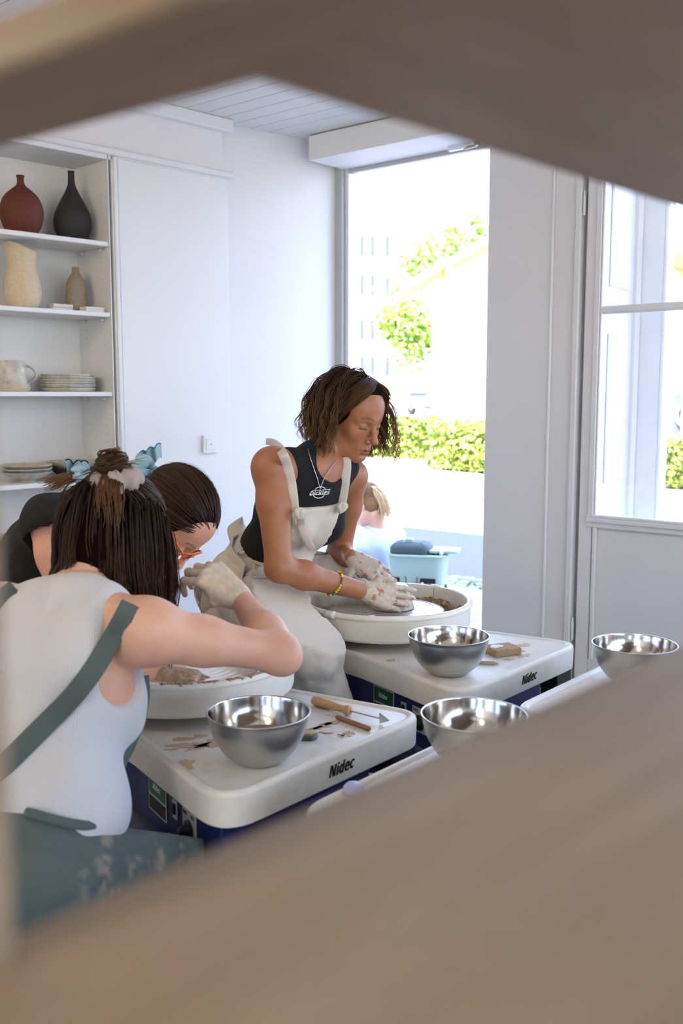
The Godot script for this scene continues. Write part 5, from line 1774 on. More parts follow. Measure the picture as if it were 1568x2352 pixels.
		for q in 4:
			var gg := RandomNumberGenerator.new(); gg.seed = ph2
			var o2 := Vector3(g.randf_range(-1, 1), g.randf_range(-1, 1), g.randf_range(-1, 1)) * 0.004
			var l2 := []
			for e in line: l2.append(e + o2)
			lock(lm, wave(l2, gg, 0.006, 4.0, 0.35), g.randf_range(0.0008, 0.0013), lin(42, 29, 20).lerp(lin(74, 51, 34), g.randf()), lin(112, 80, 50).lerp(lin(160, 118, 74), g.randf()))
	# curls hanging free beside the far cheek
	for k in 26:
		var r0 := Vector3(0.055 + g.randf_range(-0.006, 0.012), 0.062 + g.randf_range(-0.02, 0.012), 0.055 + g.randf_range(-0.01, 0.012))
		var guide := fall(r0, Vector3(0.35, 0.05, 0.25), gl, g.randf_range(0.16, 0.205), 0.008, 0.30, [solids[0], solids[1]])
		var gg := RandomNumberGenerator.new(); gg.seed = 40 + k / 6
		lock(lm, wave(guide, gg, g.randf_range(0.008, 0.013), 2.6, 0.25), 0.0012, lin(92, 64, 40), lin(170, 124, 74))
	put(lm, "hair_locks", M.hair, hairs).set_meta("kind", "stuff")
	# ---- the stool under her and the clay she is centring
	stool(Vector3(pel.x - 0.06, 0, pel.z - 0.03), 0.505, "round stool under the person in cream overalls")
	var lump := lathe_world("clay_lump", Vector3(0.155, TABLE + 0.0732, -2.935), [Vector2(0, 0), Vector2(0.062, 0), Vector2(0.066, 0.006), Vector2(0.058, 0.030), Vector2(0.050, 0.060), Vector2(0.040, 0.072), Vector2(0.0, 0.076)], M.wet_clay)
	tag(lump, "lump of wet pale clay being centred between the hands", "clay")

func stool(at: Vector3, height: float, label: String) -> void:
	if not M.has("stool_seat"):
		mat("stool_seat", Color(0.10, 0.10, 0.11), 0.5)
		mat("chrome", Color(0.78, 0.78, 0.79), 0.12, 1.0)
	var s := base("stool", at)
	tag(s, label, "stool", "stools")
	var b := MB.new()
	b.lathe([Vector2(0, height - 0.035), Vector2(0.155, height - 0.035), Vector2(0.165, height - 0.028), Vector2(0.168, height - 0.015), Vector2(0.16, height - 0.004), Vector2(0.12, height), Vector2(0, height)], 36)
	put(b, "seat", M.stool_seat, s)
	b = MB.new()
	var ring := []
	for k in 41: ring.append(Vector3(0.169 * cos(TAU * k / 40), height - 0.022, 0.169 * sin(TAU * k / 40)))
	b.tube(ring, 0.007, 8)
	put(b, "rim", M.chrome, s)
	b = MB.new()
	b.lathe([Vector2(0, 0.06), Vector2(0.022, 0.06), Vector2(0.022, height - 0.12), Vector2(0.03, height - 0.10), Vector2(0.03, height - 0.034), Vector2(0, height - 0.034)], 18)
	put(b, "column", M.chrome, s)
	for k in 5:
		var a := TAU * k / 5 + 0.3
		var e := Vector3(cos(a), 0, sin(a))
		b = MB.new()
		b.tube([Vector3(0, 0.08, 0), e * 0.12 + Vector3(0, 0.06, 0), e * 0.22 + Vector3(0, 0.015, 0)], [0.02, 0.016, 0.013], 10)
		put(b, "leg", M.chrome, s)

func lathe_world(called: String, at: Vector3, prof: Array, m: Material) -> MeshInstance3D:
	var o := lathe_thing(called, at, prof, m)
	o.transform = Transform3D(Basis.IDENTITY, at)
	return o

# hair drawn along the head from a root direction to where it is tied
func drawn(d0: Vector3, d1: Vector3, centre: Vector3, radii: Vector3, n: int) -> Array:
	var out := []
	for k in n + 1:
		var f := float(k) / n
		out.append(centre + d0.slerp(d1, f).normalized() * radii * (1.0 + 0.02 * sin(f * PI)))
	return out
# a gathered cloth ring
func scrunchie(mb: MB, c: Vector3, ax: Vector3, r: float, thick: float, puckers: int, seed_: int) -> void:
	var x := ax.cross(Vector3(0.3, 0.5, 0.8)).normalized(); var y := ax.cross(x).normalized()
	var g := RandomNumberGenerator.new(); g.seed = seed_
	var rows := []
	var m := puckers * 8
	for k in m:
		var a := TAU * k / m
		var e := x * cos(a) + y * sin(a)
		var w := thick * (0.88 + 0.20 * sin(a * puckers) + 0.10 * sin(a * (puckers * 2 + 1) + seed_) + g.randf_range(-0.03, 0.03))
		var row := PackedVector3Array()
		for s in 14:
			var b := TAU * s / 14
			var q := w * (1.0 + 0.10 * sin(b * 3.0 + a * 5.0))
			row.append(c + e * (r + q * cos(b)) - ax * (q * 1.15 * sin(b)))
		rows.append(row)
	rows.append(rows[0])
	mb.grid(rows, true)

func person_b() -> void:
	var pel := P(58, 1968, 1.60)
	var rs := P(338, 1452, 1.70); var ls := P(4, 1404, 1.90)
	var mid := (rs + ls) / 2
	var tf := frame_up(mid, mid - pel, ls - rs)
	var L := tf.basis.x; var Up := tf.basis.y; var Fw := tf.basis.z
	var re := P(642, 1500, 1.80); var rw := P(556, 1380, 1.99)
	var le := P(215, 1600, 2.14); var lw := P(362, 1552, 2.20)
	var hf := frame(P(274, 1225, 1.96), Vector3(0.50, -0.42, -0.76), Vector3.UP)
	hf.basis = hf.basis * Basis.from_scale(Vector3.ONE * 1.02)
	var root := base("person", Vector3(pel.x, 0, pel.z))
	tag(root, "person in white ribbed tank top and green dungarees with a hair bun, back turned", "person")
	var inv := root.transform.affine_inverse()
	var tone := lin(208, 166, 144)
	var mb := MB.new(); mb.xf = inv
	var torso := func(f: Field, g: float) -> void:
		f.ell(mid - Up * 0.105, Vector3(0.150 + g, 0.165 + g, 0.100 + g), 0.03, tf.basis)
		f.ell(mid - Up * 0.020, Vector3(0.150 + g, 0.055 + g, 0.066 + g), 0.04, tf.basis)
		for s in [-1.0, 1.0]: f.ell(mid - Up * 0.085 + L * (0.075 * s) - Fw * 0.055, Vector3(0.060 + g, 0.075 + g, 0.045 + g), 0.04, tf.basis)
		for s in [-1.0, 1.0]: f.ell(mid - Up * 0.150 + L * (0.075 * s) + Fw * 0.070, Vector3(0.060 + g, 0.060 + g, 0.050 + g), 0.04, tf.basis)
		f.ell(mid - Up * 0.27, Vector3(0.132 + g, 0.14 + g, 0.096 + g), 0.05, tf.basis)
	var f := Field.new(Vector3(-0.92, 0.40, -2.45), Vector3(0.05, 1.05, -1.40), 0.0085)
	torso.call(f, 0.0)
	f.cap(hf * Vector3(0, -0.075, -0.034), mid + Up * 0.01, 0.048, 0.062, 0.05)
	f.cap(mid + Up * 0.025 - L * 0.03, rs + Up * 0.008, 0.042, 0.044, 0.05)
	f.cap(mid + Up * 0.025 + L * 0.03, ls + Up * 0.008, 0.042, 0.044, 0.05)
	f.chain([rs, rs.lerp(re, 0.4), re, re.lerp(rw, 0.35), rw], [0.050, 0.042, 0.034, 0.035, 0.025], 0.03)
	f.ell(rs, Vector3(0.054, 0.052, 0.052), 0.04, tf.basis)
	f.ell(re + Vector3(0.010, -0.010, 0.008), Vector3(0.024, 0.022, 0.024), 0.03)
	f.chain([ls, le, lw], [0.052, 0.040, 0.027], 0.03)
	f.nets(mb, skin_paint(tone, 11))
	bent_head(mb, head_field(0.004, false, hf.affine_inverse() * (mid + Up * 0.03)), inv * hf, skin_paint(tone, 12))
	var clay := lin(186, 170, 148)
	# right hand closed on a wooden rib, left hand resting on the rim
	var ry := (P(494, 1330, 1.99) - rw).normalized()
	var rz := Vector3(0.35, 0.60, 0.70); rz = (rz - ry * ry.dot(rz)).normalized()
	var rh := Transform3D(Basis(ry.cross(rz), ry, rz), rw + ry * 0.010)
	add_hand(mb, rh, -1.0, [[0.85, 0.95, 0.5, 0.06], [0.90, 1.0, 0.5, 0.0], [0.95, 1.05, 0.5, -0.05], [1.0, 1.05, 0.5, -0.10]], [Vector3(0.018, 0.018, -0.008), Vector3(0.036, 0.038, -0.022), Vector3(0.034, 0.062, -0.036), Vector3(0.022, 0.080, -0.044)], clay_paint(tone, clay, 15, 0.34), 0.003, 0.95)
	var ly := (P(462, 1572, 2.16) - lw).normalized()
	var lz := Vector3(-0.1, 0.9, 0.4); lz = (lz - ly * ly.dot(lz)).normalized()
	add_hand(mb, Transform3D(Basis(ly.cross(lz), ly, lz), lw + ly * 0.01), 1.0, [[0.2, 0.4, 0.3, 0.06], [0.3, 0.5, 0.3, 0.02], [0.35, 0.5, 0.3, -0.02], [0.4, 0.5, 0.3, -0.06]], [Vector3(0.020, 0.020, -0.004), Vector3(0.046, 0.034, -0.008), Vector3(0.060, 0.056, -0.012), Vector3(0.064, 0.082, -0.014)], clay_paint(tone, lin(150, 130, 106), 16, 0.30), 0.003, 0.95)
	put(mb, "body", M.skin, root)
	# ---- ribbed white tank top
	var t := Field.new(Vector3(-0.92, 0.42, -2.15), Vector3(-0.12, 1.00, -1.38), 0.0075)
	torso.call(t, 0.009)
	t.ell(pel + Up * 0.08, Vector3(0.176, 0.13, 0.142), 0.05, tf.basis)
	t.cap(mid + Up * 0.022 - L * 0.02, mid - L * 0.085 + Up * 0.024, 0.056, 0.050, 0.03)
	t.cap(mid + Up * 0.014 - L * 0.01, mid + Up * 0.014 + L * 0.06, 0.076, 0.072, 0.04)
	t.cap(mid + Up * 0.022 + L * 0.02, mid + L * 0.130 + Up * 0.020, 0.060, 0.058, 0.03)
	var n := FastNoiseLite.new(); n.seed = 31; n.frequency = 5.0; n.fractal_octaves = 2
	t.ripple(n, 0.012)
	t.cap(rs - L * 0.06 + Up * 0.12, rs + L * 0.004 - Up * 0.072 + Fw * 0.0, 0.085, 0.072, 0.006, true)
	t.cap(ls + L * 0.085 + Up * 0.08, ls + L * 0.05 - Up * 0.075, 0.060, 0.060, 0.006, true)
	t.cap(hf * Vector3(0, -0.05, 0), mid + Up * 0.132 - L * 0.02, 0.064, 0.046, 0.006, true)
	t.clip(pel + Up * 0.015, -Up)
	var tc := MB.new(); tc.xf = inv
	t.nets(tc)
	var top := put(tc, "tank_top", M.white_rib, root)
	var shirt := t
	var cast := func(px: float, py: float, lift: float) -> Vector3:
		var dr := ray(px, py).normalized()
		var q := Vector3(0, EYE, 0) + dr * 1.15
		for k in 90:
			var s := minf(shirt.sample(q), f.sample(q)) - lift
			if s < 0.0004: break
			q += dr * minf(maxf(s * 0.8, 0.0008), 0.02)
		return q
	# ---- green dungarees
	var p := Field.new(Vector3(-0.85, 0.08, -2.35), Vector3(-0.10, 0.75, -1.30), 0.0105)
	p.ell(pel, Vector3(0.178, 0.115, 0.150), 0.04, tf.basis)
	p.ell(pel + Up * 0.075, Vector3(0.158, 0.08, 0.125), 0.05, tf.basis)
	p.ell(pel - Up * 0.05 - Fw * 0.035, Vector3(0.180, 0.080, 0.140), 0.05, tf.basis)
	var rk := P(384, 1905, 1.76); var ra := P(405, 2260, 1.78)
	var rh0 := pel - L * 0.095 - Up * 0.085
	p.chain([rh0, rh0.lerp(rk, 0.5), rk, ra], [0.088, 0.082, 0.070, 0.068], 0.016)
	var lk := P(252, 1915, 2.16); var la := P(280, 2180, 2.2)
	var lh0 := pel + L * 0.095 - Up * 0.085
	p.chain([lh0, lh0.lerp(lk, 0.5), lk, la], [0.088, 0.080, 0.064, 0.062], 0.016)
	var fold := FastNoiseLite.new(); fold.seed = 24; fold.frequency = 4.5; fold.fractal_octaves = 3
	p.ripple(fold, 0.020)
	p.clip(pel + Up * 0.062, Up)
	var pm := MB.new(); pm.xf = inv
	var dirt := FastNoiseLite.new(); dirt.seed = 91; dirt.frequency = 26.0; dirt.fractal_octaves = 4
	var dry := lin(168, 152, 136)
	var plain: Color = (M.green_denim as StandardMaterial3D).albedo_color.srgb_to_linear()
	p.nets(pm, func(v: Vector3) -> Color:
		var w := smoothstep(0.14, 0.38, dirt.get_noise_3dv(v * Vector3(1, 1.6, 1))) * smoothstep(-0.44, -0.37, v.x)
		return plain.lerp(dry, w * 0.55))
	put(pm, "dungarees", M.stained_denim, root)
	# straps crossing the back, the side edge of the bib, the waist tie
	var wide := [[301, 1388], [284, 1420], [258, 1466], [226, 1520], [190, 1572], [150, 1618], [104, 1664], [56, 1712], [8, 1762], [-40, 1812], [-80, 1850]]
	var sp := []; var so := []
	for q in wide:
		sp.append(cast.call(q[0], q[1], 0.006)); so.append(-ray(q[0], q[1]).normalized())
	var sb := MB.new(); sb.xf = inv
	strap(sb, bezier(sp, 40), bezier(so, 40), 0.036, 0.006)
	put(sb, "strap", M.green_denim, root)
	sp = []; so = []
	for q in [[34, 1352], [14, 1368], [-8, 1392], [-30, 1420]]:
		sp.append(cast.call(q[0], q[1], 0.006)); so.append(-ray(q[0], q[1]).normalized())
	sb = MB.new(); sb.xf = inv
	strap(sb, bezier(sp, 12), bezier(so, 12), 0.034, 0.006)
	put(sb, "strap", M.green_denim, root)
	sb = MB.new(); sb.xf = inv
	sp = [P(328, 1552, 1.80), P(329, 1600, 1.79), P(320, 1650, 1.77), P(300, 1700, 1.74), P(276, 1745, 1.71), P(250, 1800, 1.67), P(236, 1850, 1.64)]
	so = []
	for k in 7: so.append((Vector3(0.75, 0.0, 0.66)))
	strap(sb, bezier(sp, 24), bezier(so, 24), [0.026, 0.026, 0.027, 0.027, 0.028, 0.028, 0.028, 0.03, 0.03, 0.03, 0.031, 0.031, 0.032, 0.033, 0.034, 0.034, 0.035, 0.036, 0.037, 0.038, 0.039, 0.04, 0.042, 0.044, 0.046], 0.007)
	put(sb, "bib_edge", M.green_denim, root)
	var castp := func(px: float, py: float, lift: float) -> Vector3:
		var dr := ray(px, py).normalized()
		return p.land(Vector3(0, EYE, 0) + dr * 1.1, dr, lift)
	for line in [[[20, 1856], [70, 1868], [120, 1882], [160, 1891], [196, 1896], [216, 1893]]]:
		sp = []; so = []
		for q in line:
			sp.append(castp.call(q[0], q[1], 0.004)); so.append(-ray(q[0], q[1]).normalized())
		sb = MB.new(); sb.xf = inv
		strap(sb, bezier(sp, 20), bezier(so, 20), 0.016 if line[0][1] < 1900 else 0.006, 0.009 if line[0][1] < 1900 else 0.003)
		put(sb, "waist_tie" if line[0][1] < 1900 else "seam", M.green_denim, root)
	# shoes
	for q in [ra, la]:
		sb = MB.new(); sb.xf = inv
		var foot := Vector3(q.x, 0.0, q.z)
		sb.tube([foot + Vector3(-0.02, 0.045, 0.09), foot + Vector3(0, 0.05, 0.05), foot + Vector3(0.01, 0.05, -0.04), foot + Vector3(0.03, 0.035, -0.13), foot + Vector3(0.035, 0.03, -0.165)], [0.02, 0.042, 0.045, 0.038, 0.02], 14)
		put(sb, "shoe", M.wheel_black, root)
	# ---- hair
	var hairs := Node3D.new(); add(hairs, "hair", root)
	var gl := hf.basis.orthonormalized().transposed() * Vector3(0, -1, 0)
	var back := hf.basis.orthonormalized().transposed() * Vector3(-0.05, 0.0, 1.0)
	var tie := (hf.affine_inverse() * P(270, 1124, 1.925))
	var tdir := (tie - Vector3(0, 0.03, -0.014)).normalized()
	var cap := Field.new(Vector3(-0.13, -0.17, -0.17), Vector3(0.13, 0.14, 0.10), 0.006)
	cap.ell(Vector3(0, 0.032, -0.016), Vector3(0.080, 0.087, 0.101), 0.01)
	cap.ell(Vector3(0, -0.03, -0.055), Vector3(0.082, 0.10, 0.062), 0.04)
	cap.ell(Vector3(0, -0.03, 0.10), Vector3(0.075, 0.095, 0.080), 0.012, Basis.IDENTITY, true)
	var hb := MB.new(); hb.xf = inv * hf
	hb.col = lin(28, 19, 14)
	cap.nets(hb)
	put(hb, "hair_mass", M.hair_under, hairs)
	var g := RandomNumberGenerator.new(); g.seed = 210
	var lm := MB.new(); lm.xf = inv * hf
	var ctr := Vector3(0, 0.030, -0.014)
	var solids := [[ctr, Vector3(0.082, 0.089, 0.102)], [Vector3(0, -0.03, 0.03), Vector3(0.064, 0.08, 0.058)], [Vector3(0, -0.13, -0.04), Vector3(0.060, 0.10, 0.060)]]
	var made := 0
	while made < 520:      # drawn up to the tie
		var d0 := Vector3(g.randf_range(-1, 1), g.randf_range(-0.05, 1), g.randf_range(-1, 0.75)).normalized()
		var rp := ctr + d0 * Vector3(0.08, 0.087, 0.1)
		if rp.z > 0.05 and rp.y < 0.07: continue
		if rp.y < -0.005: continue
		made += 1
		var pts := drawn(d0, tdir, ctr, Vector3(0.083, 0.0895, 0.1035) * g.randf_range(0.99, 1.03), 11)
		lock(lm, wave(pts, g, 0.0015, 1.5, 0.0), g.randf_range(0.0010, 0.0018), lin(44, 30, 21).lerp(lin(82, 58, 38), g.randf() * g.randf()), lin(40, 27, 19).lerp(lin(70, 48, 32), g.randf()))
	made = 0
	while made < 130:      # loose below, in clumps
		var a := g.randf_range(0.45, TAU - 0.45)
		var y0 := g.randf_range(-0.045, 0.035)
		var d0 := Vector3(sin(a), y0 / 0.09, cos(a)).normalized()
		if d0.z > 0.50: continue
		made += 1
		var rp := ctr + d0 * Vector3(0.083, 0.09, 0.103)
		var layer := 1.0 + g.randf_range(0.0, 0.10)
		var sol := []
		for s in solids: sol.append([s[0], s[1] * layer])
		var guide := fall(rp, gl * 0.8 + d0 * 0.25 + back * 0.2, gl, g.randf_range(0.205, 0.27), 0.011, 0.25, sol)
		var ph := g.randi()
		var light := g.randf()
		for k in 15:
			var gg := RandomNumberGenerator.new(); gg.seed = ph
			var off := Vector3(g.randf_range(-1, 1), g.randf_range(-1, 1), g.randf_range(-1, 1)) * 0.010
			var pts := []
			for j in guide.size(): pts.append(guide[j] + off * (1.2 - 0.7 * j / guide.size()))
			lock(lm, wave(pts, gg, 0.0075, 2.0, 0.3), g.randf_range(0.0009, 0.0016), lin(30, 20, 15).lerp(lin(60, 42, 28), light * g.randf()), lin(52, 36, 26).lerp(lin(104, 72, 46), light * g.randf()))
	# the small ponytail tail lying on the back of the head
	for k in 60:
		var e := tie + Vector3(g.randf_range(-0.012, 0.012), 0, 0)
		var guide := fall(e, back * 0.9 + tdir * 0.3 + Vector3(g.randf_range(-0.3, 0.3), 0, 0), gl, g.randf_range(0.08, 0.145), 0.010, 0.30, [[ctr, Vector3(0.090, 0.096, 0.112)]])
		lock(lm, wave(guide, g, 0.004, 1.5, 0.3), 0.0014, lin(64, 44, 29), lin(116, 82, 52))
	put(lm, "hair_locks", M.hair, hairs).set_meta("kind", "stuff")
	# the bun: wound locks
	var bc: Vector3 = hf.affine_inverse() * P(258, 1076, 1.925)
	var bl := MB.new(); bl.xf = inv * hf
	bl.col = lin(34, 22, 15)
	var bfld := Field.new(bc - Vector3(0.07, 0.07, 0.07), bc + Vector3(0.07, 0.07, 0.07), 0.005)
	bfld.ell(bc, Vector3(0.034, 0.032, 0.034), 0.01)
	bfld.nets(bl)
	var bax := (bc - tie).normalized()
	var b1 := bax.cross(Vector3(0.3, 0.4, 0.8)).normalized(); var b2 := bax.cross(b1)
	for k in 110:
		var rr := g.randf_range(0.022, 0.038); var hh := g.randf_range(-0.028, 0.030); var st := g.randf() * TAU
		var pts := []
		var scale := sqrt(maxf(0.15, 1.0 - pow(hh / 0.036, 2.0)))
		for j in 12:
			var a := st + j * 0.36
			pts.append(bc + (b1 * cos(a) + b2 * sin(a)) * (rr * scale) + bax * (hh + 0.010 * sin(a + k)))
		lock(bl, pts, 0.0018, lin(58, 37, 24), lin(92, 60, 38))
	for k in 34:     # wisps sticking out
		var a := g.randf() * TAU
		var dirv := (b1 * cos(a) + b2 * sin(a) + bax * g.randf_range(-0.4, 0.3)).normalized()
		lock(bl, bezier([bc + dirv * 0.02, bc + dirv * 0.042, bc + dirv * g.randf_range(0.055, 0.085) + gl * 0.008], 7), 0.0010, lin(52, 34, 23), lin(96, 64, 42))
	put(bl, "bun", M.hair, hairs)
	var sc := MB.new(); sc.xf = inv * hf
	scrunchie(sc, bc.lerp(tie, 0.68), bax, 0.033, 0.0215, 7, 5)
	put(sc, "scrunchie", M.scrunchie_grey, root)
	# ---- what she holds, and her stool
	var tdir2 := (P(462, 1348, 1.975) - P(530, 1362, 1.985)).normalized()
	var tz := (-ray(490, 1360)).normalized(); tz = (tz - tdir2 * tz.dot(tdir2)).normalized()
	var tool := base("wooden_rib", P(492, 1356, 1.98), Basis(-tdir2, tz.cross(-tdir2), tz))
	tag(tool, "flat wooden rib tool held in a clay covered hand", "pottery tool")
	var tb := MB.new()
	tb.xf = Transform3D(Basis(Vector3(1, 0, 0), Vector3(0, 0, 1), Vector3(0, -1, 0)), Vector3.ZERO)
	tb.prism(round_poly([Vector2(-0.026, -0.006), Vector2(0.006, -0.006), Vector2(0.004, 0.030), Vector2(-0.012, 0.052), Vector2(-0.024, 0.040)], [0.003, 0.003, 0.004, 0.003, 0.004], 3), [[-0.001, -0.006], [0.0, -0.005], [0.0, 0.005], [-0.001, 0.006]])
	put(tb, "blade", M.muddy_wood, tool)
	tb = MB.new()
	tb.box(Vector3(-0.004, 0.004, 0.0), Vector3(0.062, 0.013, 0.014), 0.002)
	put(tb, "handle", M.muddy_wood, tool)
	stool(Vector3(pel.x - 0.01, 0, pel.z + 0.03), 0.345, "round stool under the person in green dungarees")

func person_c() -> void:
	var pel := P(-45, 1425, 2.62)
	var rs := P(120, 1200, 2.27); var ls := P(300, 1188, 2.53)
	var mid := (rs + ls) / 2
	var tf := frame_up(mid, mid - pel, ls - rs)
	var L := tf.basis.x; var Up := tf.basis.y; var Fw := tf.basis.z
	var hf := Transform3D(Basis.IDENTITY, P(396, 1190, 2.36))
	var fw := Vector3(0.42, -0.86, 0.16).normalized(); var up := Vector3(0.88, 0.44, 0.10)
	hf = frame(hf.origin, fw, up)
	hf.basis = hf.basis * Basis.from_scale(Vector3.ONE * 1.03)
	var root := base("person", Vector3(pel.x, 0, pel.z))
	tag(root, "person in black T-shirt and tortoiseshell glasses bending over the nearer wheel", "person")
	var inv := root.transform.affine_inverse()
	var tone := lin(214, 164, 138)
	var mb := MB.new(); mb.xf = inv
	var torso := func(f: Field, g: float) -> void:
		f.ell(mid - Up * 0.10, Vector3(0.148 + g, 0.165 + g, 0.102 + g), 0.03, tf.basis)
		f.ell(mid - Up * 0.02, Vector3(0.150 + g, 0.058 + g, 0.068 + g), 0.04, tf.basis)
		f.ell(mid - Up * 0.26, Vector3(0.132 + g, 0.15 + g, 0.100 + g), 0.05, tf.basis)
	var re := P(165, 1385, 2.20); var rw := P(330, 1480, 2.30)
	var le := P(330, 1370, 2.62); var lw := P(395, 1500, 2.52)
	var f := Field.new(Vector3(-1.15, 0.50, -2.85), Vector3(-0.28, 1.12, -2.05), 0.009)
	torso.call(f, 0.0)
	f.cap(hf * Vector3(0, -0.075, -0.034), mid + Up * 0.015, 0.048, 0.060, 0.05)
	f.chain([rs, rs.lerp(re, 0.4), re, rw], [0.054, 0.050, 0.042, 0.028], 0.03)
	f.chain([ls, le, lw], [0.052, 0.042, 0.028], 0.03)
	f.nets(mb, skin_paint(tone, 21))
	bent_head(mb, head_field(0.0033, true, hf.affine_inverse() * (mid + Up * 0.03)), inv * hf, face_paint(tone, 22, lin(60, 42, 30)))
	for q in [[rw, re, -1.0], [lw, le, 1.0]]:
		var y: Vector3 = (q[0] - q[1]).normalized()
		var z := Vector3(0, 0.3, 1); z = (z - y * y.dot(z)).normalized()
		add_hand(mb, Transform3D(Basis(y.cross(z), y, z), q[0] + y * 0.01), q[2], [[0.3, 0.5, 0.3, 0.05], [0.35, 0.5, 0.3, 0.0], [0.4, 0.5, 0.3, -0.03], [0.45, 0.5, 0.3, -0.06]], [Vector3(0.02, 0.02, -0.004), Vector3(0.045, 0.034, -0.01), Vector3(0.058, 0.056, -0.016), Vector3(0.06, 0.08, -0.02)], skin_paint(tone, 23), 0.0035, 0.95)
	put(mb, "body", M.skin, root)
	# ---- black T-shirt with short sleeves
	var t := Field.new(Vector3(-1.15, 0.58, -2.85), Vector3(-0.30, 1.12, -2.05), 0.008)
	torso.call(t, 0.010)
	t.cap(mid - L * 0.04 + Up * 0.02, rs + Up * 0.006, 0.064, 0.064, 0.05)
	t.cap(mid + L * 0.04 + Up * 0.02, ls + Up * 0.006, 0.064, 0.064, 0.05)
	t.cap(rs, rs.lerp(re, 0.20), 0.066, 0.066, 0.02)
	t.cap(ls, ls.lerp(le, 0.34), 0.066, 0.066, 0.02)
	var n := FastNoiseLite.new(); n.seed = 41; n.frequency = 5.0; n.fractal_octaves = 2
	t.ripple(n, 0.012)
	t.cap(rs.lerp(re, 0.46) , re + (re - rs) * 0.3, 0.094, 0.12, 0.004, true)
	t.cap(ls.lerp(le, 0.36), le + (le - ls) * 0.3, 0.074, 0.10, 0.004, true)
	t.cap(hf * Vector3(0, -0.05, -0.01), mid + Up * 0.085, 0.07, 0.058, 0.006, true)
	t.clip(mid - Up * 0.285, -Up)
	var tc := MB.new(); tc.xf = inv
	t.nets(tc)
	put(tc, "t_shirt", M.black_jersey, root)
	# ---- grey apron skirt and trousers
	var p := Field.new(Vector3(-1.25, 0.12, -3.05), Vector3(-0.45, 0.90, -2.05), 0.011)
	p.ell(mid - Up * 0.30, Vector3(0.150, 0.085, 0.118), 0.05, tf.basis)
	p.ell(pel, Vector3(0.175, 0.14, 0.145), 0.05, tf.basis)
	var k1 := pel + Vector3(0.20, -0.16, 0.14); var k2 := pel + Vector3(0.26, -0.14, -0.16)
	p.chain([pel - L * 0.09, k1, Vector3(k1.x - 0.02, 0.16, k1.z)], [0.11, 0.085, 0.075], 0.05)
	p.chain([pel + L * 0.09, k2, Vector3(k2.x - 0.02, 0.16, k2.z)], [0.11, 0.085, 0.075], 0.05)
	var fold := FastNoiseLite.new(); fold.seed = 44; fold.frequency = 4.5; fold.fractal_octaves = 3
	p.ripple(fold, 0.014)
	p.clip(mid - Up * 0.262, Up)
	var pm := MB.new(); pm.xf = inv
	p.nets(pm)
	put(pm, "linen_trousers", M.grey_linen, root)
	var wb := MB.new(); wb.xf = inv
	var ring := []; var ro := []
	for k in 41:
		var a := TAU * k / 40
		var e := L * cos(a) + Fw * sin(a)
		ring.append(p.land(mid - Up * 0.285 + e * 0.32, -e, 0.003)); ro.append(e)
	strap(wb, ring, ro, 0.038, 0.006)
	put(wb, "waistband", M.grey_linen, root)
	for q in [k1, k2]:
		var sb := MB.new(); sb.xf = inv
		var foot := Vector3(q.x, 0.0, q.z)
		sb.tube([foot + Vector3(-0.09, 0.045, 0.0), foot + Vector3(-0.05, 0.05, 0), foot + Vector3(0.04, 0.045, 0), foot + Vector3(0.13, 0.035, 0), foot + Vector3(0.165, 0.03, 0)], [0.02, 0.042, 0.045, 0.038, 0.02], 14)
		put(sb, "shoe", M.wheel_black, root)
	# ---- glasses
	var gs := Node3D.new(); add(gs, "glasses", root)
	for s in [-1.0, 1.0]:
		var b := MB.new(); b.xf = inv * hf
		var rim := []
		for k in 29:
			var a := TAU * k / 28
			rim.append(Vector3(s * 0.033 + 0.025 * signf(cos(a)) * pow(absf(cos(a)), 0.8), -0.004 + 0.020 * signf(sin(a)) * pow(absf(sin(a)), 0.8), 0.100 - 0.010 * pow(absf(cos(a)) * float(cos(a) * s > 0), 2.0)))
		b.tube(rim, 0.0026, 8)
		put(b, "rim", M.tortoiseshell, gs)
		b = MB.new(); b.xf = inv * hf
		b.tube([Vector3(s * 0.058, 0.006, 0.091), Vector3(s * 0.070, 0.007, 0.075), Vector3(s * 0.079, 0.006, 0.02), Vector3(s * 0.080, 0.002, -0.015), Vector3(s * 0.078, -0.018, -0.03)], [0.003, 0.004, 0.0036, 0.003, 0.003], 8, 0.6)
		put(b, "temple", M.tortoiseshell, gs)
		b = MB.new(); b.xf = inv * hf
		var disc := []
		for rr in [1.0, 0.5, 0.01]:
			var row := PackedVector3Array()
			for k in 20: row.append(Vector3(s * 0.033 + 0.0235 * rr * cos(TAU * k / 20), -0.004 + 0.0185 * rr * sin(TAU * k / 20), 0.0985))
			disc.append(row)
		b.grid(disc, true)
		put(b, "lens", M.lens_glass, gs)
	var br := MB.new(); br.xf = inv * hf
	br.tube([Vector3(-0.009, 0.002, 0.1005), Vector3(0, 0.006, 0.1035), Vector3(0.009, 0.002, 0.1005)], 0.0026, 8)
	put(br, "bridge", M.tortoiseshell, gs)
	# ---- hair drawn back into a long ponytail with two scrunchies
	var hairs := Node3D.new(); add(hairs, "hair", root)
	var ctr := Vector3(0, 0.030, -0.014)
	var tie: Vector3 = hf.affine_inverse() * P(336, 1092, 2.40)
	var tdir := ((tie - ctr) / Vector3(0.085, 0.09, 0.104)).normalized()
	var cap := Field.new(Vector3(-0.11, -0.12, -0.15), Vector3(0.11, 0.14, 0.10), 0.005)
	cap.ell(Vector3(0, 0.033, -0.016), Vector3(0.079, 0.086, 0.100), 0.01)
	cap.ell(Vector3(0, -0.025, -0.045), Vector3(0.070, 0.06, 0.060), 0.03)
	cap.ell(Vector3(0, -0.035, 0.105), Vector3(0.085, 0.092, 0.082), 0.012, Basis.IDENTITY, true)
	var hb := MB.new(); hb.xf = inv * hf
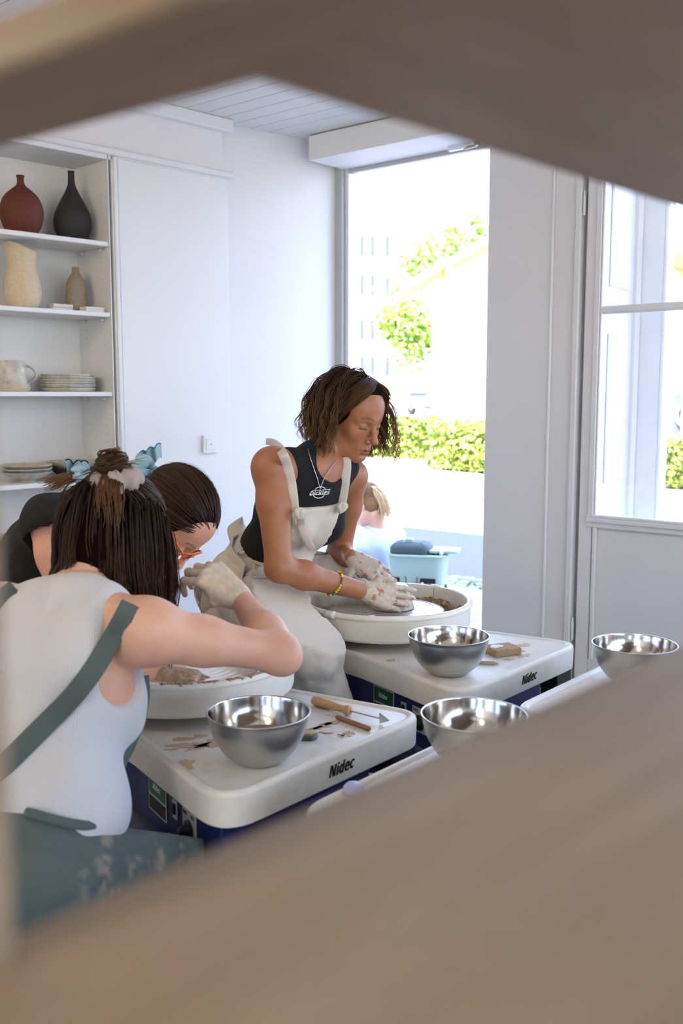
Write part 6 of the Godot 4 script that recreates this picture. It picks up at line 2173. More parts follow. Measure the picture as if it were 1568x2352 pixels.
	hb.col = lin(40, 28, 22)
	cap.nets(hb)
	put(hb, "hair_mass", M.hair_under, hairs)
	var g := RandomNumberGenerator.new(); g.seed = 310
	var lm := MB.new(); lm.xf = inv * hf
	var made := 0
	while made < 1500:
		var d0 := Vector3(g.randf_range(-1, 1), g.randf_range(-0.6, 1), g.randf_range(-1, 0.8)).normalized()
		var rp := ctr + d0 * Vector3(0.08, 0.087, 0.1)
		if rp.z > 0.058 and rp.y < 0.075: continue
		if rp.z > 0.025 and rp.y < 0.035: continue
		if rp.y < -0.05: continue
		made += 1
		var pts := drawn(d0, tdir, ctr, Vector3(0.0815, 0.0885, 0.1025) * g.randf_range(0.995, 1.025), 13)
		var c := lin(46, 32, 25).lerp(lin(92, 68, 50), g.randf() * g.randf())
		lock(lm, wave(pts, g, 0.0014, 1.4, 0.0), g.randf_range(0.0007, 0.0013), c, c.lerp(lin(40, 28, 22), 0.4))
	for k in 40:     # flyaways
		var d0 := Vector3(g.randf_range(-1, 1), g.randf_range(0.1, 1), g.randf_range(-1, 0.6)).normalized()
		lock(lm, wave(drawn(d0, tdir, ctr, Vector3(0.088, 0.095, 0.109), 12).slice(0, 7), g, 0.003, 1.0, 0.0), 0.0004, lin(70, 50, 38), lin(90, 66, 48))
	put(lm, "hair_locks", M.hair, hairs).set_meta("kind", "stuff")
	var pt := MB.new(); pt.xf = inv
	for k in 160:
		var o := Vector3(g.randf_range(-1, 1), g.randf_range(-1, 1), g.randf_range(-1, 1)) * 0.011
		var line := bezier([P(338, 1094, 2.40) + o * 0.4, P(290, 1086, 2.42) + o, P(240, 1088, 2.42) + o * 0.8, P(190, 1094, 2.41) + o * 0.5, P(150, 1100, 2.39) + o * 1.2, P(112 + g.randf_range(-10, 14), 1112, 2.37) + o * 1.5], 16)
		lock(pt, wave(line, g, 0.003, 2.0, 0.2), 0.0013, lin(62, 44, 32), lin(140, 104, 70))
	put(pt, "ponytail", M.hair, hairs)
	var s1 := MB.new(); s1.xf = inv
	scrunchie(s1, P(333, 1078, 2.41), Vector3(0.75, 0.15, 0.3).normalized(), 0.020, 0.019, 7, 8)
	put(s1, "scrunchie", M.scrunchie_blue, root)
	var s2 := MB.new(); s2.xf = inv
	scrunchie(s2, P(186, 1086, 2.405), Vector3(1, 0.12, 0.1).normalized(), 0.014, 0.016, 7, 9)
	put(s2, "scrunchie", M.scrunchie_blue, root)
	# frill edges of the two scrunchies
	for q in [[P(348, 1052, 2.41), M.trim_blue, 0.0], [P(180, 1072, 2.395), M.trim_dark, 1.0]]:
		var fb := MB.new(); fb.xf = inv
		var rows := []
		for r in 4:
			var row := PackedVector3Array()
			for k in 25:
				var a := k / 24.0
				var w := sin(a * TAU * 2.5)
				var at: Vector3 = q[0] + Vector3(-0.028 + a * 0.050, 0.012 - 0.012 * r + 0.004 * w + (0.022 * a if q[2] == 0.0 else 0.004 * cos(a * 9.0)), 0.010 * cos(a * TAU * 2.5) - 0.004 * r)
				row.append(at)
			rows.append(row)
		fb.grid(rows, false)
		put(fb, "scrunchie_frill", M.scrunchie_blue, root)
		var eb := MB.new(); eb.xf = inv
		eb.tube(Array(rows[0]), 0.0017, 6)
		put(eb, "frill_edge", q[1], root)
	stool(Vector3(pel.x + 0.02, 0, pel.z), 0.465, "round stool under the person in black T-shirt")

func person_d() -> void:
	var dz := 5.6
	var pel := P(862, 1345, dz + 0.05)
	var rs := P(908, 1230, dz + 0.10); var ls := P(820, 1226, dz - 0.12)
	var mid := (rs + ls) / 2
	var tf := frame_up(mid, mid - pel, ls - rs)
	var L := tf.basis.x; var Up := tf.basis.y; var Fw := tf.basis.z
	var hf := frame(P(838, 1157, dz - 0.04), Vector3(-0.72, -0.48, -0.38), Vector3.UP)
	var root := base("person", Vector3(pel.x, 0, pel.z))
	tag(root, "blond person with ponytail in pale lavender shirt sitting outside the doorway", "person")
	var inv := root.transform.affine_inverse()
	var tone := lin(206, 156, 128)
	var mb := MB.new(); mb.xf = inv
	var f := Field.new(Vector3(mid.x - 0.45, 0.05, mid.z - 0.40), Vector3(mid.x + 0.45, 0.66, mid.z + 0.45), 0.012)
	f.ell(mid - Up * 0.10, Vector3(0.14, 0.16, 0.095), 0.03, tf.basis)
	f.cap(hf * Vector3(0, -0.07, -0.034), mid + Up * 0.01, 0.045, 0.052, 0.05)
	var re := ls + Vector3(-0.03, -0.22, 0.06)
	f.chain([ls, re, re + Vector3(-0.16, -0.05, -0.10)], [0.048, 0.038, 0.028], 0.03)
	f.chain([rs, rs + Vector3(0.02, -0.22, -0.08), rs + Vector3(-0.14, -0.26, -0.22)], [0.048, 0.038, 0.028], 0.03)
	f.nets(mb, skin_paint(tone, 31))
	bent_head(mb, head_field(0.005, false, hf.affine_inverse() * (mid + Up * 0.02)), inv * hf, skin_paint(tone, 32))
	for q in [[re + Vector3(-0.16, -0.05, -0.10), Vector3(-0.8, -0.3, -0.5), 1.0], [rs + Vector3(-0.14, -0.26, -0.22), Vector3(-0.8, -0.3, -0.4), -1.0]]:
		var y: Vector3 = q[1].normalized(); var z := Vector3(0, 1, 0.2); z = (z - y * y.dot(z)).normalized()
		add_hand(mb, Transform3D(Basis(y.cross(z), y, z), q[0]), q[2], [[0.3, 0.5, 0.3, 0.05], [0.35, 0.5, 0.3, 0.0], [0.4, 0.5, 0.3, -0.03], [0.45, 0.5, 0.3, -0.06]], [Vector3(0.02, 0.02, -0.004), Vector3(0.045, 0.034, -0.01), Vector3(0.058, 0.056, -0.016), Vector3(0.06, 0.08, -0.02)], skin_paint(tone, 33), 0.005, 0.95)
	put(mb, "body", M.skin, root)
	var t := Field.new(Vector3(mid.x - 0.35, -0.05, mid.z - 0.35), Vector3(mid.x + 0.40, 0.62, mid.z + 0.35), 0.011)
	t.ell(mid - Up * 0.10, Vector3(0.165, 0.18, 0.115), 0.03, tf.basis)
	t.ell(mid - Up * 0.02, Vector3(0.155, 0.075, 0.085), 0.04, tf.basis)
	t.ell(mid - Up * 0.30, Vector3(0.175, 0.18, 0.130), 0.05, tf.basis)
	t.cap(ls, ls.lerp(re, 0.25), 0.058, 0.060, 0.03)
	t.cap(rs, rs + Vector3(0.01, -0.06, -0.02), 0.058, 0.060, 0.03)
	var n := FastNoiseLite.new(); n.seed = 51; n.frequency = 6.0; n.fractal_octaves = 2
	t.ripple(n, 0.014)
	t.cap(hf * Vector3(0, -0.05, -0.01), mid + Up * 0.115, 0.055, 0.045, 0.006, true)
	var tc := MB.new(); tc.xf = inv
	t.nets(tc)
	put(tc, "shirt", M.lavender_jersey, root)
	var p := Field.new(Vector3(pel.x - 0.75, -0.02, pel.z - 0.55), Vector3(pel.x + 0.30, 0.40, pel.z + 0.40), 0.014)
	p.ell(pel - Vector3(0, 0.04, 0), Vector3(0.18, 0.11, 0.16), 0.05, tf.basis)
	p.chain([pel + L * 0.08, pel + Fw * 0.42 + L * 0.16 + Vector3(0, 0.05, 0), pel + Fw * 0.62 + L * 0.05 - Vector3(0, 0.06, 0)], [0.10, 0.075, 0.055], 0.04)
	p.chain([pel - L * 0.08, pel + Fw * 0.42 - L * 0.16 + Vector3(0, 0.05, 0), pel + Fw * 0.62 - L * 0.05 - Vector3(0, 0.06, 0)], [0.10, 0.075, 0.055], 0.04)
	var pm := MB.new(); pm.xf = inv
	p.nets(pm)
	put(pm, "trousers", M.grey_linen, root)
	var hairs := Node3D.new(); add(hairs, "hair", root)
	var ctr := Vector3(0, 0.030, -0.014)
	var tie: Vector3 = hf.affine_inverse() * P(843, 1119, dz - 0.06)
	var tdir := ((tie - ctr) / Vector3(0.085, 0.09, 0.104)).normalized()
	var cap := Field.new(Vector3(-0.11, -0.12, -0.15), Vector3(0.11, 0.14, 0.10), 0.007)
	cap.ell(Vector3(0, 0.033, -0.016), Vector3(0.079, 0.086, 0.100), 0.01)
	cap.ell(Vector3(0, -0.025, -0.045), Vector3(0.068, 0.055, 0.058), 0.03)
	cap.ell(Vector3(0, -0.035, 0.100), Vector3(0.085, 0.095, 0.082), 0.012, Basis.IDENTITY, true)
	var hb := MB.new(); hb.xf = inv * hf
	hb.col = lin(128, 96, 66)
	cap.nets(hb)
	put(hb, "hair_mass", M.hair_under, hairs)
	var g := RandomNumberGenerator.new(); g.seed = 410
	var lm := MB.new(); lm.xf = inv * hf
	var made := 0
	while made < 420:
		var d0 := Vector3(g.randf_range(-1, 1), g.randf_range(-0.5, 1), g.randf_range(-1, 0.8)).normalized()
		var rp := ctr + d0 * Vector3(0.08, 0.087, 0.1)
		if rp.z > 0.058 and rp.y < 0.07: continue
		if rp.z > 0.0 and rp.y < 0.02: continue
		if rp.y < -0.05: continue
		made += 1
		lock(lm, drawn(d0, tdir, ctr, Vector3(0.0815, 0.0885, 0.1025) * g.randf_range(0.995, 1.03), 9), 0.0017, lin(110, 80, 56).lerp(lin(150, 114, 80), g.randf()), lin(140, 108, 76).lerp(lin(196, 160, 116), g.randf()))
	put(lm, "hair_locks", M.hair, hairs).set_meta("kind", "stuff")
	var pt := MB.new(); pt.xf = inv
	for k in 260:
		var o := Vector3(g.randf_range(-1, 1), g.randf_range(-1, 1), g.randf_range(-1, 1)) * 0.021
		var line := bezier([P(845, 1119, dz - 0.07) + o * 0.3, P(862, 1126, dz - 0.10) + o * 0.8, P(880, 1152, dz - 0.11) + o * 1.3, P(890 + g.randf_range(-12, 8), 1180 + g.randf_range(-6, 14), dz - 0.10) + o * 1.5], 12)
		lock(pt, wave(line, g, 0.004, 1.6, 0.2), 0.0022, lin(214, 186, 146), lin(240, 214, 174).lerp(lin(216, 168, 112), g.randf()))
	put(pt, "ponytail", M.hair, hairs)
	var s2 := MB.new(); s2.xf = inv
	scrunchie(s2, P(845, 1118, dz - 0.07), Vector3(0.7, 0.5, 0.2).normalized(), 0.014, 0.012, 6, 19)
	put(s2, "hair_tie", M.trim_dark, root)

# ---------------------------------------------------------------- outside the doorway
func leaf_cloud(called: String, parent: Node, mesh: Mesh, spots: Array, size: float, seed_: int, tints: Array) -> void:
	var g := RandomNumberGenerator.new(); g.seed = seed_
	var mm := MultiMesh.new()
	mm.transform_format = MultiMesh.TRANSFORM_3D
	mm.use_colors = true
	mm.mesh = mesh
	mm.instance_count = spots.size()
	for k in spots.size():
		var b := Basis.from_euler(Vector3(g.randf_range(-1.2, 1.2), g.randf() * TAU, g.randf_range(-1.2, 1.2))).scaled(Vector3.ONE * size * g.randf_range(0.7, 1.3))
		mm.set_instance_transform(k, Transform3D(b, spots[k]))
		mm.set_instance_color(k, (tints[0] as Color).lerp(tints[1], g.randf()))
	var o := MultiMeshInstance3D.new()
	o.multimesh = mm
	add(o, called, parent)
	o.set_meta("kind", "stuff")
func leaf_mesh() -> ArrayMesh:
	var b := MB.new()
	b.col = Color.WHITE
	var pts := [Vector3(0, 0, -0.5), Vector3(0.28, 0.05, -0.1), Vector3(0.22, 0.04, 0.25), Vector3(0, 0, 0.55), Vector3(-0.22, 0.04, 0.25), Vector3(-0.28, 0.05, -0.1)]
	b.face([pts[0], pts[3], pts[2], pts[1]])
	b.face([pts[0], pts[5], pts[4], pts[3]])
	var m := b.mesh()
	m.surface_set_material(0, M.leaf)
	return m

func build_outdoors() -> void:
	var lf := mat("leaf", Color.WHITE, 0.5)
	lf.vertex_color_use_as_albedo = true
	lf.backlight_enabled = true; lf.backlight = Color(0.55, 0.6, 0.25)
	mat("foliage_core", Color(0.50, 0.59, 0.30), 0.9)
	mat("bark", Color(0.30, 0.24, 0.19), 0.9)
	var asp := mat("asphalt", Color.WHITE, 0.9)
	textured(asp, noise_tex(FastNoiseLite.TYPE_SIMPLEX, 0.10, [[0.0, 0.45, 0.75, 1.0], [Color(0.35, 0.335, 0.37), Color(0.43, 0.415, 0.45), Color(0.47, 0.455, 0.49), Color(0.58, 0.565, 0.60)]], 512, 3, 81), 1.1)
	var pv := mat("paving", Color.WHITE, 0.85)
	textured(pv, noise_tex(FastNoiseLite.TYPE_SIMPLEX, 0.05, [[0.0, 0.5, 1.0], [Color(0.64, 0.64, 0.63), Color(0.72, 0.72, 0.71), Color(0.78, 0.78, 0.77)]], 256, 4, 82), 2.0)
	mat("cobble", Color(0.60, 0.60, 0.58), 0.85)
	mat("kerb_stone", Color(0.55, 0.55, 0.56), 0.85)
	mat("house_wall", Color(0.88, 0.87, 0.84), 0.8)
	mat("house_wood", Color(0.90, 0.70, 0.42), 0.7)
	mat("roof_tile", Color(0.82, 0.80, 0.78), 0.8)
	mat("far_wall", Color(0.86, 0.87, 0.88), 0.8)
	mat("far_window", Color(0.17, 0.21, 0.29), 0.5)
	mat("car_white", Color(0.86, 0.87, 0.88), 0.25)
	mat("car_blue", Color(0.55, 0.66, 0.78), 0.25)
	mat("car_glass", Color(0.10, 0.12, 0.15), 0.08)
	mat("tyre", Color(0.04, 0.04, 0.04), 0.8)
	mat("mint_plastic", Color(0.575, 0.645, 0.59), 0.42)
	mat("slate_pad", Color(0.235, 0.285, 0.285), 0.7)
	mat("pink_plastic", Color(0.87, 0.62, 0.67), 0.4)
	mat("grass", Color(0.30, 0.40, 0.16), 0.9)
	mat("grey_metal", Color(0.24, 0.27, 0.31), 0.5)

	var gy := -0.01
	var gb := MB.new()
	gb.box(R(OUT_U + 60, 0, gy - 0.1), Vector3(120.0, 0.2, 240.0), 0, room_basis())
	tag(put(gb, "street_ground", M.asphalt), "grey asphalt street outside the doorway", "ground", "", "structure")
	gb = MB.new()
	gb.box(R(U_MIN - 20.3, 0, gy - 0.1), Vector3(40.0, 0.2, 60.0), 0, room_basis())
	tag(put(gb, "yard_ground", M.paving), "pale paved yard behind the studio", "ground", "", "structure")
	# paving outside the door and the row of cobbles that edges it
	var pav := base("pavement", Vector3.ZERO)
	shell(pav, "pale stone pavement strip along the studio wall", "pavement")
	var v := 4.6
	while v > -1.0:
		slab("paving_slab", OUT_U, OUT_U + 0.62, v - 0.60, v - 0.008, gy, gy + 0.02, M.paving, pav, 0.004)
		slab("paving_slab", OUT_U + 0.628, OUT_U + 1.22, v - 0.60 + 0.3, v - 0.008 + 0.3, gy, gy + 0.02, M.paving, pav, 0.004)
		v -= 0.608
	var cm := MB.new()
	cm.box(Vector3.ZERO, Vector3(0.094, 0.04, 0.094), 0.014)
	var cmesh := cm.mesh(); cmesh.surface_set_material(0, M.cobble)
	var g := RandomNumberGenerator.new(); g.seed = 55
	for r in 3:
		var vv := 3.6
		while vv > 1.1:
			part(cmesh, "cobble", pav, Transform3D(room_basis() * Basis(Vector3.UP, g.randf_range(-0.08, 0.08)), R(OUT_U + 1.29 + 0.105 * r + g.randf_range(-0.006, 0.006), vv + 0.04 * r, gy + g.randf_range(-0.006, 0.004))))
			vv -= 0.106
	var tufts := []
	for k in 260: tufts.append(R(OUT_U + 1.25 + g.randf() * 0.34, g.randf_range(1.2, 3.4), gy + 0.015))
	var leaf := leaf_mesh()
	leaf_cloud("grass_tufts", pav, leaf, tufts, 0.035, 56, [lin(104, 122, 66), lin(150, 160, 100)])

	# hedge on a kerb across the street
	hedge([G(770, 1062, gy), G(985, 1072, gy)], 0.80, 0.9, 2600, 61, "clipped green hedge across the street beyond the parked cart", true)
	hedge([G(985, 1078, gy), G(1180, 1096, gy)], 0.76, 0.9, 2600, 62, "sunlit yellow green hedge behind the wide open street, beside the gabled house", false)
	hedge([G(1505, 1122, gy), G(1640, 1130, gy)], 0.62, 0.8, 1800, 63, "short green hedge seen through the glazed door leaf", false)
	# bush and tree
	var bush := base("bush", P(900, 890, 78.0) * Vector3(1, 0, 1))
	tag(bush, "low green bush in front of the far building", "bush")
	var spots := []
	for k in 1300:
		var q := Vector3(g.randfn() * 1.5, absf(g.randfn()) * 0.7 + 0.6, g.randfn() * 0.8)
		spots.append(q)
	var cb := MB.new()
	cb.lathe([Vector2(0, 0), Vector2(1.5, 0.1), Vector2(1.6, 0.9), Vector2(1.0, 1.9), Vector2(0, 2.2)], 14)
	put(cb, "core", M.foliage_core, bush)
	leaf_cloud("leaves", bush, leaf, spots, 0.22, 64, [lin(92, 128, 40), lin(150, 176, 70)])
	var tree := base("tree", P(1045, 900, 36.0) * Vector3(1, 0, 1))
	tag(tree, "leafy green tree rising beside the gabled house roof", "tree")
	var tb := MB.new()
	tb.tube([Vector3(0.6, -0.2, 0), Vector3(0.5, 1.6, 0), Vector3(0.3, 3.2, 0.1), Vector3(0.6, 5.0, 0)], [0.2, 0.16, 0.13, 0.06], 10)
	put(tb, "trunk", M.bark, tree)
	for q in [[Vector3(0.3, 2.6, 0.1), Vector3(-1.6, 4.0, 0.2)], [Vector3(0.4, 3.2, 0), Vector3(1.4, 5.4, 0.1)], [Vector3(0.5, 4.2, 0), Vector3(2.2, 6.4, -0.2)]]:
		tb = MB.new()
		tb.tube(bezier([q[0], q[0].lerp(q[1], 0.5) + Vector3(0, 0.15, 0), q[1]], 6), [0.09, 0.08, 0.07, 0.06, 0.05, 0.04, 0.03], 8)
		put(tb, "branch", M.bark, tree)
	spots = []
	for q in [[922, 700, 0.34], [905, 730, 0.26], [945, 720, 0.34], [960, 760, 0.34], [930, 790, 0.30], [950, 815, 0.30], [975, 740, 0.25], [985, 790, 0.25], [900, 770, 0.22], [915, 665, 0.15], [935, 600, 0.22], [960, 580, 0.26], [985, 600, 0.22], [1000, 570, 0.26], [1020, 555, 0.26], [1035, 535, 0.20], [1070, 540, 0.24], [1090, 505, 0.14], [1108, 530, 0.14], [975, 625, 0.2], [945, 620, 0.22], [1010, 590, 0.2], [1050, 570, 0.2], [880, 745, 0.12]]:
		var c := P(q[0], q[1], 36.0) - tree.position
		for k in int((190 if q[1] > 650 else 95) * q[2] / 0.25):
			spots.append(c + Vector3(g.randfn(), g.randfn(), g.randfn() * 1.6) * q[2] * 1.15)
	leaf_cloud("leaves", tree, leaf, spots, 0.20, 65, [lin(84, 120, 44), lin(150, 178, 76)])
	build_houses()
	build_cars()
	build_cart()

func hedge(ends: Array, height: float, thick: float, count: int, seed_: int, label: String, kerb: bool) -> void:
	var a: Vector3 = ends[0]; var c: Vector3 = ends[1]
	var d := (c - a).normalized()
	var s := Vector3.UP.cross(d)
	if s.z > 0: s = -s
	var h := base("hedge", a)
	tag(h, label, "hedge")
	var ln := a.distance_to(c)
	var bas := Basis(d, Vector3.UP, d.cross(Vector3.UP))
	var b := MB.new()
	b.box(d * ln / 2 + s * thick / 2 + Vector3(0, height * 0.47, 0), Vector3(ln - 0.06, height * 0.86, thick - 0.16), 0.05, bas)
	put(b, "core", M.foliage_core, h)
	var g := RandomNumberGenerator.new(); g.seed = seed_
	var spots := []
	for k in count:
		var t := g.randf() * ln
		var w := g.randf()
		var y := 0.03 + g.randf() * (height - 0.03)
		var p := d * t
		if g.randf() < 0.62: p += s * g.randf_range(-0.03, 0.07) + Vector3(0, y, 0)
		else: p += s * (w * thick) + Vector3(0, height + g.randf_range(-0.07, 0.04), 0)
		spots.append(p)
	leaf_cloud("leaves", h, leaf_mesh(), spots, 0.085, seed_ + 1, [lin(76, 104, 38), lin(158, 170, 86)])
	if kerb:
		var kb := MB.new()
		kb.box(a + d * ln / 2 - s * 0.10 + Vector3(0, 0.05, 0), Vector3(ln, 0.13, 0.14), 0.01, bas)
		tag(put(kb, "kerb", M.kerb_stone), "low grey kerb in front of the clipped hedge", "kerb", "", "structure")

func build_houses() -> void:
	# gabled house: white wall, overhanging roof on timber
	var dz := 24.0
	var l := P(1010, 700, dz); var r := P(1580, 700, dz)
	var eave_l := P(918, 668, dz); var ridge := P(1290, 458, dz)
	var h := base("house", Vector3(l.x, 0, -dz))
	tag(h, "white gabled house with yellow timber eaves across the street", "house")
	var w := r.x - l.x
	var slope := (ridge.y - eave_l.y) / (ridge.x - eave_l.x)
	var wall_top := eave_l.y + slope * (l.x - eave_l.x) - 0.25
	var b := MB.new()
	var pts := [Vector3(0, 0, 0), Vector3(w, 0, 0), Vector3(w, wall_top, 0), Vector3(w / 2, wall_top + slope * w / 2, 0), Vector3(0, wall_top, 0)]
	b.face(pts)
	b.face([Vector3(0, 0, -2), Vector3(0, 0, 0), Vector3(0, wall_top, 0), Vector3(0, wall_top, -2)])
	b.face([Vector3(w, 0, 0), Vector3(w, 0, -2), Vector3(w, wall_top, -2), Vector3(w, wall_top, 0)])
	put(b, "wall", M.house_wall, h)
	for sd in [-1.0, 1.0]:
		b = MB.new()
		var half := w / 2 + (l.x - eave_l.x)
		var len := half * sqrt(1 + slope * slope)
		var ang: float = atan(slope) * -sd
		b.box(Vector3(w / 2 + sd * half / 2, wall_top + slope * w / 2 - slope * half / 2 + 0.22, -0.7), Vector3(len, 0.10, 3.4), 0.02, Basis(Vector3(0, 0, 1), ang))
		var roof := put(b, "roof", M.roof_tile, h)
		b = MB.new()
		b.box(Vector3(w / 2 + sd * half / 2, wall_top + slope * w / 2 - slope * half / 2 + 0.155, -0.7), Vector3(len - 0.1, 0.03, 3.3), 0.01, Basis(Vector3(0, 0, 1), ang))
		put(b, "soffit", M.house_wood, roof)
	for q in [0.02, 0.28, 0.5, 0.72, 0.98]:
		b = MB.new()
		var x: float = q * w
		b.box(Vector3(x, wall_top + slope * (w / 2 - absf(x - w / 2)) + 0.0, 0.45), Vector3(0.16, 0.18, 1.1), 0.01)
		put(b, "purlin", M.house_wood, h)
	# far block of flats with rows of windows
	dz = 85.0
	var c0 := P(770, 300, dz); var c1 := P(985, 900, dz)
	var f := base("street_apartment_block", Vector3(c0.x, 0, -dz))
	tag(f, "tall white block of flats with rows of windows far away", "building")
	b = MB.new()
	b.box(Vector3((c1.x - c0.x) / 2, c0.y / 2, -5), Vector3(c1.x - c0.x, c0.y, 10), 0)
	put(b, "wall", M.far_wall, f)
	var sg := MB.new()
	sg.box(Vector3.ZERO, Vector3(0.42, 1.7, 0.12), 0.02)
	var wm := sg.mesh(); wm.surface_set_material(0, M.far_window)
	for px in [831, 855, 889]:
		for py in [565, 655, 757, 842]:
			part(wm, "window", f, Transform3D(Basis.IDENTITY, P(px, py, dz) - f.position + Vector3(0, 0, 0.03)))

func car(called: String, at: Vector3, turn: float, paint: Material, label: String) -> void:
	var c := base(called, at, Basis(Vector3.UP, turn))
	tag(c, label, "car")
	var side := round_poly([Vector2(-2.1, 0.32), Vector2(2.05, 0.32), Vector2(2.15, 0.62), Vector2(2.0, 0.86), Vector2(1.05, 0.98), Vector2(0.35, 1.42), Vector2(-1.2, 1.46), Vector2(-2.0, 1.0), Vector2(-2.15, 0.7)], [0.1, 0.1, 0.1, 0.15, 0.1, 0.2, 0.3, 0.2, 0.1], 4)
	var b := MB.new()
	b.xf = Transform3D(Basis(Vector3(1, 0, 0), Vector3(0, 0, -1), Vector3(0, 1, 0)), Vector3.ZERO)
	b.prism(side, [[-0.12, -0.86], [0.0, -0.72], [0.0, 0.72], [-0.12, 0.86]])
	put(b, "body", paint, c)
	b = MB.new()
	b.xf = Transform3D(Basis(Vector3(1, 0, 0), Vector3(0, 0, -1), Vector3(0, 1, 0)), Vector3.ZERO)
	b.prism(round_poly([Vector2(0.92, 1.0), Vector2(0.33, 1.36), Vector2(-1.15, 1.39), Vector2(-1.75, 1.02)], [0.05, 0.1, 0.2, 0.05], 3), [[0.0, -0.80], [0.0, 0.80]])
	put(b, "side_windows", M.car_glass, c)
	b = MB.new()
	b.box(Vector3(0.72, 1.19, 0), Vector3(0.03, 0.52, 1.30), 0.01, Basis(Vector3(0, 0, 1), deg_to_rad(57)))
	put(b, "windscreen", M.car_glass, c)
	for z in [-0.56, 0.56]:
		b = MB.new()
		b.box(Vector3(2.10, 0.72, z), Vector3(0.06, 0.12, 0.36), 0.02)
		put(b, "headlight", M.car_glass, c)
	b = MB.new()
	b.box(Vector3(2.11, 0.45, 0), Vector3(0.06, 0.14, 1.0), 0.02)
	put(b, "grille", M.car_glass, c)
	for x in [-1.35, 1.3]:
		for z in [-0.80, 0.80]:
			b = MB.new()
			b.lathe([Vector2(0.0, -0.09), Vector2(0.3, -0.1), Vector2(0.32, -0.06), Vector2(0.32, 0.06), Vector2(0.3, 0.1), Vector2(0.0, 0.09)], 20, Vector3(x, 0.32, z), Basis(Vector3(1, 0, 0), Vector3(0, 0, 1), Vector3(0, -1, 0)))
			var wl := put(b, "wheel", M.tyre, c)
			b = MB.new()
			b.lathe([Vector2(0.0, -0.102), Vector2(0.19, -0.104), Vector2(0.19, 0.104), Vector2(0.0, 0.102)], 16, Vector3(x, 0.32, z), Basis(Vector3(1, 0, 0), Vector3(0, 0, 1), Vector3(0, -1, 0)))
			put(b, "hubcap", M.grey_metal, wl)

func build_cars() -> void:
	car("white_car", P(945, 950, 60.0) * Vector3(1, 0, 1), deg_to_rad(-62), M.car_white, "white car parked beyond the hedge")
	car("blue_car", P(985, 930, 74.0) * Vector3(1, 0, 1), deg_to_rad(-20), M.car_blue, "pale blue car parked behind the white car")
	# grey post with a white ring beyond the hedge on the right
	var p := base("parking_post", P(1552, 1000, 17.0) * Vector3(1, 0, 1))
	tag(p, "grey metal parking post with a white ring behind the hedge", "post")
	var b := MB.new()
	b.box(Vector3(0, 0.62, 0), Vector3(0.14, 1.24, 0.12), 0.02)
	put(b, "post", M.grey_metal, p)
	b = MB.new()
	var ring := []
	for k in 25: ring.append(Vector3(0.06 + 0.10 * cos(TAU * k / 24), 0.86 + 0.17 * sin(TAU * k / 24), 0.10))
	b.tube(ring, 0.022, 8)
	put(b, "ring", M.car_white, p)

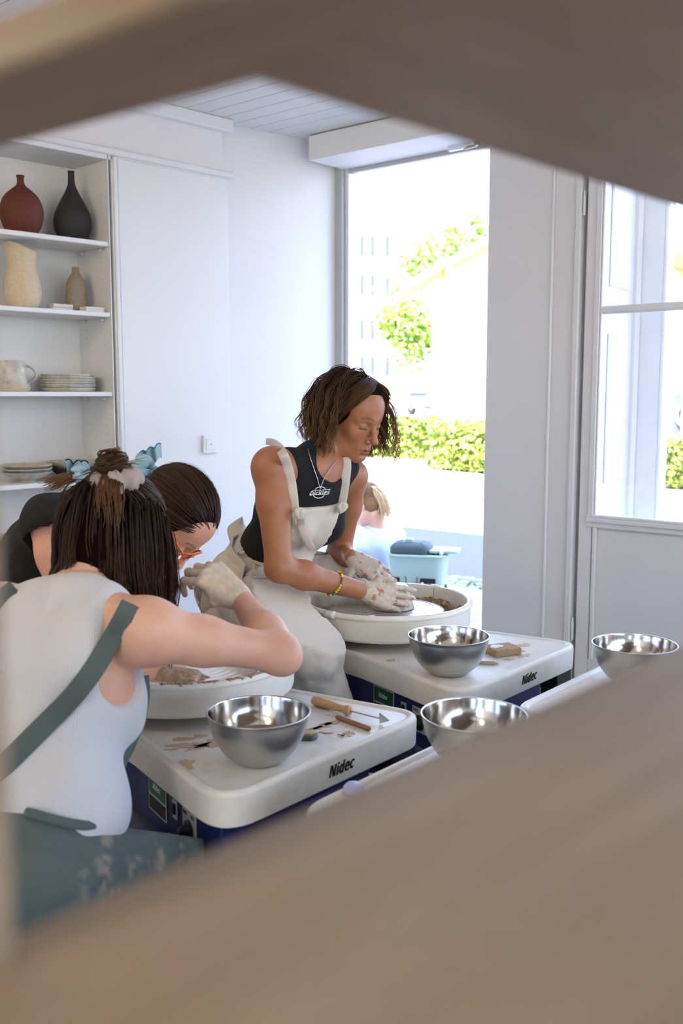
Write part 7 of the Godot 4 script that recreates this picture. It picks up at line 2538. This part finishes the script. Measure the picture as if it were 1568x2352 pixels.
func build_cart() -> void:
	# mint plastic trolley tub with a slate cushion on top
	var dz := 5.35
	var at := P(962, 1330, dz)
	var c := base("plastic_trolley", Vector3(at.x, -0.01, at.z), Basis(Vector3.UP, deg_to_rad(-14)))
	tag(c, "mint green plastic trolley tub with a slate cushion on top", "trolley")
	var rr := func(w: float, d: float, rad: float) -> PackedVector2Array:
		return round_poly([Vector2(-w, -d), Vector2(w, -d), Vector2(w, d), Vector2(-w, d)], [rad, rad, rad, rad], 6)
	var b := MB.new()
	b.prism(rr.call(0.165, 0.12, 0.07), [[-0.004, 0.03], [0.012, 0.035], [0.0, 0.14], [-0.012, 0.198], [-0.02, 0.20]])
	put(b, "base_tub", M.mint_plastic, c)
	b = MB.new()
	b.prism(rr.call(0.150, 0.108, 0.06), [[-0.012, 0.198], [-0.006, 0.202], [0.004, 0.30], [0.008, 0.348], [0.018, 0.352], [0.018, 0.360], [0.006, 0.364], [0.0, 0.362]])
	put(b, "upper_tub", M.mint_plastic, c)
	for q in [[-0.115, 0.052], [0.065, 0.085]]:
		b = MB.new()
		b.box(Vector3(q[0], 0.222, 0.1045), Vector3(q[1], 0.028, 0.012), 0.004)
		put(b, "slot", M.tyre, c)
	for x in [-0.055, 0.005]:
		b = MB.new()
		b.tube([Vector3(x, 0.205, 0.107), Vector3(x, 0.235, 0.109), Vector3(x + (0.006 if x > -0.03 else -0.006), 0.245, 0.110)], 0.002, 6)
		put(b, "rib", M.slate_pad, c)
	b = MB.new()
	b.prism(round_poly([Vector2(-0.150, -0.10), Vector2(0.06, -0.10), Vector2(0.075, 0.0), Vector2(0.06, 0.10), Vector2(-0.150, 0.10)], [0.04, 0.04, 0.05, 0.04, 0.04], 5), [[-0.008, 0.355], [0.0, 0.365], [0.002, 0.395], [-0.012, 0.412], [-0.05, 0.420]])
	var pad := put(b, "cushion", M.slate_pad, c)
	b = MB.new()
	b.box(Vector3(-0.055, 0.425, 0.0), Vector3(0.045, 0.03, 0.03), 0.008)
	put(b, "cushion_tab", M.mint_plastic, pad)
	b = MB.new()
	b.prism(round_poly([Vector2(0.06, -0.09), Vector2(0.225, -0.07), Vector2(0.225, 0.07), Vector2(0.06, 0.09)], [0.03, 0.03, 0.03, 0.03], 4), [[-0.003, 0.372], [0.0, 0.375], [0.0, 0.383], [-0.003, 0.386]])
	put(b, "lid", M.mint_plastic, c)
	for q in [[0.085, 0.02], [0.115, 0.0], [0.13, 0.04]]:
		b = MB.new()
		b.tube([Vector3(q[0], 0.362, 0.03 + q[1]), Vector3(q[0] + 0.006, 0.380, 0.045 + q[1])], 0.010, 8)
		put(b, "bottle_cap", M.tyre if q[1] < 0.03 else M.car_white, c)
	b = MB.new()
	b.tube(bezier([Vector3(0.155, 0.20, 0.06), Vector3(0.175, 0.14, 0.08), Vector3(0.20, 0.085, 0.09), Vector3(0.215, 0.10, 0.09), Vector3(0.213, 0.14, 0.09)], 14), 0.007, 8)
	put(b, "hook", M.slate_pad, c)
	for x in [-0.12, 0.12]:
		for z in [-0.08, 0.08]:
			b = MB.new()
			b.lathe([Vector2(0.0, -0.012), Vector2(0.02, -0.012), Vector2(0.02, 0.012), Vector2(0.0, 0.012)], 14, Vector3(x, 0.02, z), Basis(Vector3(1, 0, 0), Vector3(0, 0, 1), Vector3(0, -1, 0)))
			put(b, "castor", M.tyre, c)
	# a small pink ball-shaped can in front of it
	var k := base("pink_can", Vector3(P(969, 1345, dz - 0.2).x, -0.01, -dz + 0.2))
	tag(k, "small pink round watering can in front of the mint trolley", "watering can")
	b = MB.new()
	b.lathe([Vector2(0, 0.0), Vector2(0.045, 0.0), Vector2(0.055, 0.03), Vector2(0.050, 0.12), Vector2(0.036, 0.17), Vector2(0.014, 0.195), Vector2(0, 0.20)], 24)
	put(b, "body", M.pink_plastic, k)
	b = MB.new()
	b.lathe([Vector2(0, 0.195), Vector2(0.008, 0.195), Vector2(0.007, 0.23), Vector2(0, 0.232)], 12)
	put(b, "nozzle", M.pink_plastic, k)
